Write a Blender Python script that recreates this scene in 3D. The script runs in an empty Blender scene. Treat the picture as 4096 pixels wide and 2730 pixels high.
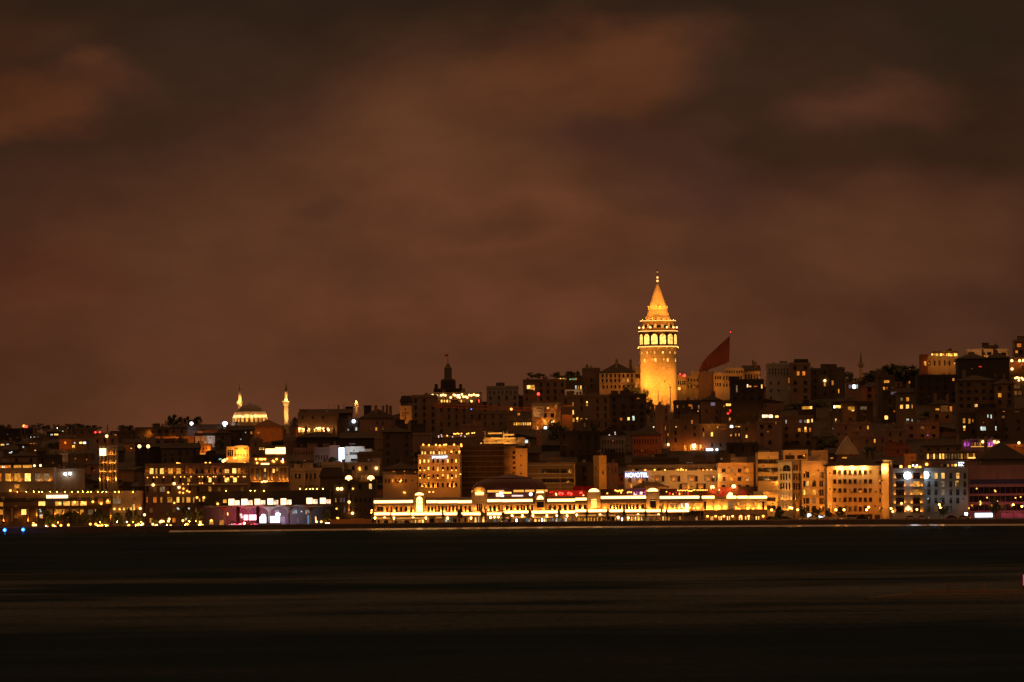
import bpy, math, random
from mathutils import Vector, Matrix
random.seed(7)
C = bpy.context.scene.collection
sc = bpy.context.scene
R_ = math.radians
# ------------------------------------------------------------------ camera
F, CX, CY, HZ = 22756.0, 2048.0, 1365.0, 1943.0
CAMZ = 15.0
CAM = Vector((0, 0, CAMZ))
ROT = Matrix.Rotation(math.pi/2 + math.atan((HZ-CY)/F), 3, 'X') @ Matrix.Rotation(R_(-0.6), 3, 'Z')
cd = bpy.data.cameras.new('camera'); cam = bpy.data.objects.new('camera', cd); C.objects.link(cam)
cd.lens = 200.0; cd.sensor_width = 36.0; cd.clip_start = 5; cd.clip_end = 30000
cam.matrix_world = Matrix.Translation(CAM) @ ROT.to_4x4()
sc.camera = cam
sc.view_settings.view_transform = 'Standard'; sc.view_settings.look = 'None'
sc.view_settings.exposure = 0.0; sc.view_settings.gamma = 1.0
sc.view_settings.use_curve_mapping = False
sc.render.engine = 'CYCLES'
sc.cycles.use_light_tree = True
sc.cycles.use_denoising = True
sc.cycles.sample_clamp_indirect = 2.0
sc.cycles.sample_clamp_direct = 0.0
sc.cycles.max_bounces = 4; sc.cycles.diffuse_bounces = 2; sc.cycles.glossy_bounces = 2
sc.cycles.caustics_reflective = False; sc.cycles.caustics_refractive = False
sc.cycles.filter_width = 1.5

def ray(px, py): return ROT @ Vector(((px-CX)/F, (CY-py)/F, -1.0))
def at(px, py, D):
    d = ray(px, py); return CAM + d*(D/d.y)
TL = {0:(0,0,1.0), 1:(0,1640,3.016), 2:(540,1500,2.375), 3:(1060,1600,2.904), 4:(1560,1400,2.1185), 5:(2060,1400,2.1196),
      6:(2500,1040,2.375), 7:(2560,1400,2.1196), 8:(3060,1380,2.0625), 9:(3540,1330,1.9353), 10:(1480,1960,4.202),
      11:(2300,1850,2.736), 12:(2600,1600,6.03), 13:(780,1980,4.357), 14:(3060,2000,4.202), 15:(0,1640,6.03), 16:(1480,1850,2.8695)}
def PX(k, x, y):
    ox, oy, s = TL[k]; return ox+x/s, oy+y/s
def W(k, x, y, D): return at(*PX(k, x, y), D)
def msz(k, n, D): return n/TL[k][2]*D/F

# ------------------------------------------------------------------ night sky
wd = bpy.data.worlds.new('World'); sc.world = wd; wd.use_nodes = True
nt = wd.node_tree; nt.nodes.clear(); SKYUP = (.29,.12,.046)
class NG:
    def __init__(s, t): s.t = t
    def n(s, ty, **kw):
        x = s.t.nodes.new(ty)
        for k, v in kw.items(): setattr(x, k, v)
        return x
    def m(s, op, a, b=None, c=None):
        x = s.n('ShaderNodeMath', operation=op)
        for i, v in enumerate((a, b, c)):
            if v is None: continue
            if isinstance(v, (int, float)): x.inputs[i].default_value = v
            else: s.t.links.new(v, x.inputs[i])
        return x.outputs[0]
    def mix(s, f, a, b, mode='MIX'):
        x = s.n('ShaderNodeMix', data_type='RGBA', blend_type=mode)
        for i, v in ((0, f), (6, a), (7, b)):
            if isinstance(v, (int, float)): x.inputs[i].default_value = v
            elif isinstance(v, tuple): x.inputs[i].default_value = (*v, 1)
            else: s.t.links.new(v, x.inputs[i])
        return x.outputs[2]
    def l(s, a, b): s.t.links.new(a, b)
g = NG(nt)
tc = g.n('ShaderNodeTexCoord'); sp = g.n('ShaderNodeSeparateXYZ'); g.l(tc.outputs['Generated'], sp.inputs[0])
yy = g.m('MAXIMUM', g.m('ABSOLUTE', sp.outputs[1]), 0.02)
U = g.m('DIVIDE', sp.outputs[0], yy); V = g.m('DIVIDE', sp.outputs[2], yy)
cb = g.n('ShaderNodeCombineXYZ'); g.l(g.m('MULTIPLY', U, 22.756), cb.inputs[0]); g.l(g.m('MULTIPLY', V, 22.756), cb.inputs[1])
def noise(scale, detail, off=0):
    mp = g.n('ShaderNodeMapping'); mp.inputs['Location'].default_value = (off, off*.7, off); mp.inputs['Scale'].default_value = (.75, 1.35, 1)
    g.l(cb.outputs[0], mp.inputs[0])
    x = g.n('ShaderNodeTexNoise'); x.inputs['Scale'].default_value = scale; x.inputs['Detail'].default_value = detail
    x.inputs['Roughness'].default_value = .5
    g.l(mp.outputs[0], x.inputs['Vector']); return x
nw = noise(1.5, 6, 3.3); nx = noise(2.0, 6, 11.0); nf = noise(1.5, 6, 5.1); nf2 = noise(5.0, 3, 9.0)
wu = g.m('ADD', g.m('MULTIPLY', U, 22.756), g.m('MULTIPLY', g.m('SUBTRACT', nw.outputs[0], .5), .9))
wv = g.m('ADD', g.m('MULTIPLY', V, 22.756), g.m('MULTIPLY', g.m('SUBTRACT', nx.outputs[0], .5), .5))
def rgb(r, g_, b):
    f = lambda c: ((c/255+.055)/1.055)**2.4 if c > 10 else c/255/12.92
    return (f(r), f(g_), f(b))
def ramp(val, stops):
    r = g.n('ShaderNodeValToRGB'); e = r.color_ramp.elements
    while len(e) < len(stops): e.new(.5)
    for i, (p, c) in enumerate(stops): e[i].position = p; e[i].color = (*c, 1)
    g.l(val, r.inputs[0]); return r.outputs[0]
vn_ = g.m('MULTIPLY', g.m('ADD', V, 0.004), 1/0.1)     # 0 at the horizon, about 0.9 at the top of the frame
base = ramp(vn_, [(0, rgb(98,55,32)), (.14, rgb(96,55,33)), (.34, rgb(80,47,32)), (.6, rgb(64,40,27)), (.82, rgb(50,33,23)), (.95, rgb(42,31,21)), (1, rgb(38,28,20))])
col = base
un = g.m('ABSOLUTE', g.m('ADD', U, 0.006))
side = g.m('SMOOTH_MIN', g.m('MAXIMUM', g.m('MULTIPLY', g.m('SUBTRACT', un, 0.04), 9.0), 0.0), .5, .1)
col = g.mix(side, col, rgb(48,29,18))
def blob(px, py, a, b, color, amt, soft=.55):
    global col
    d = ray(px, py); u0 = d.x/d.y*22.756; v0 = d.z/d.y*22.756
    e = g.m('SQRT', g.m('ADD', g.m('POWER', g.m('MULTIPLY', g.m('SUBTRACT', wu, u0), 1000/a), 2), g.m('POWER', g.m('MULTIPLY', g.m('SUBTRACT', wv, v0), 1000/b), 2)))
    mr = g.n('ShaderNodeMapRange', interpolation_type='SMOOTHSTEP')
    mr.inputs[1].default_value = 1.0+soft*.6; mr.inputs[2].default_value = 1.0-soft; mr.inputs[3].default_value = 0; mr.inputs[4].default_value = amt
    g.l(e, mr.inputs[0]); col = g.mix(mr.outputs[0], col, rgb(*color))
blob(1850, 560, 860, 420, (101,60,37), .6, .75)
blob(1000, 900, 900, 280, (94,55,34), .45, .8)
blob(2100, 900, 600, 200, (108,62,38), .6, .7)
blob(200, 400, 430, 130, (106,57,32), .5, .7)
blob(60, 170, 260, 130, (72,41,25), .5, .8)
blob(2440, 250, 420, 200, (110,61,35), .52, .7)
blob(3540, 400, 340, 100, (94,54,35), .45, .8)
blob(3450, 940, 760, 210, (99,59,38), .6, .9)
blob(2620, 540, 420, 100, (70,42,33), .7, .8)
blob(2750, 730, 300, 160, (74,45,34), .6, .7)
blob(1840, 880, 260, 75, (74,45,30), .6, .9)
blob(1310, 890, 110, 60, (72,43,32), .45, .9)
blob(950, 500, 330, 140, (64,39,27), .5, .9)
blob(200, 700, 320, 120, (64,37,25), .45, .9)
blob(900, 200, 500, 180, (50,34,24), .55, .9)
blob(3900, 150, 500, 280, (36,27,17), .65, .9)
blob(100, 1150, 420, 280, (84,41,25), .5, .9)
blob(1900, 1250, 1500, 200, (108,62,38), .55, .9)
mott = g.m('ADD', .3, g.m('ADD', g.m('MULTIPLY', nf.outputs[0], 1.1), g.m('MULTIPLY', nf2.outputs[0], .3)))
cm = g.n('ShaderNodeCombineXYZ'); [g.l(mott, cm.inputs[i]) for i in range(3)]
col = g.mix(1.0, col, cm.outputs[0], 'MULTIPLY')
# higher up the whole cloud deck glows with the light of the city below it
up = g.n('ShaderNodeMapRange', interpolation_type='SMOOTHSTEP'); up.inputs[1].default_value = .13; up.inputs[2].default_value = .5; g.l(V, up.inputs[0])
col = g.mix(up.outputs[0], col, SKYUP)
bg = g.n('ShaderNodeBackground'); bg.inputs[1].default_value = 1.03; g.l(col, bg.inputs[0])
wo = g.n('ShaderNodeOutputWorld'); g.l(bg.outputs[0], wo.inputs[0])
wd.cycles.sampling_method = 'MANUAL'; wd.cycles.sample_map_resolution = 256

# ------------------------------------------------------------------ materials
MATS = {}
def bsdf(name):
    m = bpy.data.materials.new(name); m.use_nodes = True
    return m, m.node_tree.nodes['Principled BSDF'], NG(m.node_tree)
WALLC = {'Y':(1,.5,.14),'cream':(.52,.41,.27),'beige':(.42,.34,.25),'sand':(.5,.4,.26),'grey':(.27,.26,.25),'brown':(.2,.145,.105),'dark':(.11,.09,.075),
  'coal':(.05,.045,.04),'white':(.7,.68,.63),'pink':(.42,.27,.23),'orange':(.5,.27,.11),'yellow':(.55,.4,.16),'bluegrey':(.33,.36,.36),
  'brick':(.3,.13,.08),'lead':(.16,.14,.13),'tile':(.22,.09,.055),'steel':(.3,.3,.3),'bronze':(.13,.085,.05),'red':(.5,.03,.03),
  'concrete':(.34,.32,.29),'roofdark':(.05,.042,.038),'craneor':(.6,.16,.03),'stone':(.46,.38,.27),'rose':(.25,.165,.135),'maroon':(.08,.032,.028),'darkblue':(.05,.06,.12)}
def wall(c, rough=.85):
    key = ('w', c)
    if key in MATS: return MATS[key]
    m, b, q = bsdf(c+'_surface'); base = WALLC[c]
    t = q.n('ShaderNodeTexCoord'); n1 = q.n('ShaderNodeTexNoise'); n1.inputs['Scale'].default_value = .35; n1.inputs['Detail'].default_value = 6; n1.inputs['Roughness'].default_value = .65
    mp = q.n('ShaderNodeMapping'); mp.inputs['Scale'].default_value = (1.3, 1.3, .5); q.l(t.outputs['Object'], mp.inputs[0])
    oi = q.n('ShaderNodeObjectInfo'); q.l(mp.outputs[0], n1.inputs['Vector'])
    n1.noise_dimensions = '4D'; q.l(q.m('MULTIPLY', oi.outputs['Random'], 40), n1.inputs['W'])
    n2 = q.n('ShaderNodeTexNoise'); n2.inputs['Scale'].default_value = 3.5; n2.inputs['Detail'].default_value = 3; q.l(t.outputs['Object'], n2.inputs['Vector'])
    f = q.m('ADD', q.m('MULTIPLY', n1.outputs[0], .9), q.m('MULTIPLY', n2.outputs[0], .35))
    f = q.m('MULTIPLY', q.m('ADD', f, .38), q.m('ADD', .85, q.m('MULTIPLY', oi.outputs['Random'], .3)))
    cmb = q.n('ShaderNodeCombineXYZ'); [q.l(f, cmb.inputs[i]) for i in range(3)]
    q.l(q.mix(1.0, base, cmb.outputs[0], 'MULTIPLY'), b.inputs['Base Color'])
    b.inputs['Roughness'].default_value = .45 if c in ('lead','steel','darkblue') else rough
    b.inputs['Specular IOR Level'].default_value = .25
    bp = q.n('ShaderNodeBump'); bp.inputs['Strength'].default_value = .3; bp.inputs['Distance'].default_value = .05
    q.l(n2.outputs[0], bp.inputs['Height']); q.l(bp.outputs[0], b.inputs['Normal'])
    MATS[key] = m; return m
EM = {'w':((1,.5,.12),1.4),'W':((1,.66,.34),2.8),'y':((1,.38,.04),.7),'o':((1,.24,.02),.6),'d':((.8,.3,.06),.13),'c':((.72,.85,.74),.75),'C':((.75,.88,1),5.0),
  'b':((.02,.25,1),5.0),'p':((.8,.12,.75),.9),'P':((1,.6,.38),1.7),'r':((1,.04,.02),.8),'R':((1,.03,.02),6.0),'g':((.2,.7,.45),.9),'q':((1,.66,.6),1.2),
  't':((.2,.55,.7),.35),'v':((.55,.42,.5),.22),'s':((1,.5,.16),4.5),'a':((1,.42,.07),3.0),'A':((1,.36,.05),5.0),'B':((.01,.16,1),3.2),'S':((1,.5,.17),5.0),'k':((.9,.08,.35),1.6),'N':((.75,.87,1),3.0),'n':((.03,.22,1),2.0),'m':((.5,.32,.15),.28)}
def glow(c, lit=False):
    key = ('e', c, lit)
    if key in MATS: return MATS[key]
    colr, st = EM[c]
    m, b, q = bsdf('lit_'+c)
    b.inputs['Base Color'].default_value = (.05,.05,.05,1); b.inputs['Roughness'].default_value = .3
    b.inputs['Emission Color'].default_value = (*colr, 1)
    if not lit:
        t = q.n('ShaderNodeTexCoord'); oi = q.n('ShaderNodeObjectInfo')
        n1 = q.n('ShaderNodeTexNoise'); n1.noise_dimensions = '4D'; n1.inputs['Scale'].default_value = 1.1; n1.inputs['Detail'].default_value = 2
        q.l(t.outputs['Object'], n1.inputs['Vector']); q.l(q.m('MULTIPLY', oi.outputs['Random'], 90), n1.inputs['W'])
        f = q.m('MAXIMUM', q.m('SUBTRACT', q.m('MULTIPLY', n1.outputs[0], 2.9), .5), .12)
        q.l(q.m('MULTIPLY', f, q.m('MULTIPLY', st, q.m('ADD', .6, q.m('MULTIPLY', oi.outputs['Random'], .8)))), b.inputs['Emission Strength'])
        m.cycles.emission_sampling = 'NONE'
    else:
        b.inputs['Emission Strength'].default_value = st
        m.cycles.emission_sampling = 'NONE' if lit == 'dot' else 'FRONT_BACK'
    MATS[key] = m; return m
def glass():
    key = 'glass'
    if key in MATS: return MATS[key]
    m, b, q = bsdf('dark_glass'); b.inputs['Base Color'].default_value = (.012,.012,.014,1); b.inputs['Roughness'].default_value = .12
    MATS[key] = m; return m
def pane(c): return glass() if c == '.' else glow(c)
def leafmat(warm=False):  # warm copy: lamplight on leaves put into a brighter, yellower colour
    key = ('leaf', warm)
    if key in MATS: return MATS[key]
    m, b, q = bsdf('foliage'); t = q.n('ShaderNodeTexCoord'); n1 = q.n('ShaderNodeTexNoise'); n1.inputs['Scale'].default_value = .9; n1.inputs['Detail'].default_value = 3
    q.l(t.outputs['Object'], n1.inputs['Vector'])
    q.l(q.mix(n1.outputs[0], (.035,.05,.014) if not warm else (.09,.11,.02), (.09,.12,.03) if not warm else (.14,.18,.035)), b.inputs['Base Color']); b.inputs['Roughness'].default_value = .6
    MATS[key] = m; return m

# ------------------------------------------------------------------ mesh helper
class M:
    def __init__(s): s.v = []; s.f = []; s.m = []
    def quad(s, a, b, c, d, mi=0):
        n = len(s.v); s.v += [a, b, c, d]; s.f.append((n, n+1, n+2, n+3)); s.m.append(mi)
    def box(s, x0, x1, y0, y1, z0, z1, mi=0):
        n = len(s.v); s.v += [(x, y, z) for z in (z0, z1) for x, y in ((x0,y0),(x1,y0),(x1,y1),(x0,y1))]
        for f in ((0,3,2,1),(4,5,6,7),(0,1,5,4),(1,2,6,5),(2,3,7,6),(3,0,4,7)):
            s.f.append(tuple(n+i for i in f)); s.m.append(mi)
        return s
    def prism(s, poly, y0, y1, mi=0):     # polygon in x,z pushed along y
        n = len(s.v); k = len(poly)
        s.v += [(x, y0, z) for x, z in poly] + [(x, y1, z) for x, z in poly]
        s.f.append(tuple(range(n, n+k))); s.m.append(mi)
        s.f.append(tuple(range(n+2*k-1, n+k-1, -1))); s.m.append(mi)
        for i in range(k):
            j = (i+1) % k; s.f.append((n+i, n+k+i, n+k+j, n+j)); s.m.append(mi)
        return s
    def lathe(s, prof, n=32, mi=0, cx=0, cy=0, a0=0, a1=2*math.pi):
        b = len(s.v); full = abs(a1-a0-2*math.pi) < 1e-6; cnt = n if full else n+1
        for r, z in prof:
            for i in range(cnt):
                a = a0+(a1-a0)*i/n; s.v.append((cx+r*math.cos(a), cy+r*math.sin(a), z))
        for j in range(len(prof)-1):
            for i in range(n):
                i2 = (i+1) % cnt if full else i+1
                s.f.append((b+j*cnt+i, b+j*cnt+i2, b+(j+1)*cnt+i2, b+(j+1)*cnt+i)); s.m.append(mi)
        return s
    def bar(s, p, q, r, n=5, r2=None, mi=0):
        p = Vector(p); q = Vector(q); d = (q-p).normalized(); u = d.orthogonal().normalized(); w = d.cross(u); b = len(s.v); r2 = r if r2 is None else r2
        for c, rr in ((p, r), (q, r2)):
            for i in range(n):
                a = 2*math.pi*i/n; s.v.append(tuple(c+u*math.cos(a)*rr+w*math.sin(a)*rr))
        for i in range(n):
            j = (i+1) % n; s.f.append((b+i, b+j, b+n+j, b+n+i)); s.m.append(mi)
        s.f.append(tuple(b+n-1-i for i in range(n))); s.m.append(mi); s.f.append(tuple(b+n+i for i in range(n))); s.m.append(mi)
        return s
    def ball(s, c, r, mi=0, n=8, sz=1):
        return s.lathe([(max(r*math.sin(math.pi*i/6), .001), c[2]-r*sz*math.cos(math.pi*i/6)) for i in range(7)], n, mi, c[0], c[1])
    def mesh(s, name, mats):
        me = bpy.data.meshes.new(name); me.from_pydata(s.v, [], s.f)
        for m in mats: me.materials.append(m)
        if any(s.m): me.polygons.foreach_set('material_index', s.m)
        me.update(); return me
    def obj(s, name, mats, parent=None, loc=None, rz=None):
        if not isinstance(mats, (list, tuple)): mats = [mats]
        return link(name, s.mesh(name, mats), parent, loc, rz)
def link(name, data, parent=None, loc=None, rz=None):
    o = bpy.data.objects.new(name, data); C.objects.link(o)
    if parent: o.parent = parent
    if loc is not None: o.location = loc
    if rz is not None: o.rotation_euler = (0, 0, rz)
    return o
LABELS = {}
def tag(o, label=None, cat=None, group=None, kind=None):
    if label: o['label'] = label; LABELS.setdefault(label, []).append(o.name)
    if cat: o['category'] = cat
    if group: o['group'] = group
    if kind: o['kind'] = kind
    return o
def thing(name, label, cat, loc=(0,0,0), rz=0, group=None):
    return tag(link(name, None, None, loc, rz), label, cat, group)
ORD = ['first','second','third','fourth','fifth','sixth','seventh','eighth','ninth','tenth','eleventh','twelfth','thirteenth','fourteenth','fifteenth','sixteenth','seventeenth','eighteenth','nineteenth','twentieth']
LC = {'Y':(1,.5,.14),'a':(1,.27,.022),'w':(1,.52,.2),'s':(1,.33,.04),'o':(1,.22,.012),'c':(.8,.9,1),'b':(.02,.3,1),'r':(1,.03,.02),'p':(.8,.15,.8),'y':(1,.33,.035),'k':(1,.1,.4)}
NL = [0]
def point(parent, loc, P, c='a', r=.2, bulb=False, aim=(0,1,.15)):
    if not bulb:      # one-sided area light: shines one way only, also for added washes
        l = bpy.data.lights.new('light', 'AREA'); l.shape = 'DISK'; l.size = max(.2, 2*r); l.energy = P*.5; l.color = LC[c]; NL[0] += 1
        o = link('light', l, parent, loc); o.rotation_euler = Vector(aim).to_track_quat('-Z', 'Y').to_euler(); return o
    l = bpy.data.lights.new('light', 'POINT'); l.energy = P; l.color = LC[c]; l.shadow_soft_size = r
    NL[0] += 1
    return link('light', l, parent, loc)
def spot(parent, loc, tgt, P, c='a', r=.3, ang=60):
    l = bpy.data.lights.new('light', 'SPOT'); l.energy = P; l.color = LC[c]; l.shadow_soft_size = r; l.spot_size = R_(ang); l.spot_blend = .8
    o = link('light', l, parent, loc); d = Vector(tgt)-Vector(loc); o.rotation_euler = d.to_track_quat('-Z', 'Y').to_euler(); NL[0] += 1
    return o

# ------------------------------------------------------------------ terrain
def interp(t, x):
    if x <= t[0][0]: return t[0][1]
    for (a, va), (b, vb) in zip(t, t[1:]):
        if x <= b: return va+(vb-va)*(x-a)/(b-a)
    return t[-1][1]
HC = [(-2000,28),(0,33),(900,35),(1500,42),(2000,50),(2400,53),(2900,53),(3500,57),(4096,63),(6000,66)]
SL = [(0,.02),(1100,.02),(1500,.008),(1900,0)]
QD = [(0,1990),(2300,1990),(3300,1940),(4096,1880),(6000,1740)]
def terr(x, y):
    px = CX+x/y*F; t = max(0, min(1, (y-2100)/550))
    z = 2.0+(interp(HC, px)-2.0)*t
    if y > 2650: z += min(y-2650, 800)*interp(SL, px)
    return z
def autoD(k, x, yb, lo=2105):
    px, py = PX(k, x, yb); D = lo
    while D < 3350:
        P = at(px, py, D)
        if terr(P.x, D) >= P.z: return D
        D += 8
    return 2760 if px > 1500 else 3300
# ------------------------------------------------------------------ the setting: ground, quay, water
def qd(x):     # distance of the quay edge for a sideways position
    px = CX+x/1990*F
    return interp(QD, px)
xs = [-1500+i*20 for i in range(151)]
ys = [0, 1, 6, 20, 60, 110]+[None]*0
m = M(); rows = []
for j in range(70):
    rows.append(j)
vid = {}
YS = [2100+i*25 for i in range(23)]+[2675+i*60 for i in range(20)]+[3900, 5000, 9000]
for i, x in enumerate(xs):
    q0 = qd(x)
    col_y = [q0, q0, q0+8, q0+40]+YS
    for j, y in enumerate(col_y):
        z = 2.0 if j else -4.0
        if j >= 4: z = terr(x, y)+(math.sin(x*.05)+math.sin(y*.043+x*.02))*.4*(1 if y > 2160 else 0)
        vid[i, j] = len(m.v); m.v.append((x, y, z))
for i in range(len(xs)-1):
    for j in range(len(YS)+3):
        m.f.append((vid[i,j], vid[i+1,j], vid[i+1,j+1], vid[i,j+1])); m.m.append(0)
tag(m.obj('ground', wall('roofdark')), kind='structure')
m = M(); m2 = M(); m3 = M()
for i in range(len(xs)-1):
    xa, xb = xs[i], xs[i+1]; ya, yb = qd(xa), qd(xb)
    def strip(mm, o0, o1, z0, z1):
        n = len(mm.v)
        mm.v += [(xa,ya-o0,z0),(xb,yb-o0,z0),(xb,yb-o1,z0),(xa,ya-o1,z0),(xa,ya-o0,z1),(xb,yb-o0,z1),(xb,yb-o1,z1),(xa,ya-o1,z1)]
        for f in ((0,1,5,4),(4,5,6,7),(3,7,6,2),(0,3,2,1)): mm.f.append(tuple(n+k for k in f)); mm.m.append(0)
    strip(m, .9, .02, -3, 2.12)
    strip(m3, .75, -.25, 2.12, 2.3)
    # added reflector strip, tilted to stand for shore lights mirrored in the water
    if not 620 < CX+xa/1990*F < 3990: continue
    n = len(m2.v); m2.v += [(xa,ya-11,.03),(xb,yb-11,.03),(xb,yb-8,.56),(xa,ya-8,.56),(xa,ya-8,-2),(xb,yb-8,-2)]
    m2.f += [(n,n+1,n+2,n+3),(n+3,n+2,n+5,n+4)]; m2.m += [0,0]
tag(m.obj('quay_wall', wall('dark')), kind='structure')
tag(m3.obj('quay_kerb', wall('concrete')), kind='structure')
wm, wb, wq = bsdf('reflector_gloss'); wb.inputs['Base Color'].default_value = (.3,.25,.18,1); wb.inputs['Coat Weight'].default_value = .3; wb.inputs['Coat Roughness'].default_value = .2; wb.inputs['Metallic'].default_value = .3
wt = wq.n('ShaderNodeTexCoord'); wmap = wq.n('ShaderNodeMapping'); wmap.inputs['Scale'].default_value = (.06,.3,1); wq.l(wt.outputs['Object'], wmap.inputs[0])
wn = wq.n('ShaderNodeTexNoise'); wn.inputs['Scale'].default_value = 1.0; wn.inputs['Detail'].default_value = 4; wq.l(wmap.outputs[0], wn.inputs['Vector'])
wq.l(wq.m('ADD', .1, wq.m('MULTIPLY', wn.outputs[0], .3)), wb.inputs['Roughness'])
tag(m2.obj('reflector_strip', wm), kind='structure')  # added reflector for the bright shore line, not a real ledge

wm, wb, wq = bsdf('sea_water')
wb.inputs['Base Color'].default_value = (.0045,.017,.023,1); wb.inputs['IOR'].default_value = 1.33; wb.inputs['Specular Tint'].default_value = (.72,.9,1,1)
t = wq.n('ShaderNodeTexCoord')
def wnoise(sx, sy, sc_, det):
    mp = wq.n('ShaderNodeMapping'); mp.inputs['Scale'].default_value = (sx, sy, 1); wq.l(t.outputs['Object'], mp.inputs[0])
    x = wq.n('ShaderNodeTexNoise'); x.inputs['Scale'].default_value = sc_; x.inputs['Detail'].default_value = det; wq.l(mp.outputs[0], x.inputs['Vector']); return x
big = wnoise(.006, .010, 1.0, 5)       # slow swells and wind lanes
mid = wnoise(.03, .035, 1.0, 5)
fine = wnoise(.6, 1.0, 1.0, 3)
rip = wnoise(.9, .14, 1.0, 3)
lane = wq.n('ShaderNodeMapRange', interpolation_type='SMOOTHSTEP'); lane.inputs[1].default_value = .42; lane.inputs[2].default_value = .68
wq.l(wq.m('ADD', wq.m('MULTIPLY', big.outputs[0], .6), wq.m('MULTIPLY', mid.outputs[0], .4)), lane.inputs[0])
spx = wq.n('ShaderNodeSeparateXYZ'); wq.l(t.outputs['Object'], spx.inputs[0])   # a wind lane lies across the strait about 850 m out
lanes_here = wq.m('MAXIMUM', wq.m('SUBTRACT', 1.0, wq.m('ABSOLUTE', wq.m('DIVIDE', wq.m('SUBTRACT', spx.outputs[1], 820), 260))), 0)
wq.l(wq.m('ADD', .003, wq.m('MULTIPLY', lane.outputs[0], wq.m('MULTIPLY', wq.m('MAXIMUM', wq.m('SUBTRACT', wq.m('MULTIPLY', rip.outputs[0], 3.2), .6), .1), wq.m('ADD', .008, wq.m('MULTIPLY', .2, lanes_here))))), wb.inputs['Specular IOR Level'])
wb.inputs['Roughness'].default_value = .5
bp = wq.n('ShaderNodeBump'); bp.inputs['Strength'].default_value = .5; bp.inputs['Distance'].default_value = .35
wq.l(fine.outputs[0], bp.inputs['Height']); wq.l(bp.outputs[0], wb.inputs['Normal'])
m = M(); m.quad((-6000,-500,0),(6000,-500,0),(6000,2010,0),(-6000,2010,0))
tag(m.obj('water', wm), kind='structure')

# ------------------------------------------------------------------ buildings
WCACHE = {}
def window_mesh(w, h, c, fr, arch=False, simple=False):
    w = round(w, 1); h = round(h, 1); key = (w, h, c, fr, arch, simple)
    if key in WCACHE: return WCACHE[key]
    m = M(); t = min(.075, w*.1)
    if arch:
        r = w/2; hs = h-r
        poly = [(-r,0),(r,0)]+[(r*math.cos(a*math.pi/8), hs+r*math.sin(a*math.pi/8)) for a in range(9)]
        k = 1-t/r; pin = [(x*k, .05+z*k) for x, z in poly]
        m.prism(poly, -.07, .02, 1); m.prism(pin, -.075, -.071, 0)
        m.box(-.04, .04, -.12, -.075, .05, h-t, 1); m.box(-r+t, r-t, -.12, -.075, hs-.04, hs+.04, 1)
    else:
        m.box(-w/2+t*.5, w/2-t*.5, -.04, .01, t*.5, h-t*.5, 0)
        m.box(-w/2, -w/2+t, -.13, .01, 0, h, 1); m.box(w/2-t, w/2, -.13, .01, 0, h, 1); m.box(-w/2+t, w/2-t, -.13, .01, h-t, h, 1)
        if not simple:
            m.box(-w/2+t, w/2-t, -.13, .01, 0, t, 1)
            if w > .9:
                n = max(1, round(w/1.1)-1) if w > 1.7 else 1
                for i in range(n):
                    x = -w/2+w*(i+1)/(n+1); m.box(x-.025, x+.025, -.1, -.04, t, h-t, 1)
            if h > 1.5: m.box(-w/2+t, w/2-t, -.095, -.04, h*.68, h*.68+.07, 1)
    m.box(-w/2-.08, w/2+.08, -.24, .01, -.12, 0, 1)
    WCACHE[key] = m.mesh('window', [pane(c), wall(fr)]); return WCACHE[key]
DOTS = {}
def dot_mesh(r, c):
    key = (round(r, 2), c)
    if key not in DOTS:
        m = M(); m.ball((0,0,0), r, 0, 8); m.box(-r*.3, r*.3, -r*.3, r*.3, r*.8, r*1.3, 1)
        DOTS[key] = m.mesh('bulb', [glow(c, 'dot'), wall('lead')])
    return DOTS[key]
BL = []
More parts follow.
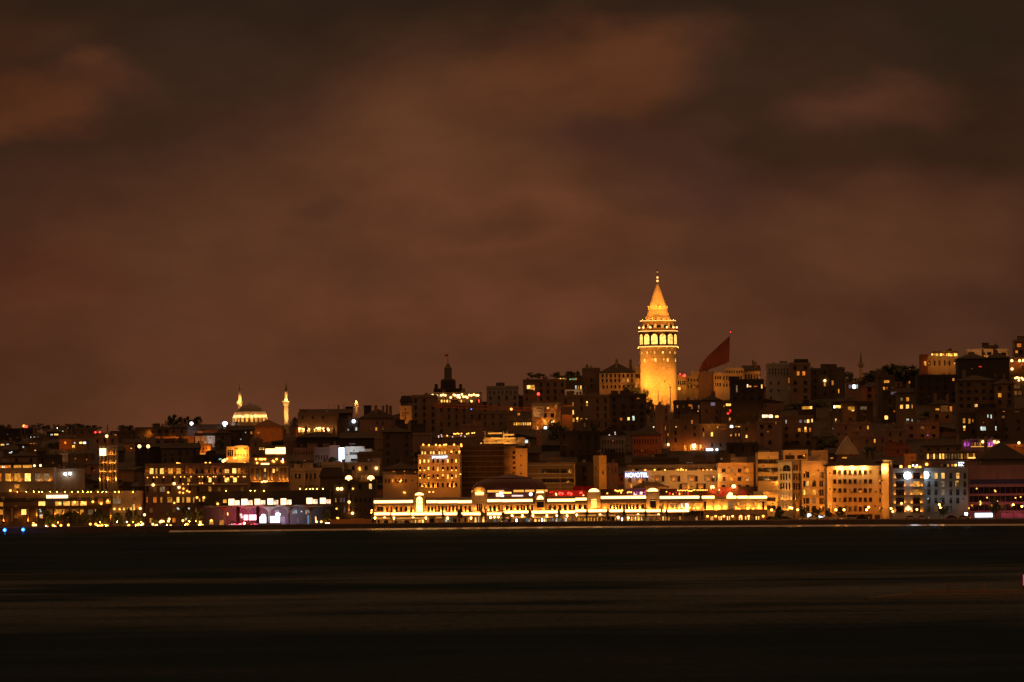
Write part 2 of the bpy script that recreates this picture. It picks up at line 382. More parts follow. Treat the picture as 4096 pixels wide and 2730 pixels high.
class Bld:
    def __init__(s, label, k, x0, x1, yt, D=None, yb=None, col='beige', cat='building', name='apartment_building', yaw=0, xc=None, dep=13,
                 roof='flat', rh=2.2, base=None, group=None, wins=(), grids=(), auto=0, fr=None, trim=True, junk=1, roofcol='roofdark', sidecol=None, autoc='.', aw=(1.1,1.6), apitch=(3.0,3.1), litp=0.0):
        if D is None: D = autoD(k, (x0+x1)/2, yb)
        if D > 2140: D += (len(BL)*.37) % 5.3      # no two house fronts in one plane
        pt_ = PX(k, 0, yt)[1]; BL.append((PX(k, x0, yt)[0], PX(k, x1, yt)[0], D, pt_, PX(k, 0, yb)[1] if yb is not None else pt_+90))
        s.k = k; s.D = D; a = R_(yaw); s.a = a
        if xc is None: xc = x1 if yaw >= 0 else x0
        f0, f1 = (x0, xc) if yaw >= 0 else (xc, x1)
        side = abs((x1-xc) if yaw >= 0 else (xc-x0))
        wf = msz(k, f1-f0, D)/math.cos(a)
        if side > 0 and abs(yaw) > 0: dep = msz(k, side, D)/abs(math.sin(a))
        s.wd = wf; s.dep = dep
        corner = W(k, xc, yt, D); dx = Vector((math.cos(a), -math.sin(a), 0)); dy = Vector((math.sin(a), math.cos(a), 0)); s.dx = dx; s.dy = dy
        cen = corner-dx*wf/2 if yaw >= 0 else corner+dx*wf/2
        zt = W(k, (x0+x1)/2, yt, D).z
        if base is None:
            zs = [terr((cen+dx*u*wf/2+dy*v*dep).x, (cen+dx*u*wf/2+dy*v*dep).y) for u in (-1, 1) for v in (0, 1)]
            base = min(zs)-.4
            if D < 2140: base = 1.9
        s.zb = base; s.H = H = zt-base
        s.root = thing(name, label, cat, (cen.x, cen.y, base), -a, group)
        s.O = Vector((cen.x, cen.y, base)); s.fr = fr or col; hw = wf/2; s.side = side
        m = M(); m.box(-hw, hw, 0, dep, 0, H)
        if sidecol: pass
        if trim:
            m.box(-hw-.12, hw+.12, -.22, dep+.12, H-.45, H-.15)
            for z in trim if isinstance(trim, (list, tuple)) else (): m.box(-hw-.06, hw+.06, -.12, .01, z-.12, z+.12)
        mats = [wall(col)]
        if roof == 'flat':
            t = .3; z1 = H+.7
            m.box(-hw, hw, .002, t, H, z1); m.box(-hw, hw, dep-t, dep, H, z1); m.box(-hw, -hw+t, t, dep-t, H, z1); m.box(hw-t, hw, t, dep-t, H, z1)
        s.wall = m.obj('wall', mats, s.root)
        if roof != 'flat':
            r = M(); e = .5; x0_, x1_, y0_, y1_ = -hw-e, hw+e, -e, dep+e
            r.box(x0_, x1_, y0_, y1_, H, H+.22)
            Hr = H+.22
            if roof == 'hip':
                if hw*2 > dep: A = (-hw+dep/2, dep/2, Hr+rh); B = (hw-dep/2, dep/2, Hr+rh)
                else: A = (0, hw, Hr+rh); B = (0, dep-hw, Hr+rh)
                p = [(x0_,y0_,Hr),(x1_,y0_,Hr),(x1_,y1_,Hr),(x0_,y1_,Hr), A, B]; n = len(r.v); r.v += p
                fs = [(0,1,5,4),(1,2,5),(2,3,4,5),(3,0,4)] if hw*2 > dep else [(0,1,4),(1,2,5,4),(2,3,5),(3,0,4,5)]
                for f in fs: r.f.append(tuple(n+i for i in f)); r.m.append(0)
            elif roof == 'gable':     # gable end faces the street
                r.prism([(x0_,Hr),(x1_,Hr),(0,Hr+rh)], y0_, y1_)
            elif roof == 'ridge':     # ridge runs along the street
                n = len(r.v); r.v += [(x0_,y0_,Hr),(x1_,y0_,Hr),(x1_,y1_,Hr),(x0_,y1_,Hr),(x0_,dep/2,Hr+rh),(x1_,dep/2,Hr+rh)]
                for f in ((0,1,5,4),(2,3,4,5),(1,2,5),(3,0,4)): r.f.append(tuple(n+i for i in f)); r.m.append(0)
            elif roof == 'mansard':
                i = rh*.4; p = [(x0_,y0_,Hr),(x1_,y0_,Hr),(x1_,y1_,Hr),(x0_,y1_,Hr)]; q = [(x0_+i,y0_+i,Hr+rh),(x1_-i,y0_+i,Hr+rh),(x1_-i,y1_-i,Hr+rh),(x0_+i,y1_-i,Hr+rh)]
                n = len(r.v); r.v += p+q
                for f in ((0,1,5,4),(1,2,6,5),(2,3,7,6),(3,0,4,7),(4,5,6,7)): r.f.append(tuple(n+i_ for i_ in f)); r.m.append(0)
            s.roof = r.obj('roof', wall(roofcol), s.root); s.rtop = Hr+rh
        else:
            s.roof = None; s.rtop = H
        # odds and ends on the roof
        if junk:
            rs = random.Random(int(abs(cen.x)*7+zt*13)); rp = s.roof or s.root
            for i in range(junk+int(wf/9)):
                x = rs.uniform(-hw*.85, hw*.85); y = rs.uniform(dep*.15, dep*.8); zz = s.rtop-(rh*.9 if roof != 'flat' else .05); q = rs.random()
                hh = (rh*.9 if roof != 'flat' else 0)
                if q < .45:
                    a1, b1, c1 = rs.uniform(.4,.7), rs.uniform(.3,.5), rs.uniform(1.0,2.2)+hh
                    c = M(); c.box(-a1, a1, -b1, b1, 0, c1); c.box(-a1-.1, a1+.1, -b1-.1, b1+.1, c1, c1+.15); c.box(-a1*.6, -a1*.1, -.15, .15, c1+.15, c1+.5); c.box(a1*.1, a1*.6, -.15, .15, c1+.15, c1+.5)
                    c.obj('chimney', wall('brown'), rp, (x, y, zz))
                elif q < .7 and roof == 'flat':
                    a1, c1 = rs.uniform(1.3,2.4), rs.uniform(1.6,2.5)
                    c = M(); c.box(-a1, a1, -1.6, 1.6, 0, c1); c.box(-a1-.2, a1+.2, -1.8, 1.8, c1, c1+.18); c.box(-.4, .4, -1.66, -1.6, 0, min(1.9, c1-.1)); c.obj('stair_head', wall(col), rp, (x, max(y, 2.2), zz))
                elif q < .85:
                    c = M(); c.bar((0,0,0), (0,0,2.4+hh), .05); [c.bar((-.6+.1*j,0,1.5+hh+.3*j), (.6-.1*j,0,1.5+hh+.3*j), .03) for j in range(3)]
                    c.obj('antenna', wall('steel'), rp, (x, y, zz))
                elif roof == 'flat':
                    c = M(); c.lathe([(.01,.3),(.55,.3),(.6,.5),(.6,1.5),(.5,1.65),(.01,1.7)], 10); [c.bar((u,v,0),(u,v,.35), .05) for u in (-.4,.4) for v in (-.3,.3)]
                    c.obj('water_tank', wall('grey'), rp, (x, y, zz))
        s.taken = []
        for gspec in grids: s.grid(*gspec)
        for w in wins: s.win(*w)
        if auto: s.auto(auto, autoc, aw, apitch, litp)
    def hit(s, k, x, y, off=0.0, face='f'):
        d = ray(*PX(k, x, y))
        if face == 'f': P0 = s.O-s.dy*off; n = s.dy
        else:
            sg = 1 if s.a >= 0 else -1
            P0 = s.O+s.dx*sg*(s.wd/2+off); n = s.dx
        t = (P0-CAM).dot(n)/d.dot(n); P = CAM+d*t-s.O
        return Vector((P.dot(s.dx), P.dot(s.dy), P.z))
    def win(s, x, y, w, h, c='y', arch=False, face='f', k=None, fr=None, name='window', simple=False):
        k = s.k if k is None else k
        p = s.hit(k, x, y, 0, face)
        if face == 'f' and (abs(p.x) > s.wd/2-.2 or p.z > s.H or p.z < .3): return None
        W_ = max(.5, msz(k, w, s.D)); H_ = max(.5, msz(k, h, s.D))
        if face != 'f': W_ = max(.5, W_/max(.35, abs(math.sin(s.a))))
        else: W_ /= math.cos(s.a)
        fc = fr or s.fr
        if c == '.' and fc in ('cream','sand','stone','beige','white','concrete'): fc = 'bronze'; W_ *= 1.12; H_ *= 1.05
        o = link(name, window_mesh(W_, H_, c, fc, arch, simple or s.D > 2350), s.root)
        o.location = (p.x, p.y, p.z-H_/2)
        if face != 'f': o.rotation_euler = (0, 0, math.pi/2 if s.a >= 0 else -math.pi/2)
        if face == 'f': s.taken.append((p.x-W_/2-.5, p.x+W_/2+.5, p.z-H_/2-.5, p.z+H_/2+.5))
        return o
    def grid(s, x0, y0, x1, y1, rows, wf=.5, hf=.6, face='f', arch=False, fr=None):
        nr = len(rows); nc = max(len(r) for r in rows)
        for j, r in enumerate(rows):
            for i, ch in enumerate(r):
                if ch == ' ': continue
                s.win(x0+(x1-x0)*(i+.5)/nc, y0+(y1-y0)*(j+.5)/nr, (x1-x0)/nc*wf, (y1-y0)/nr*hf, ch, arch, face, fr=fr)
    def auto(s, floors, c='.', sz=(1.1,1.6), pitch=(3.0,3.1), litp=0.0):
        rs = random.Random(int(abs(s.O.x)*3+s.H*11)); sz = (rs.choice((.8,1.0,1.2,1.6))*sz[0]/1.1, rs.choice((1.3,1.6,1.9))*sz[1]/1.6); pitch = (pitch[0]*rs.uniform(.85,1.25), pitch[1]*rs.uniform(.95,1.1)); skip = rs.uniform(0,.35); n = max(1, int((s.wd-.8)/pitch[0])); st = s.wd/n
        for j in range(floors):
            z = s.H-.9-sz[1]-j*pitch[1]
            if z < .8: break
            for i in range(n):
                x = -s.wd/2+st*(i+.5)
                if any(a-.6 < x < b+.6 and cc-.8 < z+.8 < d+.8 for a, b, cc, d in s.taken): continue
                if rs.random() < skip: continue
                cc_ = rs.choice('yodw') if rs.random() < litp else c
                o = link('window', window_mesh(sz[0], sz[1], cc_, s.fr, False, s.D > 2250), s.root, (x, 0, z))
    def lamp(s, x, y, P, c='a', off=.6, r=.18, face='f', k=None, body=True):
        k = s.k if k is None else k; aim = (0,1,.1)
        if not body: off *= 1.5; P *= 2.5; r = max(r, .25)
        elif abs(off) < 1.3: aim = (0,.5,.9)
        if not body and abs(off) < 1.6: aim = (0,.6,.8)
        p = s.hit(k, x, y, off, face); sg = 1 if s.a >= 0 else -1
        w = s.hit(k, x, y, 0, face)
        if body:
            o = link('wall_lamp', housing(), s.root, (w.x, w.y, p.z-.45))
            if face != 'f': o.rotation_euler = (0, 0, sg*math.pi/2)
            point(o, (0, -off, .45), P, c, r, aim=aim)
        else:  # added wash light that brightens the wall
            if face == 'f': p = s.hit(k, x, y, 0, face); p.y = -off
            if face != 'f': aim = (-sg, 0, .2)
            point(s.root, (p.x, p.y, p.z), P, c, r, aim=aim)
            if off > 1: M().bar((p.x, 0 if face == 'f' else p.y, p.z-.2), (p.x, p.y-.1, p.z-.2), .04, 4).box(p.x-.3, p.x+.3, p.y-.3, p.y-.12, p.z-.3, p.z+.3).obj('wash_light_arm', wall('lead'), s.root) if face == 'f' else None  # arm and box made up to hold the added wash light
    def bulbs(s, pts, r=.3, c='A', off=.5, k=None):
        for x, y in pts:
            p = s.hit(s.k if k is None else k, x, y, off); link('bulb', dot_mesh(r, c), s.root, (p.x, p.y, p.z))
    def strip(s, x0, x1, y, h, c='s', off=.3, k=None, name='light_strip', lit=True):
        k = s.k if k is None else k
        a = s.hit(k, x0, y, off); b = s.hit(k, x1, y, off); hh = msz(k, h, s.D)/2
        m = M(); m.box(a.x, b.x, -.12, .1, -hh, hh); m.box(a.x-.05, b.x+.05, .1, .2, -hh-.04, hh+.04, 1)
        return m.obj(name, [glow(c, lit), wall('lead')], s.root, (0, -off, (a.z+b.z)/2))
    def slab(s, x0, x1, y0, y1, out, col, name='canopy', back=0, k=None):
        k = s.k if k is None else k
        a = s.hit(k, x0, y0); b = s.hit(k, x1, y1)
        m = M(); m.box(a.x, b.x, -out, back, b.z, a.z)
        return m.obj(name, wall(col), s.root)
HOUS = {}
def housing():
    if 'h' not in HOUS:
        m = M(); m.box(-.1, .1, -.12, -.002, -.1, .3); m.bar((0,-.12,.1), (0,-.5,.1), .04); m.lathe([(.05,.1),(.13,.2),(.16,.24)], 8, 0, 0, -.5)
        HOUS['h'] = m.mesh('wall_lamp', [wall('lead')])
    return HOUS['h']
def B(*a, **kw): return Bld(*a, **kw)

# ------------------------------------------------------------------ lamps, trees, cars
POLE = {}
def street_lamp(label, k, x, y, D, P, c='s', r=.24, group='street lamps along the quay', style='globe'):
    p = W(k, x, y, D); gz = terr(p.x, D); h = p.z-gz
    root = thing('street_lamp', label, 'street lamp', (p.x, D, gz), 0, group)
    m = M(); m.lathe([(.22,0),(.2,.4),(.1,.6),(.07,h-.45)], 8); m.obj('pole', wall('lead'), root)
    if style == 'globe':
        key = ('g', c, round(r, 2))
        if key not in POLE:
            b = M(); b.lathe([(.07,-.45),(.16,-.4),(.16,-.34)], 8, 1); b.lathe([(.3,.36),(.12,.5),(.02,.62)], 10, 1)
            for i in range(4): a = i*math.pi/2; b.bar((.2*math.cos(a),.2*math.sin(a),-.38), (.3*math.cos(a),.3*math.sin(a),.38), .02, 4, None, 1)
            POLE[key] = b.mesh('lantern', [glow('s', 'dot'), wall('lead')])
        o = link('lantern', POLE[key], root, (0,0,h)); point(o, (0,0,0), P, c, r, True)
    else:
        if 'arm' not in POLE:
            b = M(); b.bar((-.8,0,0), (.8,0,0), .05); b.box(-1.1,-.4,-.16,.16,.05,.2); b.box(.4,1.1,-.16,.16,.05,.2); POLE['arm'] = b.mesh('lamp_head', [wall('lead')])
        o = link('lamp_head', POLE['arm'], root, (0,0,h)); 
        for sx in (-.75, .75): point(o, (sx, -.1, -.3), P/2, c, r, True)
    return root
CROWN = []; TRUNK = []
def crown_mesh(seed, kind, warm):
    rs = random.Random(seed); m = M(); cl = []
    for i in range(16):
        a = rs.uniform(0, 6.283); z = rs.uniform(.12, .98); rr = (.5 if kind != 'cone' else .5*(1.05-z))*math.sqrt(max(.05, 1-(2*z-1)**2 if kind != 'cone' else 1))*rs.uniform(.35, .95)
        cl.append((rr*math.cos(a), rr*math.sin(a), z, rs.uniform(.13, .26)*(1.2-z*.5)))
    for cx, cy, cz, r in cl:
        for j in range(44):
            d = Vector((rs.gauss(0,1), rs.gauss(0,1), rs.gauss(0,1))).normalized()*r*rs.uniform(.45, 1.1)
            p = Vector((cx, cy, cz))+d; u = Vector((rs.gauss(0,1), rs.gauss(0,1), rs.gauss(0,1))).normalized(); v = u.orthogonal().normalized(); sz = rs.uniform(.025, .06)
            m.quad(tuple(p-u*sz-v*sz*.6), tuple(p+u*sz-v*sz*.6), tuple(p+u*sz+v*sz*.6), tuple(p-u*sz+v*sz*.6))
    return m.mesh('crown', [leafmat(warm)])
for i in range(6): CROWN.append(crown_mesh(100+i, 'cone' if i == 5 else 'round', False))
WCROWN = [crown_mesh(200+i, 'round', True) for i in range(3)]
for i in range(3):
    rs = random.Random(i); m = M(); m.lathe([(.045,0),(.03,.5),(.012,.9)], 7)
    for j in range(5):
        a = rs.uniform(0, 6.283); z = rs.uniform(.5, .7); m.bar((0,0,z), (.3*math.cos(a), .3*math.sin(a), z+.2), .014, 5, .006)
    TRUNK.append(m.mesh('trunk', [wall('brown')]))
def tree(label, k, x, yt, yb, w, D=None, warm=False, group=None, name='tree', cat='tree', i=None, gz=None):
    if D is None: D = autoD(k, x, yb)
    p = W(k, x, yt, D); b = W(k, x, yb, D); g0 = terr(p.x, D) if gz is None else gz
    root = thing(name, label, cat, (p.x, D, g0), random.uniform(0, 6), group); ch = max(.8, p.z-b.z); wm_ = msz(k, w, D)
    i = random.randrange(6 if not warm else 3) if i is None else i
    c0 = max(0, b.z-g0)
    o = link('crown', (WCROWN if warm else CROWN)[i], root, (0, 0, c0)); o.scale = (wm_, wm_, ch)
    if name == 'tree':
        t_ = link('trunk', TRUNK[i % 3], root, (0,0,-.3)); t_.scale = (min(wm_, 8), min(wm_, 8), (c0+ch*.75+.3)/.9)
    return root
def car(label, k, x, y, D, L=4.3, colr='white', van=False, cat='car', flip=False):
    p = W(k, x, y, D); z = terr(p.x, D)
    r = thing('parked_van' if van else 'parked_car', label, cat, (p.x, D, z), math.pi if flip else 0, 'cars parked on the quay')
    h = 1.9 if van else 1.45; hl = L/2
    if van: prof = [(-hl,.35),(hl,.35),(hl,.95),(hl-.7,1.1),(hl-1.3,h),(-hl+.1,h),(-hl,.9)]
    else: prof = [(-hl,.35),(hl,.35),(hl,.75),(hl-1.1,.92),(hl-1.8,h),(-hl+1.0,h),(-hl+.35,.95),(-hl,.85)]
    m = M(); m.prism(prof, -.85, .85); m.obj('body', wall(colr, .3), r)
    w = M()
    for s_ in (-1, 1):
        y0 = s_*.86
        if van: q = [(hl-.85,1.12),(hl-1.35,h-.15),(-hl+.4,h-.15),(-hl+.35,1.12)]
        else: q = [(hl-1.25,.95),(hl-1.85,h-.1),(-hl+1.05,h-.1),(-hl+.6,.98)]
        w.prism(q, min(y0, y0*1.005), max(y0, y0*1.005))
    w.obj('side_glass', glass(), r)
    for sx in (-hl+.8, hl-.8):
        for sy in (-.8, .8):
            t_ = M(); t_.bar((0,-.11,0), (0,.11,0), .33, 14); o = t_.obj('wheel', wall('coal'), r, (sx, sy, .33))
    for sy in (-.6, .6):
        t_ = M(); t_.ball((0,0,0), .12, 0, 8); t_.obj('headlight', glow('w', 'dot'), r, (hl-.02, sy, .7))
        t_ = M(); t_.box(-.04,.04,-.12,.12,-.07,.07); t_.obj('tail_light', glow('r', 'dot'), r, (-hl, sy, .75))
    return r
def text(s, parent, loc, size, mat, ext=.06, sx=1, name='lettering', align='LEFT'):
    cu = bpy.data.curves.new(name, 'FONT'); cu.body = s; cu.size = size; cu.extrude = ext; cu.align_x = align; cu.space_character = 1.05; cu.offset = size*.018
    o = bpy.data.objects.new(name, cu); C.objects.link(o); me = bpy.data.meshes.new_from_object(o); bpy.data.objects.remove(o)
    me.materials.clear(); me.materials.append(mat)
    q = link(name, me, parent, loc); q.rotation_euler = (math.pi/2, 0, 0); q.scale = (sx, 1, 1); return q
EM['G'] = ((1,.5,.1), 2.0); EM['H'] = ((1,.4,.06), 1.2)
# ------------------------------------------------------------------ the round stone tower
TD = 2600
tb = W(6, 322, 1420, TD); gz = terr(tb.x, TD)
tw = thing('stone_tower', 'tall round floodlit stone tower with conical roof on the hilltop', 'tower', (tb.x, TD, gz))
def tz(y): return W(6, 320, y, TD).z-gz
def tr(r): return msz(6, r, TD)
sm, sb_, sq = bsdf('tower_masonry')
t = sq.n('ShaderNodeTexCoord'); sx_ = sq.n('ShaderNodeSeparateXYZ'); sq.l(t.outputs['Object'], sx_.inputs[0])
ang = sq.m('ARCTAN2', sx_.outputs[1], sx_.outputs[0]); cv = sq.n('ShaderNodeCombineXYZ'); sq.l(sq.m('MULTIPLY', ang, 8.2), cv.inputs[0]); sq.l(sx_.outputs[2], cv.inputs[1])
br = sq.n('ShaderNodeTexBrick'); br.inputs['Scale'].default_value = 1.0; br.inputs['Brick Width'].default_value = 1.1; br.inputs['Row Height'].default_value = .5; br.inputs['Mortar Size'].default_value = .04
br.inputs['Color1'].default_value = (.5,.4,.27,1); br.inputs['Color2'].default_value = (.3,.22,.13,1); br.inputs['Mortar'].default_value = (.2,.16,.11,1)
sq.l(cv.outputs[0], br.inputs['Vector'])
nn = sq.n('ShaderNodeTexNoise'); nn.inputs['Scale'].default_value = .5; nn.inputs['Detail'].default_value = 6; sq.l(cv.outputs[0], nn.inputs['Vector'])
sq.l(sq.mix(sq.m('MULTIPLY', nn.outputs[0], .75), br.outputs[0], (.52,.43,.3)), sb_.inputs['Base Color']); sb_.inputs['Roughness'].default_value = .9
bpn = sq.n('ShaderNodeBump'); bpn.inputs['Distance'].default_value = .12; bpn.inputs['Strength'].default_value = .8; sq.l(nn.outputs[0], bpn.inputs['Height']); sq.l(bpn.outputs[0], sb_.inputs['Normal'])
N = 48
M().lathe([(tr(174),-2),(tr(172),tz(1240)),(tr(170),tz(842))], N).obj('shaft', sm, tw)
M().lathe([(tr(170),tz(842)),(tr(176),tz(838)),(tr(186),tz(832)),(tr(188),tz(822)),(tr(188),tz(818)),(tr(178),tz(816))], N).obj('cornice', wall('sand'), tw)
M().lathe([(tr(176),tz(818)),(tr(176),tz(686)),(tr(186),tz(682)),(tr(186),tz(674)),(tr(154),tz(672))], N).obj('gallery', wall('bronze'), tw)
M().lathe([(tr(152),tz(676)),(tr(150),tz(592)),(tr(160),tz(586)),(tr(168),tz(580)),(tr(168),tz(576)),(tr(124),tz(572))], N).obj('upper_storey', wall('bronze'), tw)
M().lathe([(tr(187),tz(673)),(tr(187),tz(650)),(tr(185),tz(650)),(tr(185),tz(673))], N).obj('balcony_rail', wall('bronze'), tw)
def ring(name, r, y, h, c):
    M().lathe([(tr(r),tz(y)-h),(tr(r)+.12,tz(y)-h),(tr(r)+.12,tz(y)),(tr(r),tz(y))], N).obj(name, glow(c, True), tw)
EM['L'] = ((1,.5,.12), 2.2)
ring('light_ring', 188, 824, .34, 'L'); ring('light_ring', 186, 677, .3, 'L'); ring('light_ring', 168, 578, .28, 'L')
cone = M().lathe([(tr(124),tz(572)),(tr(86),tz(470))], 24); cone.lathe([(tr(81),tz(440)),(tr(58),tz(372)),(tr(37),tz(306)),(tr(20),tz(262)),(tr(7),tz(232))], 24)
cm_ = cone.obj('cone_roof', wall('stone', .6), tw)
M().lathe([(tr(86),tz(470)),(tr(87),tz(466)),(tr(81),tz(440))], 24).obj('roof_collar', wall('sand'), tw)
for i in range(4):
    a = -math.pi/2+.16+i*math.pi/2; d = M(); d.box(-.5,.5,-.7,.4,0,1.5); d.prism([(-.6,1.5),(.6,1.5),(0,2.1)], -.8, .5)
    o = d.obj('dormer', wall('sand'), cm_, (tr(78)*math.cos(a), tr(78)*math.sin(a), tz(476)), a+math.pi/2)
fin = M(); fin.lathe([(tr(9),tz(234)),(tr(5),tz(215)),(tr(4),tz(205))], 10); tip = M(); tip.lathe([(tr(3),tz(160)),(tr(2.5),tz(120)),(tr(.8),tz(75))], 8)
fo = fin.obj('finial', wall('bronze'), tw); tip.obj('spike', wall('bronze'), fo)
for y, r in ((201, 11), (168, 10)):
    b = M(); b.ball((0,0,0), tr(r), 0, 10); b.obj('ball', glow('L', True), fo, (0,0,tz(y)))
bb = M(); bb.ball((0,0,0), tr(3.5), 0, 8); bb.obj('ball', glow('a', 'dot'), fo, (0,0,tz(117)))
def around(r, y0, y1, w, n, ph, c, arch=True, fr='bronze', every=1):
    for i in range(n):
        a = ph+i*2*math.pi/n
        if math.sin(a) > .35 or i % every: continue
        o = link('window', window_mesh(tr(w), tz(y0)-tz(y1), c, fr, arch), tw); o.location = (tr(r)*math.cos(a), tr(r)*math.sin(a), tz(y1)); o.rotation_euler = (0, 0, a+math.pi/2)
P14 = -math.pi/2+R_(12.86)
around(178, 704, 806, 62, 14, P14, 'G')
for i in range(14):
    a = P14+R_(12.86)+i*2*math.pi/14
    if math.sin(a) < .3: 
        p = M(); p.box(-.32,.32,-.25,.2,0,tz(690)-tz(814)); p.obj('pier', wall('bronze'), tw, (tr(178)*math.cos(a), tr(178)*math.sin(a), tz(814)), a+math.pi/2)
around(172, 866, 896, 17, 14, P14, 'L', fr='stone')
around(171, 934, 972, 20, 9, -math.pi/2-.18, 'L', fr='stone')
around(152, 606, 656, 30, 14, P14+.02, 'H', fr='bronze')
for (a_, y_) in ((-1.32, 1040), (-1.9, 960), (-1.3, 960), (-1.25, 1170)):
    o = link('window', window_mesh(.7, .9, 'H' if y_ < 1100 else '.', 'stone'), tw, (tr(172)*math.cos(a_), tr(172)*math.sin(a_), tz(y_)), a_+math.pi/2)
for x in (140, 177, 241, 395, 457, 489):
    s_ = max(-.99, min(.99, (x-316)/186)); a = -math.acos(-s_)+0 if False else math.asin(s_)-math.pi/2
    b = link('balcony_lamp', dot_mesh(.42, 's'), tw, (tr(190)*math.cos(a), tr(190)*math.sin(a), tz(646)))
# light on the stone: lamps under the ledges and floodlights on the ground
for i in range(14):
    a = P14+R_(12.86)+i*2*math.pi/14
    if math.sin(a) < .35:
        ca, sa = math.cos(a), math.sin(a)
        point(tw, (tr(176)*ca+ca*.9, tr(176)*sa+sa*.9, tz(836)), 26, 'y', .15, aim=(-ca*.6,-sa*.6,-.7))
        point(tw, (tr(150)*ca, tr(150)*sa, tz(572)), 330, 'y', .2, aim=(-ca*.35,-sa*.35,1))
for a in (-2.9, -2.3, -1.8, -1.3, -.8, -.25):
    ca, sa = math.cos(a), math.sin(a); pass
    point(tw, (tr(110)*ca, tr(110)*sa, tz(445)), 120, 'y', .2, aim=(-ca*tr(90),-sa*tr(90),tz(280)-tz(445)))
for b_ in range(6):
    a = -math.pi/2+(b_-2.5)*.62; pass
FL = [(-2.35, 14, 12, 27000, 22), (-2.0, 12, 9, 20000, 12), (-1.15, 16, 11, 17000, 20), (-.8, 14, 11, 18000, 15), (-1.6, 20, 11, 18000, 22), (-2.75, 14, 12, 24000, 22)]
for a in (-2.5, -1.9, -1.3, -.7): point(tw, (tr(172)*math.cos(a)+5*math.cos(a), tr(172)*math.sin(a)+5*math.sin(a), 1.5), 1000, 'y', .3, aim=(-math.cos(a),-math.sin(a),1.1))
for a, dist, h, P, aim in FL:
    r = tr(172)+dist; x, y = tb.x+r*math.cos(a), TD+r*math.sin(a); g0 = terr(x, y)
    side = 'east' if math.cos(a) > 0 else 'west'
    fl = thing('floodlight', '%s floodlight mast at the foot of the round stone tower, counting from its western side' % ORD[sorted(q[0] for q in FL).index(a)], 'floodlight', (x, y, g0), 0, 'floodlights round the stone tower')
    m = M(); m.lathe([(.12,0),(.09,h)], 8); m.obj('mast', wall('steel'), fl)
    hd = M(); hd.box(-.35,.35,-.2,.2,-.25,.25); hd.obj('lamp_head', wall('steel'), fl, (0,0,h+.1))
    tx = (tb.x-x, TD-y, aim)
    n_ = Vector(tx).normalized()
    spot(fl, (n_.x*.7, n_.y*.7, h+.3+n_.z*.7), (tb.x-x, TD-y, aim), P*.75, 'y', .3, 75)

for i_, (dx_, dy_) in enumerate(((-34, -36), (4, -48), (36, -34))):      # long-throw floodlights that pick out the conical roof
    x, y = tb.x+dx_, TD+dy_; g0 = terr(x, y)
    fl = thing('floodlight', '%s long-throw floodlight on a tall mast below the tower, from its western side' % ORD[i_], 'floodlight', (x, y, g0), 0, 'floodlights aimed at the conical roof')
    M().lathe([(.2,0),(.12,14)], 8).obj('mast', wall('steel'), fl); hd = M(); hd.box(-.5,.5,-.3,.3,-.3,.3); hd.obj('lamp_head', wall('steel'), fl, (0,0,14.2))
    tz_ = gz+tz(395)-g0; n_ = Vector((-dx_, -dy_, tz_-14)).normalized(); spot(fl, (n_.x*.8, n_.y*.8, 14.4+n_.z*.8), (-dx_, -dy_, tz_), 330000, 'y', .4, 17)
# ------------------------------------------------------------------ flag
FD = 2615
fp = [(2794,1492),(2803,1462),(2829,1427),(2875,1382),(2919,1344),(2918,1400),(2916,1448),(2885,1462),(2855,1480),(2820,1486)]
ptop = at(2920, 1336, FD); pz = terr(ptop.x, FD)
po = thing('flag_pole', 'tall steel pole carrying the big red flag beside the tower', 'flagpole', (ptop.x+.25, FD, pz))
M().lathe([(.16,0),(.05,ptop.z-pz),(.09,ptop.z-pz+.2),(.02,ptop.z-pz+.5)], 8).obj('pole', wall('steel'), po)
g_ = M(); NX, NY = 28, 10
def edge(t, top):   # hoist at t=1
    if top: pts = [(2794,1492),(2803,1462),(2829,1427),(2875,1384),(2919,1344)]
    else: pts = [(2796,1493),(2826,1482),(2856,1472),(2887,1461),(2917,1449)]
    u = t*4; i = min(3, int(u)); f = u-i
    return (pts[i][0]*(1-f)+pts[i+1][0]*f, pts[i][1]*(1-f)+pts[i+1][1]*f)
fo0 = at(2919, 1344, FD)
for i in range(NX+1):
    t = i/NX; A = edge(t, True); Bq = edge(t, False)
    for j in range(NY+1):
        s_ = j/NY; p = at(A[0]*(1-s_)+Bq[0]*s_, A[1]*(1-s_)+Bq[1]*s_, FD)-fo0
        g_.v.append((p.x, math.sin(t*15+s_*4)*.35*(1-t*.6)+math.sin(t*31+s_*9)*.12, p.z))
for i in range(NX):
    for j in range(NY):
        a = i*(NY+1)+j; g_.f.append((a, a+1, a+NY+2, a+NY+1)); g_.m.append(0)
fm, fb, fq = bsdf('flag_cloth'); fb.inputs['Base Color'].default_value = (.17,.045,.035,1); fb.inputs['Roughness'].default_value = .8
fl_ = g_.obj('flag', fm, None, fo0); sol = fl_.modifiers.new('thick', 'SOLIDIFY'); sol.thickness = .04
lk = M(); lk.ball((0,0,0), .16, 0, 8); lk.obj('top_light', glow('R', 'dot'), po, (0,0,ptop.z-pz+.8))
tag(fl_, 'huge dark red flag hanging from its pole next to the round tower', 'flag')

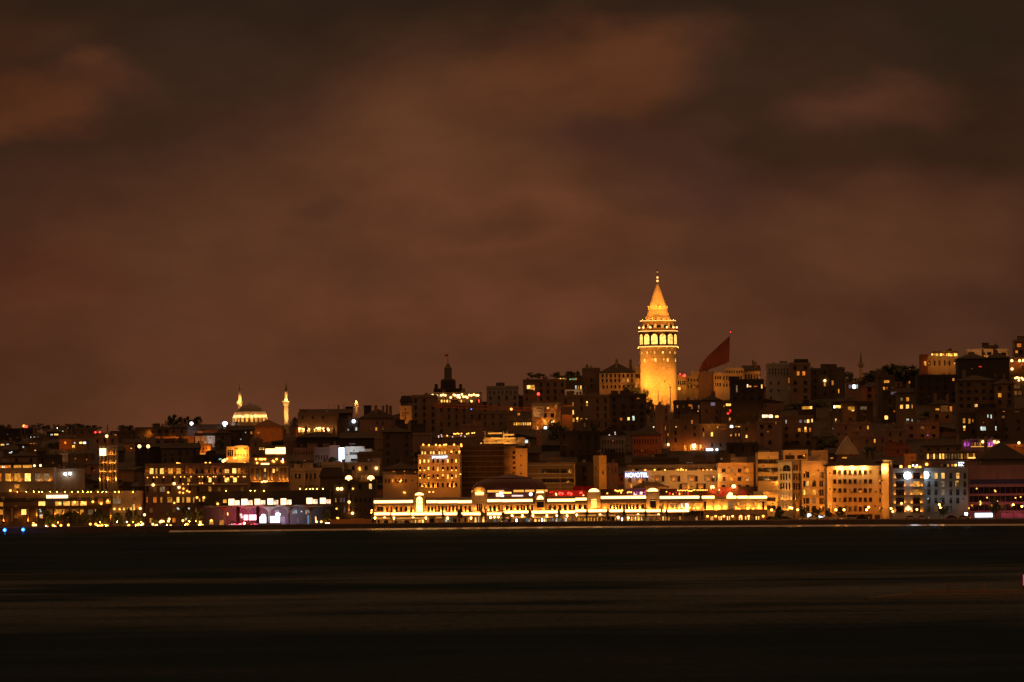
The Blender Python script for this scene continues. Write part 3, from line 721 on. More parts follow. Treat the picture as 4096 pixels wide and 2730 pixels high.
# ------------------------------------------------------------------ the long waterfront terminal
x1_10 = (2300+1400/2.736-1480)*4.202
TE = Bld('long two-storey waterfront terminal outlined by glowing strips of light', 10, 70, x1_10, 236, D=2014, col='sand', cat='terminal', name='ferry_terminal', dep=22, roof='ridge', rh=2.4, junk=0, trim=True, roofcol='brown')
EM['Z'] = ((1,.48,.12), 7.0)
def both(k): return [(k, a, b) for a, b in {10:[(68,718),(950,1128),(1138,1475),(1478,1716)],16:[(1345,1505),(1512,1865),(2040,2352)],11:[(285,775),(930,1358)]}[k]]
yline = {10:200, 16:440, 11:384}
for k in (10, 16, 11):
    for kk, a, b in both(k):
        slope = 0
        TE.strip(a, b, yline[k]+(0 if k != 16 else -(a-1345)*.006), {10:42,16:28,11:27}[k], 'Z', .75, kk)
TE.strip(2, 126, 403, 24, 'Z', .75, 11)
low = {10:[(72,335),(360,672),(690,1205),(1240,1465),(1535,1705),(1712,1860),(1970,2205)],16:[(1528,1822),(1858,2152),(2188,2352)],11:[(2,120),(145,345),(380,525),(550,760),(775,935),(960,995),(1015,1245)]}
yl = {10:404, 16:571, 11:530}
for k in low:
    for a, b in low[k]: TE.strip(a, b, yl[k], {10:40,16:27,11:26}[k], 'Z', 2.6, k)
# storey ledge / awning roof over the ground floor
c_ = M(); a = TE.hit(10, 60, 425); hw = TE.wd/2
c_.box(-hw, hw, -2.5, -.02, a.z-.1, a.z+.28); TE_c = c_.obj('canopy', wall('bronze'), TE.root)
for i in range(20):
    x = -hw+1+i*(TE.wd-2)/19; p = M(); p.box(-.16,.16,-.16,.16,0,a.z-.1); p.obj('column', wall('sand'), TE.root, (x,-2.2,0))
# upper windows with lit stone surrounds
UP = {10:[(168,320,88,70),(285,325,30,76),(365,335,30,92),(445,320,28,70),(525,322,26,70),(608,318,30,64),(688,330,26,80),(985,318,34,84),(1045,318,34,84),(1102,318,26,84),(1160,318,26,84),(1218,318,36,90),(1282,318,26,84),(1338,318,30,84),(1398,318,34,90),(1458,318,26,84),(1530,315,34,90),(1605,318,30,90),(1675,318,34,90),(2022,300,34,90),(2092,300,34,90),(2165,300,30,90)],
 16:[(1525,518,18,60),(1572,512,34,62),(1622,518,16,60),(1695,518,24,62),(1740,518,16,60),(1770,518,16,60),(1808,518,24,62),(1862,518,14,62),(2065,516,26,58),(2120,516,26,58),(2180,516,26,58),(2240,516,26,58),(2296,516,26,58),(2345,516,18,58)],
 11:[(52,485,26,52),(110,485,22,52),(390,485,22,56),(427,485,24,58),(460,485,16,56),(492,485,24,56),(535,485,22,56),(570,485,22,56),(605,485,22,56),(640,485,24,58),(680,485,18,56),(740,478,26,52),(958,475,24,56),(1013,475,22,56),(1064,475,24,56),(1116,475,24,56),(1168,475,26,56),(1222,475,34,64),(1275,475,18,60),(1322,475,18,64)]}
lit = {(11,1322):'w',(11,958):'d',(11,1013):'d',(11,1064):'m',(11,1116):'m',(11,1168):'c',(11,1222):'C',(11,1275):'o'}
for k, L_ in UP.items():
    for x, y, w, h in L_:
        TE.win(x, y, w, h, lit.get((k, x), '.'), k=k, fr='sand')
        rise = TL[k][2]
# warm uplights at the foot of the upper wall
def ups(k, xs_, y, P, b=TE, off=.4, c='s'):
    for x in xs_: 
        p = b.hit(k, x, y, off); b.lampn = 1; point(b.root, (p.x, p.y, p.z), P*4.2, c, .12, aim=(0,.5,.87))
ups(10, [255,410,655,735,935,1020,1075,1195,1250,1370,1425,1585,1650], 366, 26)
ups(10, [1990,2060,2130], 345, 26)
ups(16, [1552,1600,1668,1718,1790,1835,1985,2095,2150,2210,2270], 548, 26)
ups(11, [20,85,150,262,330,410,448,520,590,625,662,712,830,905,980,1040,1090,1140,1195,1250], 505, 26)
ups(11, [1300,1345], 508, 45)
# pilasters between the windows, added wash lights above the storey ledge, awnings below it
def pils(k, xs_, y0, y1):
    for x in xs_: a = TE.hit(k, x, y0); c2 = TE.hit(k, x, y1); m = M(); m.box(-.2,.2,-.22,-.01,0,a.z-c2.z); m.box(-.28,.28,-.3,-.01,a.z-c2.z-.25,a.z-c2.z); m.box(-.26,.26,-.28,-.01,0,.2); m.obj('pilaster', wall('cream'), TE.root, (a.x,0,c2.z))
pils(10, (95,235,325,405,485,565,655,965,1015,1072,1132,1190,1252,1310,1368,1430,1500,1568,1640,1990,2057,2128,2200,2240), 248, 380)
pils(16, (1550,1597,1668,1718,1790,1836,1880,2092,2150,2210,2268,2322), 482, 555)
pils(11, (30,82,135,262,372,409,445,476,514,552,588,622,660,710,765,935,985,1038,1090,1142,1196,1252,1300,1345,1385), 445, 512)
for i in range(34):
    x = -TE.wd/2+2+i*(TE.wd-4)/33; point(TE.root, (x, -2.2, TE_c.location.z+TE.hit(10, 60, 425).z+1.0), 190, 's', .15, aim=(0,.8,.55))  # added to brighten the upper wall, no fittings of its own
for k, x0, x1, y in ((10,110,345,492),(10,460,700,492),(10,712,915,490),(10,1110,1290,480),(16,1400,1600,648),(16,1640,1790,640),(16,1880,2100,640),(11,20,230,590),(11,260,440,590),(11,560,760,588),(11,790,930,588)):
    a = TE.hit(k, x0, y); c2 = TE.hit(k, x1, y); m = M(); n_ = len(m.v); m.v += [(a.x,-2.4,.55),(c2.x,-2.4,.55),(c2.x,-5.6,0),(a.x,-5.6,0),(a.x,-2.4,.45),(c2.x,-2.4,.45),(c2.x,-5.6,-.25),(a.x,-5.6,-.25)]
    m.f += [(0,3,2,1),(4,5,6,7),(3,7,6,2),(0,4,7,3),(1,2,6,5)]; m.m += [0]*5; m.obj('awning', wall('cream'), TE.root, (0,0,a.z))
# corner pavilions
def pavilion(k, x0, x1, ytop, ybody, ybase, bright, lun, stone='cream', low_l=None):
    a = TE.hit(k, x0, ybody, 1.0); b = TE.hit(k, x1, ybase, 1.0); w = b.x-a.x; cx = (a.x+b.x)/2; h = a.z-b.z
    root = TE.root; m = M(); m.box(-w/2, w/2, -.6, 6, 0, h); m.box(-w/2-.2, w/2+.2, -.85, 6.2, h, h+.3); m.box(-w/2-.15, w/2+.15, -.75, 6.1, h*.52, h*.52+.25)
    pv = m.obj('pavilion', wall(stone), root, (cx, -.4, b.z))
    ht = TE.hit(k, x0, ytop).z-a.z-.3; r = w/2*.92
    poly = [(-r, 0), (r, 0)]+[(r*math.cos(t*math.pi/10), ht*math.sin(t*math.pi/10)) for t in range(11)]
    v = M(); v.prism(poly, -.5, 6); v.obj('vault', wall('bronze'), pv, (0,0,h+.3))
    ln = M(); ln.prism([(x*.9, .12+z*.86) for x, z in poly], -.62, -.51)
    if lun: ln.obj('lunette', glow(lun, True), pv, (0,0,h+.3))
    else:
        ln.obj('lunette', wall('cream'), pv, (0,0,h+.3)); v_ = M(); v_.lathe([(.9,0),(1.15,0),(1.15,.12),(.9,.12),(.9,0)], 20); q_ = v_.obj('oculus', wall('sand'), pv, (0,-.64,h+.3+ht*.42)); q_.rotation_euler = (math.pi/2,0,0)
        point(pv, (0,-1.6,h+.6), 240, 's', .15, aim=(0,.5,.8))
    return pv, w, h
pv, w, h = pavilion(10, 738, 925, 46, 112, 392, True, 's', 'sand')
m = M(); m.box(-1.05,1.05,-.12,-.02,.2,4.0); m.prism([(-1.1,4.2),(1.1,4.2)]+[(1.1*math.cos(t*math.pi/8), 4.2+1.35*math.sin(t*math.pi/8)) for t in range(9)], -.12, -.02)
m.obj('window', glow('s', True), pv, (0,-.62,.3))
pv, w, h = pavilion(10, 1705, 1980, -75, 84, 392, True, None, 'cream')
m = M(); m.box(-1.0,1.0,-.1,.0,.2,3.1); pn = m.obj('window', glass(), pv, (-.1,-.62,.6)); [M().box(x-.07,x+.07,-.18,-.1,.2,3.1).obj('mullion', wall('sand'), pn) for x in (-1.0,-.33,.33,1.0)]
m = M(); m.box(-1.5,1.5,-.1,0,0,.9); m.obj('light_panel', glow('s', True), pv, (0,-.75,h-.1))
for sx in (-.8,.8): point(pv, (sx*w/2*.7, -2.2, 1.0), 60, 'w', .15, aim=(0,.5,.9))
pv2, w2, h2 = pavilion(16, 1898, 2010, 330, 366, 545, True, 's', 'sand')
m = M(); m.box(-1.2,1.2,-.1,0,.2,3.2); m.obj('window', glass(), pv2, (0,-.62,.6))
m = M(); m.prism([(-1.2,0),(1.2,0)]+[(1.2*math.cos(t*math.pi/8), 1.5*math.sin(t*math.pi/8)) for t in range(9)], -.1, 0); m.obj('lunette', glow('s', True), pv2, (0,-.62,h2*.64))
for kx in ((136,280,285,338,520,'s'), (780,925,282,332,520,'s')):
    pv3, w3, h3 = pavilion(11, kx[0], kx[1], kx[2], kx[3], kx[4], True, 's', 'cream')
    m = M(); m.box(-1.0,1.0,-.1,0,.2,3.3); m.obj('window', glow('G', True) if kx[0] == 136 else glass(), pv3, (0,-.62,.5))
    for sx in (-.8,.8): point(pv3, (sx*w3/2, -1.6, .8), 45, 's', .15, aim=(0,.5,.9))
    point(pv3, (0, -2.2, h3*.55), 46, 'w', .12, aim=(0,.7,.7))
# ground floor: shop fronts
rs = random.Random(4)
shop = {10:[(120,540,90,60,'.'),(270,540,70,50,'.'),(420,545,80,44,'.'),(510,545,30,44,'m'),(620,545,90,50,'.'),(765,535,26,66,'G'),(830,535,50,66,'H'),(885,530,34,66,'G'),(1040,520,80,70,'.'),(1285,515,28,60,'c'),(1350,510,36,70,'t'),(1425,520,60,70,'.'),(1605,500,30,84,'.'),(1655,505,20,80,'y'),(1775,505,34,90,'G'),(1830,510,28,90,'c'),(1905,500,40,96,'G'),(1950,510,22,80,'H'),(2100,515,26,40,'t'),(2165,515,22,40,'t'),(2290,515,40,40,'t'),(2040,520,40,40,'d')],
 16:[(1600,665,30,50,'.'),(1682,672,20,50,'C'),(1722,668,28,56,'d'),(1800,668,20,50,'t'),(1828,665,20,50,'c'),(1900,665,26,60,'G'),(1940,668,26,52,'G'),(1975,668,20,52,'C'),(2003,665,22,54,'G'),(2028,668,20,50,'c'),(2098,668,20,50,'t'),(2142,665,22,54,'c'),(2180,665,20,50,'t'),(2212,668,20,52,'d'),(2248,665,26,56,'c'),(2320,665,28,54,'m')],
 11:[(45,625,14,40,'y'),(72,625,14,40,'H'),(110,625,18,40,'y'),(148,625,14,40,'H'),(178,625,16,40,'y'),(212,625,14,40,'y'),(245,622,14,44,'H'),(290,625,12,40,'y'),(350,622,18,48,'m'),(425,620,40,50,'.'),(478,605,22,44,'G'),(515,628,18,44,'N'),(580,615,26,56,'G'),(625,620,30,50,'H'),(662,620,18,50,'w'),(695,615,26,56,'H'),(728,620,16,50,'w'),(800,622,50,46,'m'),(870,620,40,46,'d'),(965,615,22,46,'G'),(1000,615,20,46,'G'),(1028,615,16,46,'H'),(1090,610,30,26,'d'),(1150,612,26,40,'y'),(1330,620,30,40,'m')]}
for k, L_ in shop.items():
    for x, y, w, h in [(a, b, c, d) for a, b, c, d, e in L_]:
        ch = [e for a, b, c, d, e in L_ if a == x][0]; TE.win(x, y, w, h, ch, k=k, fr='bronze', name='shop_window')
for k, xs_, y in ((10, (85,245,402,725,938,1305,1698), 470), (10, (2028,2092,2160), 458), (16, (1630,1750,1870,2030,2145,2262), 610), (11, (20,275,690,915), 574), (11, (470,582), 600)):
    for x in xs_:
        p = TE.hit(k, x, y, 3.0); o = link('canopy_lamp', dot_mesh(.42, 's'), TE.root, (p.x, p.y, p.z)); point(TE.root, (p.x, p.y-.5, p.z-.3), 150, 's', .12, True)
# annexe
AX = Bld('low annexe with brick ground floor at the end of the light-lined terminal', 11, 1402, 2100, 398, D=2012, col='beige', cat='terminal wing', name='terminal_annexe', dep=20, roof='flat', junk=1)
for a, b in ((1390,1525),(1662,1765),(1780,1890),(1900,2100)): AX.strip(a, b, 382, 26, 'Z', .6, 11)
mm = M(); mm.ball((0,0,0), .9, 0, 10, .9); pp = AX.hit(11, 1700, 355, .8); mm.obj('beacon_lamp', glow('s', True), AX.root, (pp.x, pp.y, pp.z))
for x, w, c in ((1425,22,'.'),(1515,24,'m'),(1606,24,'y'),(1700,54,'m'),(1790,28,'y'),(1882,26,'y'),(1975,30,'y'),(2060,20,'.')): AX.win(x, 470, w, 78, c, k=11, fr='sand')
ups(11, [1370+20,1450,1490,1545,1580], 514, 90, AX, .7); ups(11, [1640,1890,2020], 508, 110, AX, .8); ups(11, [1770,1800,1950,2085], 512, 35, AX)
q0 = AX.hit(11, 1402, 528); q1 = AX.hit(11, 1402, 578); hw = AX.wd/2
m = M(); n = len(m.v); m.v += [(-hw,-.02,q0.z),(hw,-.02,q0.z),(hw,-4.2,q1.z),(-hw,-4.2,q1.z),(-hw,-.02,q1.z-.2),(hw,-.02,q1.z-.2),(hw,-4.2,q1.z-.2),(-hw,-4.2,q1.z-.2)]
m.f += [(0,3,2,1),(4,5,6,7),(3,7,6,2),(0,4,7,3),(1,2,6,5)]; m.m += [0]*5; m.obj('lean_to_roof', wall('bronze'), AX.root)
m = M(); m.box(-hw, hw, -3.6, -.03, 0, q1.z-.22); fw = m.obj('front_wall', wall('brick'), AX.root)
AXF = AX
def fwin(x, y, w, h, c):
    p = AX.hit(11, x, y, 3.6); o = link('window', window_mesh(msz(11, w, 2008), msz(11, h, 2008), c, 'brown'), fw, (p.x, -3.6, p.z-msz(11, h, 2008)/2))
for x, w, c in ((1335,14,'y'),(1490,12,'G'),(1508,12,'G'),(1575,14,'G'),(1600,14,'G'),(1668,12,'G'),(1690,12,'G'),(1800,14,'G'),(1825,12,'G'),(1868,16,'G'),(1900,14,'G'),(1985,16,'G'),(2010,14,'G'),(1430,24,'d'),(1745,24,'d'),(1945,20,'d')): fwin(x, 613, w, 46, c)
for x in (1450,1540,1630,1725,1815,1900,2060):
    p = AX.hit(11, x, 590, 4.0); link('wall_lamp', dot_mesh(.4, 'A'), AX.root, (p.x, p.y, p.z)); point(AX.root, (p.x, p.y-.5, p.z), 45, 'a', .15, True)
# domed hall behind the terminal
DH = 2036
pc = W(16, 1602, 400, DH+14); rr = msz(16, 438, DH+14)
dh = thing('domed_hall', 'wide dark dome with a band of lit panels rising behind the terminal', 'domed hall', (pc.x, DH+14, 1.9))
def dz(y): return W(16, 1600, y, DH+14).z-1.9
M().lathe([(rr*.93, 0), (rr*.93, dz(350))], 20).obj('wall', wall('brick'), dh)
M().lathe([(rr*1.0,dz(346)),(rr*1.0,dz(330)),(rr*.985,dz(300)),(rr*.94,dz(262)),(rr*.86,dz(228)),(rr*.72,dz(200)),(rr*.62,dz(190)),(rr*.6,dz(188)),(rr*.6,dz(180)),(rr*.3,dz(158)),(.3,dz(133)),(.1,dz(126))], 20).obj('dome', wall('maroon', .5), dh)
for a0, a1 in ((-125,-98),(-84,-68),(-66,-50),(-46,-26),(-24,-8),(-170,-150),(-148,-130)):
    M().lathe([(rr*1.0+.1,dz(343)),(rr*.995+.1,dz(318))], 5, 0, 0, 0, R_(a0), R_(a1)).obj('lit_panel', glow('H', True), dh)
sg = M(); sg.box(-1.0,1.0,-.15,.15,-1.0,1.0); p = W(16, 1478, 385, DH-2); sg.obj('sign_box', glow('P', True), dh, (p.x-pc.x, -16, p.z-1.9))
for x, c in ((1508,'b'),(1520,'C'),(1502,'C')):
    p = W(16, x, 352+(x-1502)*2, DH-2); link('sign_lamp', dot_mesh(.5, c), dh, (p.x-pc.x, -16, p.z-1.9))
p = W(16, 1632, 398, DH-2); text('LİMAN', dh, (p.x-pc.x, -15.5, p.z-1.9), 1.5, glow('q', 'dot'), .08, 1.6) if False else None
for i in range(9):
    b = M(); b.box(-.42,.42,-.1,.1,-.45,.45); p = W(16, 1640+i*13, 390, DH-2); b.obj('sign_letter', glow('q', 'dot'), dh, (p.x-pc.x, -15.6, p.z-1.9))
for x in range(1530, 1625, 14):
    p = W(16, x, 350, DH-2); link('string_bulb', dot_mesh(.28, 'A'), dh, (p.x-pc.x, -16, p.z-1.9))
p = W(16, 1845, 367, DH-2); link('string_bulb', dot_mesh(.6, 'C'), dh, (p.x-pc.x, -14.5, p.z-1.9))

# ------------------------------------------------------------------ domed mosque and its minarets
def minaret(label, k, x, ytip, ybalc, ycap, ybase, rw, D, name='minaret', lit=True, P=900):
    b = W(k, x, ybase, D); g0 = terr(b.x, D); z = lambda y: W(k, x, y, D).z-g0; r = msz(k, rw, D)
    root = thing(name, label, 'minaret', (b.x, D, g0))
    M().lathe([(r*1.25,0),(r*1.05,z(ybase)*.5),(r,z(ybalc)-1.2)], 12).obj('shaft', wall('cream'), root)
    M().lathe([(r,z(ybalc)-1.5),(r*1.75,z(ybalc)),(r*1.8,z(ybalc)+.9),(r*1.7,z(ybalc)+.9),(r*1.6,z(ybalc)+.1),(r*.8,z(ybalc)+.1)], 12).obj('balcony', wall('cream'), root)
    M().lathe([(r*.82,z(ybalc)),(r*.78,z(ycap))], 12).obj('upper_shaft', wall('cream'), root)
    M().lathe([(r*.98,z(ycap)),(r*.5,z(ycap)+(z(ytip)-z(ycap))*.35),(.12,z(ytip)*.96+z(ycap)*.04)], 12).obj('spire', wall('lead'), root)
    M().lathe([(.1,z(ytip)-.8),(.25,z(ytip)-.5),(.05,z(ytip)-.2),(.03,z(ytip)+.6)], 6).obj('finial', wall('bronze'), root)
    if lit:
        for a in (-2.3, -.8, -1.57): point(root, (math.cos(a)*(r*1.8+.5), math.sin(a)*(r*1.8+.3), z(ybalc)+1.0), P*.4, 'Y', .15, aim=(-math.cos(a)*.5,-math.sin(a)*.5,.9))
        for a in (-2.2, -.9): point(root, (math.cos(a)*(r+5), math.sin(a)*(r+5), z(ybase)+1.5), P*1.5, 'Y', .3, aim=(-math.cos(a)*.5,-math.sin(a)*.5,.9))
    return root
minaret('slim floodlit minaret standing just behind the big mosque dome', 2, 997, 68, 268, 195, 330, 17, 2920, P=900)
minaret('tall pale minaret standing free on the dark ridge beside the domed mosque', 3, 249, -205, 40, -95, 262, 23, 2880, P=1500)
minaret('small distant minaret glowing amber above the ridge houses', 3, 1062, -25, 62, 8, 150, 15, 3000, P=500)
minaret('dark pointed minaret on the skyline of the eastern hill', 8, 792, 60, 165, 160, 240, 16, 2800, P=20, lit=False)
MD = 2900
mb = W(2, 1087, 560, MD); mg = terr(mb.x, MD); mr_ = lambda n: msz(2, n, MD); mz = lambda y: W(2, 1087, y, MD).z-mg
mo = thing('domed_mosque', 'large mosque with dark lead dome above a ring of floodlit arches', 'mosque', (mb.x, MD+mr_(185), mg))
M().lathe([(mr_(178),0),(mr_(178),mz(452)),(mr_(166),mz(448))], 24).obj('wall', wall('cream'), mo)
M().lathe([(mr_(166),mz(450)),(mr_(166),mz(402)),(mr_(158),mz(400)),(mr_(158),mz(380)),(mr_(146),mz(350)),(mr_(120),mz(346))], 24).obj('drum', wall('cream'), mo)
M().lathe([(mr_(118)*math.cos(t*math.pi/16), mz(348)+(mz(276)-mz(348))*math.sin(t*math.pi/16)) for t in range(9)], 28).obj('dome', wall('lead'), mo)
M().lathe([(.5,mz(280)),(.4,mz(268)),(.05,mz(262))], 8).obj('finial', wall('bronze'), mo)
for i in range(24):
    a = -math.pi/2+(i+.5)*2*math.pi/24
    if math.sin(a) > .1: continue
    o = link('window', window_mesh(mr_(24), mz(404)-mz(446), 'H', 'cream', True), mo); o.location = (mr_(167)*math.cos(a), mr_(167)*math.sin(a), mz(446)); o.rotation_euler = (0,0,a+math.pi/2)
    if i % 2 == 0: point(mo, (mr_(180)*math.cos(a), mr_(180)*math.sin(a), mz(402)), 260, 'w', .2, aim=(-math.cos(a),-math.sin(a),.75))
    else: point(mo, (mr_(172)*math.cos(a), mr_(172)*math.sin(a), mz(398)), 260, 'w', .2, aim=(-math.cos(a),-math.sin(a),.9))
m = M(); m.box(mr_(-130), mr_(30), -mr_(190), -mr_(120), 0, mz(486)); m.box(mr_(-132), mr_(32), -mr_(192), -mr_(118), mz(486), mz(482)); m.obj('portico', wall('cream'), mo)
for x in (-110,-60,-10,20): point(mo, (mr_(x), -mr_(190)-1.5, mz(522)), 160, 'y', .2, aim=(0,.7,.7))

# ------------------------------------------------------------------ tower crane
KD = 2250
def lattice(m, p, q, w, n, r=.09):
    p, q = Vector(p), Vector(q); d = (q-p)/n; ax = (q-p).normalized(); u = Vector((0,1,0)); v = ax.cross(u).normalized()
    cs = [(u*a+v*b)*w/2 for a, b in ((-1,-1),(1,-1),(1,1),(-1,1))]
    for c in cs: m.bar(p+c, q+c, r, 4)
    for i in range(n):
        a = p+d*i; b = a+d
        for j in range(4):
            m.bar(a+cs[j], b+cs[(j+1)%4], r*.6, 3)
base = W(5, 203, 800, KD); g0 = terr(base.x, KD); o_ = Vector((base.x, KD, g0))
kr = thing('tower_crane', 'orange lattice tower crane with long level jib and red top light', 'crane', o_)
L_ = lambda x, y, k=5, D=KD: W(k, x, y, D)-o_
m = M(); lattice(m, (0,0,0), (0,0,L_(200,505).z), 1.6, 16); m.obj('mast', wall('craneor'), kr)
jl = L_(360, 468, 4); jr = L_(392, 512); j0 = L_(200, 508)
m = M(); lattice(m, (0,0,j0.z), (jl.x,0,jl.z), 1.4, 34); m.obj('jib', wall('craneor'), kr)
m = M(); lattice(m, (0,0,j0.z), (jr.x,0,jr.z), 1.5, 9); m.obj('counter_jib', wall('craneor'), kr)
m = M(); a = L_(395, 482); b = L_(487, 550); m.box(a.x,b.x,-1,1,b.z,a.z); m.obj('counterweight', wall('rose'), kr)
top = L_(186, 385); m = M()
for sx in (-.8,.8):
    for sy in (-.8,.8): m.bar((sx,sy,j0.z), (0,0,top.z), .1, 4)
m.obj('apex', wall('craneor'), kr)
m = M(); m.bar((0,0,top.z), (jr.x*.85,0,jr.z+.6), .06, 4); m.bar((0,0,top.z), (jl.x*.45,0,jl.z*.45+j0.z*.55+.6), .06, 4); m.obj('tie_bar', wall('craneor'), kr)
m = M(); m.ball((0,0,0), .55, 0, 8); m.obj('warning_lamp', glow('R', 'dot'), kr, (0,0,top.z+.5))
a = L_(202, 523); m = M(); m.box(-2.1,2.1,-1.2,-.95,-2.2,2.2); s_ = m.obj('sign_board', wall('sand'), kr, (a.x,0,a.z))
m = M(); m.lathe([(1.25,0),(1.45,0),(1.45,.05),(1.25,.05),(1.25,0)], 24, 0, 0, 0, .5, 5.8); m.box(-.2,1.2,-.12,.12,0,.05); q = m.obj('sign_emblem', wall('red'), s_, (0,-1.25,0)); q.rotation_euler = (math.pi/2,0,0)
point(kr, (a.x-1.5,-4.0,a.z-1), 110, 'w', .2)
for i in range(7): point(kr, (jl.x*(i+.5)/7, -3.5, j0.z+(jl.z-j0.z)*(i+.5)/7-3), 26, 'o', .15)
for i in range(3): point(kr, (1.8,-2.5,j0.z*(.2+.27*i)), 50, 'o', .15)
p = L_(1028, 503, 4); link('jib_lamp', dot_mesh(.5, 'a'), kr, (p.x,-.8,p.z))
# ================================================================== front row on the waterfront, east end
# (k, x0, x1, y_top, ...) in the survey frame k
b = B('cream five-storey block with spotlit pilasters and a round white lamp', 9, 60, 302, 1066, D=1955, col='concrete', name='hotel_building', cat='hotel', dep=18, trim=True, junk=0,
  grids=[(80,1078,152,1400,['.','.','.','.','.'],.8,.66),(212,1078,276,1400,['.','y','y','.','.'],.8,.66)])
for x in (80,151,207,279):
    for y in (1126,1190,1256,1322,1388): b.lamp(x, y, 42, 's', .4, .1)
b.bulbs([(180,1352),(196,1366),(166,1366),(180,1370),(128,1325),(247,1372),(60,1388)], .4, 's')
m = M(); m.lathe([(.01,-1.25),(.9,-1.0),(1.25,-.4),(1.25,.4),(.9,1.0),(.01,1.25)], 14); p = b.hit(9, 174, 1109, 1.6); m.obj('globe_lamp', glow('C', True), b.root, (p.x,p.y,p.z))
b = B('blue-grey six-bay block with rows of tall dark windows', 9, 303, 642, 1064, D=1960, col='bluegrey', name='office_building', cat='office building', dep=18, junk=0, fr='bluegrey',
  grids=[(318,1080,362,1400,['.','.','.','.','.'],.62,.72),(375,1080,415,1400,['w','.','.','.','d'],.65,.72),(428,1080,470,1400,['w','m','m','.','.'],.62,.72),(488,1080,530,1400,['.','.','.','.','.'],.6,.72),(542,1080,584,1400,['w','.','.','.',' '],.62,.72),(598,1080,638,1400,['.','.','.',' ',' '],.6,.72)])
b.win(559, 1172, 28, 48, 'G')
m = M(); m.lathe([(.01,-1.25),(.9,-1.0),(1.25,-.4),(1.25,.4),(.9,1.0),(.01,1.25)], 14); p = b.hit(9, 313, 1106, 1.6); m.obj('globe_lamp', glow('C', True), b.root, (p.x,p.y,p.z))
for x in (340,420,500,600): b.lamp(x, 1290, 9, 'c', 2.5, .15, body=False)
b = B('broad dark block with pinkish concrete bands and a blue frieze', 9, 645, 1120, 1043, D=1965, col='rose', name='office_building', cat='office building', dep=22, junk=2, fr='dark', trim=False)
for y0, y1 in ((1140,1172),(1200,1245),(1268,1310),(1335,1378)):
    a = b.hit(9, 655, y0); c_ = b.hit(9, 1118, y1); m = M(); m.box(a.x, c_.x, -.03, .05, c_.z, a.z)
    m.obj('window_band' if y0 > 1150 else 'blue_frieze', glass() if y0 > 1150 else wall('darkblue'), b.root)
for x in range(680, 1110, 42): b.slab(x, x+4, 1198, 1380, .12, 'rose', 'mullion')
b.bulbs([(738,1310),(741,1322),(738,1334),(650,1362),(876,1362),(850,1225),(856,1232),(790,1280),(710,1210),(1010,1282),(870,1310),(1050,1275)], .25, 'a')
for x in (760,930,1060): b.lamp(x, 1400, 90, 'k', 5, .2, body=False)
for x in (690,840,1000,1100): b.lamp(x, 1340, 45, 'a', 6, .2, body=False)
b.slab(890, 1110, 1398, 1440, 4, 'brown', 'entrance_block')
scr = M(); p0 = W(9, 695, 1440, 1950); p1 = W(9, 835, 1398, 1950); tagz = terr(p0.x, 1950)
sc_ = thing('lit_kiosk', 'dazzling white lit kiosk on the quay under the banded block', 'kiosk', ((p0.x+p1.x)/2, 1950, tagz)); hw = (p1.x-p0.x)/2; H_ = p1.z-tagz
M().box(-hw,hw,.02,3,.1,H_).obj('cabin', wall('white'), sc_); M().box(-hw-.3,hw+.3,-.6,3.2,H_,H_+.15).obj('roof', wall('steel'), sc_); M().box(-hw+.1,hw-.1,-.06,-.0,.5,H_-.05).obj('lit_front', glow('N', True), sc_)
# -- the big floodlit slab and its neighbours
b = B('big cream block washed by three floodlights at its roofline', 8, 512, 962, 1000, D=1990, col='cream', name='office_building', cat='office building', dep=20, roof='hip', rh=3.2, trim=False, junk=2)
for j, (y, n) in enumerate(((1050,8),(1127,8),(1201,8),(1277,8),(1353,6))):
    for i in range(8):
        if j == 4 and i > 6: continue
        if j == 4 and i < 1: continue
        x = 575+i*42+(0); x = 575+i*(870-575)/7
        b.win(x, y, 24, 34, 'd' if (i*7+j*3) % 11 == 5 else '.', fr='cream')
for y in (1052,1130,1205,1280,1355): b.win(950, y, 12, 34, '.')
b.slab(510, 553, 1004, 1440, .8, 'cream', 'pilaster'); b.slab(560, 890, 1393, 1398, .9, 'sand', 'ledge')
for x0, x1 in ((680,775),(790,885),(905,945)): b.slab(x0, x1, 1403, 1445, .05, 'coal', 'garage_door')
for x, P in ((625,1250),(718,1250),(810,1250)): b.lamp(x, 1020, P, 'Y', 1.45, .3)
for x in (530,): b.lamp(x, 1190, 130, 's', 2.6, .2, body=False); b.lamp(x, 1060, 150, 's', 2.4, .2, body=False); b.lamp(530, 1330, 150, 's', 2.6, .2, body=False)
for x in (585,660,740,820,900): b.lamp(x, 1330, 75, 'o', 4.5, .3, body=False)
for x in (600,700,800,900): b.lamp(x, 1215, 60, 'a', 6.5, .3, body=False)
b.bulbs([(530,1325),(526,1338),(530,1350)], .35, 's')
b = B('plain pale stair wing with one blazing lamp on its corner', 8, 962, 1062, 996, D=1986, col='cream', name='building_wing', cat='building wing', dep=16, trim=True, junk=1, yaw=14, xc=1020)
b.lamp(985, 1022, 900, 'Y', 1.6, .35); 
for y in (1120,1230,1350): b.lamp(985, y, 110, 's', 3, .25, body=False)
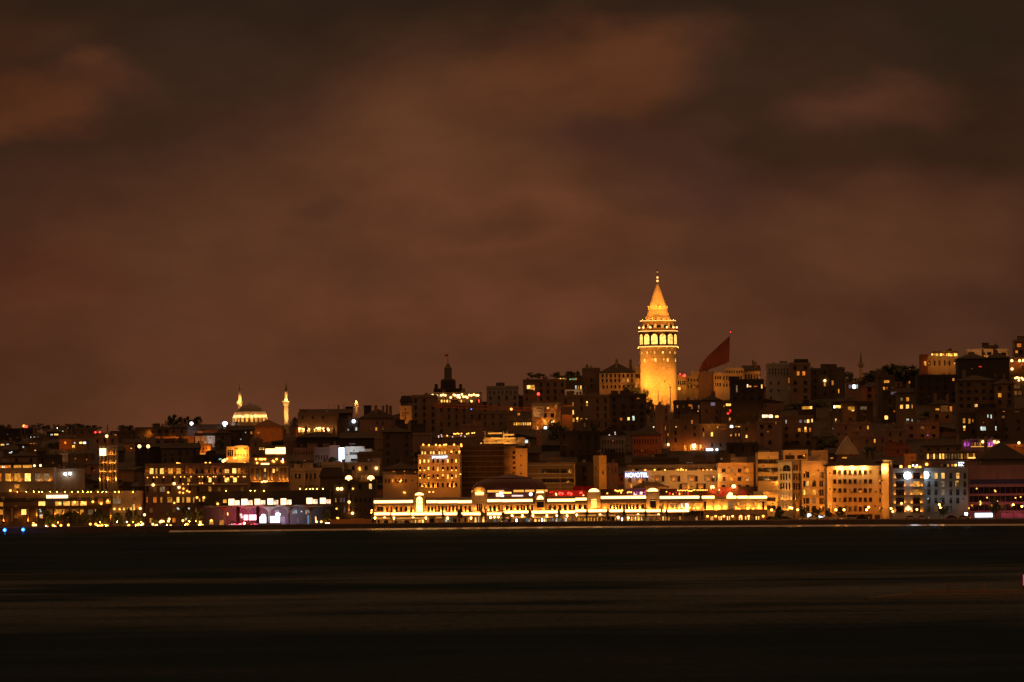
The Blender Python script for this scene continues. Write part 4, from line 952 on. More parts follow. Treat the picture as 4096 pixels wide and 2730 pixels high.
# -- brown and ornate blocks
b = B('tall narrow cream block with arched top window and spotlit shafts', 8, 108, 300, 968, D=2004, col='cream', name='ornate_building', cat='apartment block', dep=18, trim=True, junk=0,
  yaw=22, xc=222, roof='flat')
b.win(178, 1016, 56, 52, '.', True)
for y, h in ((1088,50),(1168,54),(1250,50)):
    for x in (133,155,178,203): b.win(x, y, 11, h, 'm' if y > 1200 else '.', fr='cream')
    for x in (240,260,280): b.win(x, y, 12, h, '.', face='s', fr='cream')
for x in (242,262): b.win(x, 1012, 14, 44, '.', face='s')
for x in (144,167,190,213): b.lamp(x, 1275, 60, 's', .45, .1); b.lamp(x, 1196, 10, 's', .45, .08, body=False)
for x in (250,285): b.lamp(x, 1275, 70, 's', .5, .1, face='s')
for x in (150,178,206): b.lamp(x, 1362, 80, 's', .9, .15); b.win(x, 1330, 14, 40, 'm', fr='cream')
for x, y in ((140,1120),(190,1030),(200,1180)): b.lamp(x, y, 190, 'Y', 5, .3, body=False)
b.slab(100, 305, 952, 962, 1.2, 'brown', 'cornice'); b.slab(102, 303, 1046, 1052, .5, 'cream', 'ledge')
b = B('brown six-storey block with projecting bays next to the ornate cream block', 8, 300, 512, 975, D=2010, col='stone', name='apartment_building', dep=18, junk=1, trim=True)
for i, y in enumerate((1072,1146,1217,1288,1352)):
    for x, w in ((325,14),(352,24),(405,30),(455,12),(472,12),(492,16)):
        c_ = '.' if (i*5+x) % 7 else 'm'
        if (i, x) == (1,352): c_ = 'w'
        if (i, x) in ((2,325),): c_ = 'G'
        if (i, x) in ((2,405),(0,405),(2,352)): c_ = 'y'
        b.win(x, y, w, 44, c_, fr='sand')
for y in (1040,1105,1178,1252,1322): b.slab(380, 512, y-4, y+4, .7, 'stone', 'bay_ledge')
for x, y, P in ((435,1035,120),(490,1035,120),(330,1050,60),(440,1210,60),(340,1330,90),(470,1340,140),(400,1120,60)): b.lamp(x, y, P*1.4, 'a', 3.0, .3, body=False)
# sand block with long window bands
b = B('amber office block with long ribbon windows and white mullions', 8, -60, 112, 900, D=2028, col='sand', name='office_building', cat='office building', dep=18, junk=0)
for y in (962,1030,1102): b.grid(*(-58,y-20,110,y+20,['....'],.9,.85), fr='cream')
for y in (925,995,1065,1138): b.slab(-60, 112, y-3, y+3, .3, 'sand', 'ledge')
for x, y in ((-20,1000),(60,1060),(20,930),(60,1150)): b.lamp(x, y, 170, 's', 5, .3, body=False)
b.lamp(102, 1142, 260, 's', 1.6, .35)
b = B('low bright balcony block squeezed between terminal and ornate block', 8, -10, 112, 1222, D=2016, col='cream', name='apartment_building', dep=10, junk=0)
for y in (1275,1340): b.grid(*(10,y-18,88,y+18,['..'],.9,.8))
for x, y in ((5,1252),(60,1310),(100,1300)): b.lamp(x, y, 150, 's', 2, .3, body=False)
b.slab(-15, 116, 1214, 1224, 1.4, 'cream', 'cornice'); b.slab(20, 110, 1166, 1174, .9, 'cream', 'balcony')
# tall penthouses behind them
b = B('pale penthouse with arcade windows above the ornate block', 8, 150, 355, 884, D=2032, col='sand', name='penthouse_building', cat='apartment block', dep=14, junk=0)
for i in range(6): b.win(172+i*13, 925, 9, 34, '.', True)
b.win(300, 925, 60, 28, '.'); b.lamp(200, 900, 60, 'a', 4, .3, body=False); b.lamp(330, 910, 90, 'a', 4, .3, body=False)
b = B('plain sand-coloured roof block behind the brown bay-fronted block', 8, 384, 520, 886, D=2040, col='sand', name='penthouse_building', cat='apartment block', dep=10, junk=0); b.lamp(440, 915, 90, 'a', 5, .3, body=False); b.win(377, 925, 10, 26, '.')
b = B('roof with steep gable behind the floodlit cream block', 8, 600, 770, 905, D=2080, col='brown', name='gabled_house', cat='house', roof='gable', rh=6.5, roofcol='concrete', junk=0, wins=[(655,932,40,14,'y')]); b.lamp(700, 900, 60, 'a', 5, .3, body=False)
B('low dark roofs behind the gabled roof with a skylight', 8, 510, 625, 900, D=2090, col='brown', name='house', cat='house', roof='ridge', rh=2, wins=[(552,935,26,10,'y')])
# ---- blocks behind the annexe
b = B('yellow-lit block with paired casements above the annexe', 7, 660, 962, 975, D=2045, col='sand', name='apartment_building', dep=18, junk=0, trim=True, grids=[(675,1006,945,1042,['.m.y'],.42,.9),(675,1078,945,1112,['.y.w'],.42,.9),(675,1145,945,1178,['....'],.42,.9)])
for y in (1003,1045,1118): b.slab(660, 962, y-3, y+3, .35, 'sand', 'ledge')
for x, y, P in ((700,1090,170),(800,1060,150),(900,1090,150),(750,1000,90),(880,1000,90),(690,1020,70)): b.lamp(x, y, P, 'a', 5.5, .3, body=False)
b = B('set-back brown strip of wall between two amber blocks', 7, 962, 1000, 975, D=2060, col='stone', name='stair_tower', cat='building', dep=12, junk=0)
b = B('amber tower block with stacked three-part windows', 7, 1000, 1110, 886, D=2050, col='sand', name='office_building', cat='office building', dep=16, junk=0, grids=[(1008,928,1068,1235,['.','.','.','.'],.8,.42)])
for x, y in ((1040,930),(1040,1010),(1040,1090),(1030,1160)): b.lamp(x, y, 120, 's', 6, .3, body=False)
b.grid(1078,928,1110,1085,['.','.'],.8,.42)
# ---- the hotel with the blue-white sign
nx0 = 2060+932/2.1196; NOV = B('wide cream hotel with recessed balconies and a blue-white rooftop sign', 0, nx0, 2560+660/2.1196, 1400+1040/2.1196, D=2052, col='cream', name='hotel_building', cat='hotel', dep=18, junk=0)
def nw(k, x, y, w, h, c): NOV.win(x, y, w, h, c, k=k)
for x, c in ((45,'.'),(195,'.'),(330,'.'),(478,'.'),(620,'.'),(655,'.'),(268,'m'),(408,'m'),(552,'m')): nw(7, x, 1093, 20, 44, c)
for x in (150,290,437,578):
    NOV.slab(x-28, x+28, 1062, 1118, .12, 'brown', 'recess_panel', k=7); NOV.lamp(x, 1108, 50, 's', .7, .12, k=7)
for x, c in ((345,'.'),(410,'y'),(488,'.'),(548,'.')): nw(7, x, 1160, 18, 50, c)
for x in (380,515): NOV.slab(x-25, x+25, 1130, 1182, .12, 'brown', 'recess_panel', k=7); NOV.lamp(x, 1180, 60, 's', .6, .12, k=7)
for x, c in ((975,'.'),(1050,'y'),(1115,'.')): nw(5, x, 1102, 20, 34, c)
nw(5, 985, 1155, 16, 34, 'y'); NOV.slab(1030, 1110, 1085, 1118, .12, 'brown', 'recess_panel', k=5); NOV.lamp(1060, 1118, 60, 's', .6, .12, k=5)
for x in (100,250,400,540,640): NOV.lamp(x, 1075, 150, 'Y', 6, .3, k=7, body=False)
for x in (960,1080): NOV.lamp(x, 1115, 120, 's', 5, .3, k=5, body=False)
for x in (230,330,430,640): NOV.lamp(x, 1160, 80, 's', 5, .3, k=7, body=False)
p = NOV.hit(5, 934, 1080, .5); q = NOV.hit(5, 1128, 1042, .5)
sgn = thing('rooftop_sign', 'blue and white illuminated hotel name sign on the parapet', 'sign', (0,0,0)) if False else NOV.root
t1 = text('NOVOTEL', sgn, (p.x, -.8, p.z), 2.2, glow('N', True), .1, 1.0, 'sign_lettering'); wcur = max(v.co.x for v in t1.data.vertices); t1.scale = ((q.x-p.x)/wcur, (q.z-p.z)/1.55, 1)
t2 = text('NOVOTEL', sgn, (p.x-.12, -.62, p.z-.12), 2.2, glow('n', True), .04, 1.0, 'sign_halo'); t2.scale = (t1.scale[0]*1.015, t1.scale[1]*1.16, 1)
pent = B('glass penthouse restaurant with many small lamps on the wide cream hotel', 0, 2560-105/2.1196, 2560+655/2.1196, 1400+990/2.1196, D=2056, col='brown', name='rooftop_restaurant', cat='restaurant', dep=12, junk=0, trim=True)
for i in range(24):
    x = -90+i*31; pent.win(x, 1022, 24, 24, 'ddmd.y'[i*5 % 6], k=7)
pent.bulbs([(45,1020),(124,1018),(212,1020),(295,1030),(325,1018),(345,1024),(365,1020),(390,1022),(455,1030),(535,1022),(570,1020),(605,1020),(48,1028),(350,1012)], .28, 'A', .6, k=7)
# pyramid-roof pavilion in front of the hotel
b = B('timber pavilion with flared eaves in front of the wide cream hotel', 7, -45, 230, 1165, D=2040, col='sand', name='roof_pavilion', cat='pavilion', dep=14, roof='hip', rh=2.6, roofcol='bronze', junk=0)
b.slab(-130, 330, 1186, 1196, 3, 'cream', 'awning'); b.lamp(60, 1200, 220, 's', 3.4, .3, body=False); b.lamp(-60, 1205, 150, 's', 3.4, .3, body=False); b.lamp(180, 1190, 120, 's', 3.4, .3, body=False); b.strip(-125, 40, 1196, 8, 'G', 3.2)
b.lamp(100, 1150, 100, 's', 3.0, .2, body=False)
# rooftop bars on the terminal
def bar_(label, k, x0, x1, y0, D, pts, c='A', wallc='bronze', r=.26):
    b = B(label, k, x0, x1, y0, D=D, col=wallc, name='rooftop_bar', cat='rooftop bar', dep=6, junk=0); b.bulbs(pts, r, c, .6); return b
rs = random.Random(21)
b = bar_('rooftop bar glowing red beside the domed hall', 5, 285, 612, 1208, 2034, [(347,1220),(350,1230),(580,1235)], 's', 'brick')
b.bulbs([(380,1218),(390,1222),(400,1220),(455,1218),(462,1222),(475,1222),(560,1215)], .5, 'R', .6); b.win(308,1210,36,18,'r'); b.win(395,1222,46,12,'r')
for x in (310,390,460,560): b.lamp(x, 1225, 60, 'r', 2, .2, body=False)
b = B('low red-lit shed roof beneath the yellow stair tower', 5, 495, 660, 1172, D=2040, col='red', name='shed', cat='shed', dep=5, junk=0); b.lamp(570, 1185, 14, 'r', 4, .2, body=False)
b = bar_('dark rooftop bar with purple lamps near the hotel sign', 5, 725, 1112, 1196, 2034, [(782,1218)]+[(850+i*12, 1192+((i*7) % 5)*2) for i in range(6)]+[(955,1210),(968,1206),(985,1208),(900,1212)], 'A')
b.bulbs([(1018,1222),(1070,1215)], .55, 'P'); b.grid(1000,1198,1112,1240,['kpvpk','pkpvp'],.8,.7)
for x in (1020,1090): b.lamp(x, 1215, 50, 'p', 2, .2, body=False)
b = bar_('long rooftop bar with red seats and a garland of bulbs', 7, 170, 590, 1196, 2034, [(320+i*13, 1192+(i % 2)*2) for i in range(6)]+[(400+i*8, 1190+[0,4,7,8,8,7,4,0,-2][i]) for i in range(9)]+[(485+i*14, 1190) for i in range(7)]+[(335,1218),(335,1226),(280,1225),(225,1204)], 'A', r=.2)
b.grid(240,1196,420,1235,['rdrdrdr'],.7,.8); b.lamp(300, 1222, 26, 'r', 2, .2, body=False); b.lamp(450, 1200, 30, 'a', 2, .2, body=False)
b = bar_('boxy rooftop bar with red walls and two big round lamps', 7, 578, 830, 1180, 2036, [(672,1188)], 's', 'brick'); b.bulbs([(614,1166),(795,1158)], .75, 's', 1.0); b.bulbs([(745,1240),(755,1225)], .4, 's', .8)
for x, c in ((614,'a'),(795,'a')): b.lamp(x, 1180, 130, c, 2, .3, body=False)
for x in (600,700,740,870): b.lamp(x, 1215, 45, 'r', 2, .2, body=False)
b.grid(640,1190,820,1235,['drdrd'],.7,.7)
B('row of blank glass screens on the terminal roof next to the boxy bar', 7, 832, 1010, 1175, D=2034, col='dark', name='roof_screen', cat='screen wall', dep=2, junk=0)

# ================================================================== second row behind the terminal
JW = B('tall amber-lit hotel with nine columns of windows and a white rooftop sign', 4, 235, 606, 900, D=2090, col='sand', name='hotel_building', cat='hotel', dep=16, junk=0, trim=True, yaw=6, xc=593)
for j, (y, r) in enumerate(((942,'GGG...G.G'),(1005,'.dG G....'.replace(' ','.')),(1070,'......G.G'),(1145,'.........'))):
    for i, x in enumerate((256,291,327,367,405,448,490,524,560)):
        if j == 3 and i == 6: pass
        JW.win(x, y, 17, 28 if j < 3 else 34, r[i], fr='sand')
for x, P in ((273,85),(309,85),(348,60),(384,75),(508,85),(542,75)): JW.lamp(x, 1164, P, 's', .6, .12)
for j, y in enumerate((1021,1086)):
    for i, x in enumerate((256,291,327,405,448,490,524,560)):
        if (i+j) % 3 != 2: JW.bulbs([(x, y)], .22, 'A', .3)
JW.bulbs([(256,958),(597,1055)], .22, 'A', .3)
for x, y, P in ((300,1050,230),(420,1060,230),(540,1050,230),(300,960,130),(480,970,140),(560,1120,180),(260,1130,120)): JW.lamp(x, y, P, 'a', 7, .4, body=False)
JW.slab(375, 470, 1100, 1104, 1.0, 'brown', 'awning'); JW.win(333,1205,18,16,'G'); JW.win(367,1205,16,14,'G')
p = JW.hit(4, 357, 919, .7); q = JW.hit(4, 488, 899, .7); t1 = text('JW MARRIOTT', JW.root, (p.x, -.7, p.z), 1.6, glow('N', True), .08, 1, 'sign_lettering'); wcur = max(v.co.x for v in t1.data.vertices); t1.scale = ((q.x-p.x)/wcur, (q.z-p.z)/1.13, 1)
b = B('set-back glazed attic storey of the tall amber hotel', 4, 258, 592, 826, D=2096, col='sand', name='attic_storey', cat='attic storey', dep=10, junk=0, grids=[(262,858,598,896,['GGdGGdGGGd.d.G'],.6,.85)])
b.bulbs([(282,804),(330,808),(390,806),(422,810),(458,806),(475,804),(543,804),(603,803),(605,816),(588,862),(520,864)], .33, 'A', .8); b.lamp(420, 850, 60, 'a', 3, .3, body=False); b.lamp(540, 850, 60, 'a', 3, .3, body=False)
b = B('scaffolded block wrapped in brown netting beside the tall amber hotel', 4, 606, 965, 812, D=2110, col='bronze', name='scaffolded_building', cat='building site', dep=18, junk=0, trim=False)
for y in range(855, 1180, 45): b.slab(606, 1060, y-2, y+1, .7, 'brown', 'scaffold_deck')
for x in range(620, 965, 34): b.slab(x-1, x+1, 815, 1180, .75, 'bronze', 'scaffold_pole')
for x, y in ((700,1120),(820,1110),(900,1080),(740,1000),(860,960),(690,900),(830,860)): b.lamp(x, y, 20, 'y', 5, .3, body=False)
b = B('ladder-like scaffold tower between netting and the blank beige wall', 4, 965, 1066, 830, D=2112, col='brown', name='scaffold_tower', cat='scaffold', dep=8, junk=0, grids=[(1035,850,1066,1060,['.','.','.','.','.'],.8,.7)])
b = B('block with a tall blank beige wall lit from below', 5, 8, 105, 852, D=2118, col='cream', name='blank_walled_building', cat='building', dep=14, junk=0, trim=False, roof='flat')
for y in (900,980,1050): b.lamp(50, y, 230, 'a', 7, .5, body=False)
B('sloping roof edge stepping down from the blank beige wall', 5, 105, 215, 880, D=2135, col='dark', name='house', cat='house', dep=14, roof='ridge', rh=3)
b = B('rooftop machinery deck with glowing ducts above the scaffolding', 4, 790, 1144, 760, D=2140, col='concrete', name='plant_deck', cat='rooftop plant', dep=16, junk=0, base=W(4, 900, 815, 2140).z)
for x0, x1, y in ((830,950,708),(960,1050,720),(860,1060,752),(800,1070,792)): b.slab(x0, x1, y-7, y+7, 2, 'steel', 'duct')
for x in (800,960,990): b.slab(x, x+8, 690, 760, 1.5, 'steel', 'vent_pipe')
for x, y in ((860,735),(950,740),(1030,740),(900,778),(1000,778),(820,778)): b.lamp(x, y, 150, 'y', 3.2, .2, body=False)
b.bulbs([(773,795),(866,803)], .35, 'w')
for i, x in enumerate(range(850, 1050, 33)): b.win(x, 752, 28, 9, 'GHyG'[i % 4])
b = B('grey glass office with a square grid of mullions', 5, 105, 512, 972, D=2075, col='brown', name='glass_office', cat='office building', dep=20, junk=2, trim=True)
for y0, y1 in ((1010,1048),(1090,1128)): b.grid(*(228,y0,500,y1,['........'],.9,.95), fr='concrete')
for x in range(110, 512, 26): b.slab(x-1, x+1, 975, 1205, .25, 'concrete', 'mullion')
for y in (978,1050,1086,1130,1165): b.slab(105, 512, y-1.5, y+1.5, .3, 'concrete', 'transom')
b.slab(380, 385, 975, 1200, .5, 'sand', 'mullion'); b.slab(498, 510, 975, 1200, .5, 'sand', 'mullion')
for x, y in ((180,1150),(320,1160),(450,1130),(250,1060),(470,1030)): b.lamp(x, y, 90, 'y', 7, .4, body=False)
B('dark glass extension of the gridded office', 5, 512, 662, 970, D=2095, col='dark', name='office_building', cat='office building', dep=14, junk=1, auto=4, aw=(1.8,1.8)); 
b = B('narrow yellow stair tower with small slit windows', 5, 665, 775, 912, D=2085, col='yellow', name='stair_tower', cat='tower block', dep=8, junk=1, yaw=-30, xc=712, wins=[(745,1038,9,36,'.')])
for y in (1000,1080): b.win(690, y, 8, 14, '.', face='s')
for y in (960,1050,1130): b.lamp(735, y, 80, 'a', 5, .4, body=False); b.lamp(690, y, 90, 'y', 5, .4, body=False, face='s')
b = B('dim block adjoining the yellow stair tower', 5, 775, 872, 976, D=2100, col='rose', name='apartment_building', dep=10, junk=1, grids=[(778,1000,870,1040,['...'],.35,.9)]); b.lamp(800, 1060, 50, 'o', 6, .4, body=False)
b = B('low brown block with a row of small windows under the hill', 4, -60, 232, 1075, D=2120, col='stone', name='apartment_building', dep=12, roof='flat', grids=[(-50,1095,150,1125,['..y....'],.3,.9)]); b.lamp(190, 1110, 70, 'o', 4, .3, body=False); b.lamp(60, 1120, 40, 'a', 6, .3, body=False); b.bulbs([(95,1107),(85,1116),(118,1208),(126,1212)], .25, 'A')
B('flat mauve wall rising behind the tall amber hotel', 4, 192, 350, 716, yb=880, col='rose', name='warehouse', cat='warehouse', dep=16, junk=0)
B('dark house roofs stepping up behind the low brown block', 4, -60, 235, 1015, D=2160, col='brown', name='house', cat='house', roof='hip', rh=2.5, junk=2, wins=[(122,1030,8,8,'y'),(122,1056,9,9,'o'),(30,1032,30,6,'o'),(215,1036,14,8,'o')])
b = B('dim roof terrace strung with pinkish lamps behind the tall hotel', 4, 275, 740, 738, yb=830, col='brown', name='roof_terrace', cat='restaurant', dep=10, junk=1)
b.bulbs([(543,712),(556,714),(570,709),(582,712),(606,710),(651,714),(666,709),(697,706),(714,704),(485,728)], .28, 'A', .5); b.bulbs([(412,730),(412,740),(435,722),(440,735),(530,738),(600,728),(635,735)], .25, 'q', .5)
b.grid(400,720,690,745,['vdvdvdvvd'],.6,.8)

# ================================================================== the old town below the domed tower
b = B('silhouetted old office palace crowned by a stepped turret', 4, 370, 612, 340, D=2640, col='coal', name='old_palace', cat='palace', dep=16, junk=0, trim=True)
b.slab(378, 404, 290, 345, .2, 'coal', 'corner_turret', back=6); b.slab(586, 610, 290, 345, .2, 'coal', 'corner_turret', back=6)
c0 = b.hit(4, 492, 345); Zt = lambda y: b.hit(4, 492, y).z; rq = lambda n: msz(4, n, 2640)
M().lathe([(rq(66),Zt(372)),(rq(64),Zt(262)),(rq(58),Zt(250)),(rq(34),Zt(243))], 8).obj('drum', wall('coal'), b.root, (c0.x, 8, 0))
M().lathe([(rq(33),Zt(246)),(rq(32),Zt(158)),(rq(34),Zt(154)),(rq(22),Zt(140)),(rq(14),Zt(122)),(rq(3),Zt(112)),(rq(1.5),Zt(30))], 8).obj('turret', wall('dark'), b.root, (c0.x, 8, 0))
m = M(); m.quad((0,0,0),(-1.6,.3,-.2),(-1.5,.3,-1.1),(0,0,-1.0)); m.obj('pennant', wall('red'), b.root, (c0.x, 8, Zt(34)))
b = B('terrace restaurant packed with warm lamps below the turreted palace', 4, 352, 775, 372, D=2615, col='dark', name='terrace_restaurant', cat='restaurant', dep=12, junk=1)
b.bulbs([(361,384),(397,388),(433,386),(451,382),(469,386),(541,382),(553,386),(574,400),(590,404),(609,378),(641,398),(672,384),(690,386),(711,380),(733,386),(747,386),(515,404),(622,398),(690,436),(655,404)], .5, 's', .8)
b.grid(425,420,640,448,['GHGHGHGHd'],.6,.8); b.win(580,382,26,16,'C'); b.win(751,436,12,24,'R')
for x in (400,470,540,610,700): b.lamp(x, 410, 34, 'a', 2.5, .2, body=False)
b = B('massive dark apartment house with a plain flank below the lamp-lit terrace', 4, 180, 400, 395, yb=700, col='brown', name='apartment_building', dep=18, junk=2, auto=5)
b = B('slender pale facade with a tall slit window lit from the street', 4, 84, 182, 488, D=2540, col='cream', name='town_house', cat='house', dep=12, junk=1, wins=[(130,500,14,18,'.'),(130,570,12,44,'.'),(130,650,12,40,'.')]); b.slab(104,158,530,542,.4,'brown','arch_hood'); b.lamp(130, 650, 170, 'a', 6, .4, body=False); b.lamp(110, 560, 100, 'a', 6, .4, body=False)
B('dark mansard-roofed corner house above the slender pale facade', 4, 90, 182, 440, D=2560, col='dark', name='corner_house', cat='house', dep=12, roof='mansard', rh=2.5)
b = B('broad brown apartment front under the level crane jib', 4, 400, 790, 470, yb=720, col='brown', name='apartment_building', dep=16, junk=3, auto=4, wins=[(690,503,12,10,'b')])
B('flat-roofed grey block with parapet on the skyline', 4, 818, 1090, 318, D=2650, col='grey', name='apartment_building', dep=14, junk=0, auto=3, grids=[(830,345,1080,372,['.......'],.3,.9)])
B('dark boxy roof house on top of the grey skyline block', 4, 898, 970, 290, D=2654, col='dark', name='roof_house', cat='roof house', dep=8, junk=0)
B('brown terrace house tucked below the grey skyline block', 4, 770, 1040, 535, yb=690, col='brown', name='apartment_building', dep=14, junk=2, auto=3)
B('mauve flat-topped house under the jib with a dim roof lamp', 4, 600, 785, 640, yb=790, col='rose', name='house', cat='house', dep=12, junk=1, wins=[(693,620,20,6,'y')])
b = B('cream house with dark shutters lit by yellow lamps behind the crane mast', 5, 142, 388, 462, yb=692, col='cream', name='town_house', cat='house', dep=13, junk=1, grids=[(225,538,345,572,['..'],.45,.95)],
  wins=[(255,612,28,50,'y'),(316,604,36,24,'G'),(190,665,16,24,'G'),(258,668,24,30,'C'),(348,485,12,30,'y'),(280,494,20,14,'G')])
for x, y, P in ((244,600,120),(300,600,170),(190,650,90),(330,520,60),(190,540,60)): b.lamp(x, y, P, 'a', 2.2, .2)
b = B('small house with a bright ribbon of windows beside the crane', 5, -70, 142, 600, yb=700, col='brown', name='house', cat='house', dep=12, junk=1, grids=[(-15,615,138,642,['yHHyHHHG'],.75,.9)]); b.lamp(-15, 585, 30, 'a', 1, .2)
b.bulbs([(32,546)], .6, 'o', .6)
# hill crest west of the tower
b = B('long crest block with dark shrubby roof terraces and one bright living room', 5, 68, 430, 262, D=2620, col='rose', name='apartment_building', dep=14, junk=3, wins=[(118,316,36,34,'w'),(150,318,34,38,'y'),(162,330,12,24,'G'),(320,256,16,24,'c')], auto=3)
b = B('terrace house with a white-lit balcony on the crest', 5, 425, 572, 350, D=2608, col='white', name='town_house', cat='house', dep=10, junk=0, grids=[(430,352,568,378,['.....'],.4,.8)]); b.lamp(500, 365, 40, 'w', 4, .3, body=False)
b = B('glass garden room glowing on a dark roof west of the tower', 5, 360, 572, 232, D=2624, col='dark', name='roof_house', cat='roof house', dep=8, junk=1, grids=[(365,235,435,260,['yGyGy'],.7,.9),(460,235,525,258,['gygy'],.6,.9),(505,298,570,338,['cyw'],.6,.8)])
B('tall dark block on the crest with two small chimneys', 5, 572, 722, 165, D=2625, col='brown', name='apartment_building', dep=14, junk=3, auto=4)
b = B('pale stuccoed mansion with hipped roof just west of the tower', 5, 716, 1018, 196, D=2618, col='cream', name='mansion', cat='mansion', dep=16, roof='hip', rh=4.5, junk=2, grids=[(725,205,1010,235,['........'],.35,.85),(725,245,1010,275,['.....yy.'],.35,.9),(730,298,1010,328,['........'],.35,.9)])
for x, P in ((760,30),(880,30),(975,60)): b.lamp(x, 320, P*.9, 'a', 3, .3, body=False); 
b.slab(716,1018,284,288,.5,'cream','ledge')
b = B('slim house pressed against the flank of the round tower', 5, 1016, 1072, 190, D=2622, col='cream', name='town_house', cat='house', dep=12, junk=1, grids=[(1020,205,1068,240,['....'],.5,.9)]); b.lamp(1045, 300, 120, 'y', 3, .3, body=False)
for lab, x0, x1, yt, yb, c_ in (('vast unlit apartment mass with a lone column of lit windows', 395, 800, 395, 760, 'brown'), ('unlit apartment mass with three small lit windows beneath the mansion', 800, 1112, 385, 700, 'dark')):
    B(lab, 5, x0, x1, yt, yb=yb, col=c_, dep=18, junk=3, auto=5, wins=[(492,462,10,34,'y'),(610,444,14,16,'G'),(610,468,18,20,'y'),(493,530,14,40,'G'),(497,596,20,34,'y'),(527,582,18,20,'G'),(530,604,16,18,'y'),(563,596,18,34,'y'),(607,590,18,14,'w'),(611,606,20,14,'G')] if x0 < 500 else [(900,588,22,24,'o'),(962,584,22,26,'G'),(1004,580,22,38,'c'),(1045,412,26,12,'o')])
B('pinkish flat-topped stair block under the unlit mass', 5, 416, 490, 798, yb=900, col='rose', name='stair_tower', cat='building', dep=8, junk=0)
B('pinkish annexe beside the flat-topped stair block', 5, 488, 535, 850, yb=905, col='rose', name='house', cat='house', dep=8, junk=0)
b = B('lit attic box attached to the cream house near the crane counterweight', 5, 396, 488, 486, D=2440, col='orange', name='attic_house', cat='house', dep=8, junk=0, wins=[(492,530,12,38,'G')]); b.lamp(440, 545, 60, 'o', 3, .3, body=False)
b = B('grey school building with a broad gable and rows of tall windows', 5, 718, 935, 722, yb=905, col='grey', name='school_building', cat='school', dep=18, roof='gable', rh=4.2, junk=0, grids=[(730,760,925,795,['........'],.35,.9),(730,830,925,870,['........'],.35,.9)], wins=[(830,712,50,26,'.')]); b.bulbs([(848,700),(850,716),(800,722)], .25, 'q'); b.bulbs([(830,772)], .2, 'o')
b = B('long red-brown school wing with a hipped roof east of the gable', 7, -65, 180, 725, yb=912, col='brick', name='school_wing', cat='school', dep=18, roof='hip', rh=4, junk=0, grids=[(-60,755,150,800,['.........'],.35,.9),(-60,840,150,880,['.........'],.35,.9)]); b.lamp(120, 830, 80, 'o', 6, .4, body=False); b.lamp(20, 850, 40, 'o', 8, .4, body=False); b.bulbs([(116,655)], .3, 'P')
B('flat dark roof strewn with ducts above the wide cream hotel', 7, -60, 330, 925, yb=1000, col='dark', name='flat_roofed_building', cat='building', dep=14, junk=5)
B('low flat roof with a pale skylight strip', 7, 320, 640, 945, yb=1000, col='brown', name='flat_roofed_building', cat='building', dep=12, junk=3, wins=[(422,957,56,12,'m')])
b = B('roof with a slanted lit awning next to the skylight strip', 7, 640, 770, 905, yb=985, col='dark', name='house', cat='house', dep=10, junk=2, wins=[(700,895,36,14,'y'),(690,925,20,20,'m')])
b = B('small sand-coloured roof house behind the yellow-lit block', 7, 755, 905, 925, yb=985, col='stone', name='roof_house', cat='roof house', dep=8, junk=1); b.lamp(780, 945, 40, 'a', 3, .3, body=False)
# ---- alley of sodium light below the tower
b = B('tall narrow house at the mouth of the orange-lit alley', 7, 132, 252, 480, yb=850, col='rose', name='town_house', cat='house', dep=12, junk=1, yaw=-35, xc=190, auto=5, wins=[(215,665,9,34,'y'),(237,720,8,24,'y')])
for x, y, P in ((160,690,40),(160,780,60),(225,810,70),(235,840,40),(215,760,14)): b.lamp(x, y, P, 'o', 3, .25, body=False, face='s' if x < 190 else 'f')
b.bulbs([(243,804)], .6, 's', 1.2)
b = B('dim house front with faint pilasters east of the alley', 7, 252, 350, 600, yb=858, col='brown', name='town_house', cat='house', dep=12, junk=1, auto=5, wins=[(306,653,14,6,'w')]); b.lamp(300, 835, 45, 'o', 2, .25, body=False); b.lamp(285, 845, 40, 'o', 2, .25, body=False)
b = B('tall plain house over the blazing orange workshop doors', 7, 350, 500, 560, yb=860, col='brown', name='town_house', cat='house', dep=14, junk=2, auto=4, fr='brown', wins=[(440,612,12,30,'o'),(502,606,10,12,'o'),(378,830,8,44,'y'),(388,832,6,44,'y'),(430,826,14,46,'G'),(447,822,18,50,'W'),(466,822,18,52,'W'),(482,828,10,46,'w')])
for x in (400,440,470): b.lamp(x, 838, 120, 'o', 1.8, .3, body=False)
b = B('wide brown block with an ochre-lit top gallery', 7, 500, 862, 640, yb=860, col='brown', name='apartment_building', dep=16, junk=2, wins=[(540,720,9,36,'y'),(565,720,7,34,'d'),(610,716,20,36,'G'),(772,724,18,18,'y'),(812,720,9,26,'y'),(840,720,9,26,'y'),(495,826,14,40,'w'),(513,826,18,44,'G'),(657,656,12,20,'y'),(776,650,28,22,'C'),(815,648,14,16,'y'),(840,648,24,16,'w')], auto=4)
for x in (515,545): b.lamp(x, 842, 70, 'o', 1.8, .3, body=False)
for x in (600,690,560): b.lamp(x, 652, 34, 'y', 1.8, .2, body=False)
b.bulbs([(570,846),(588,846),(609,846),(652,846)], .5, 'C', 2.0); b.bulbs([(882,796),(921,797)], .5, 'C', 2.0)
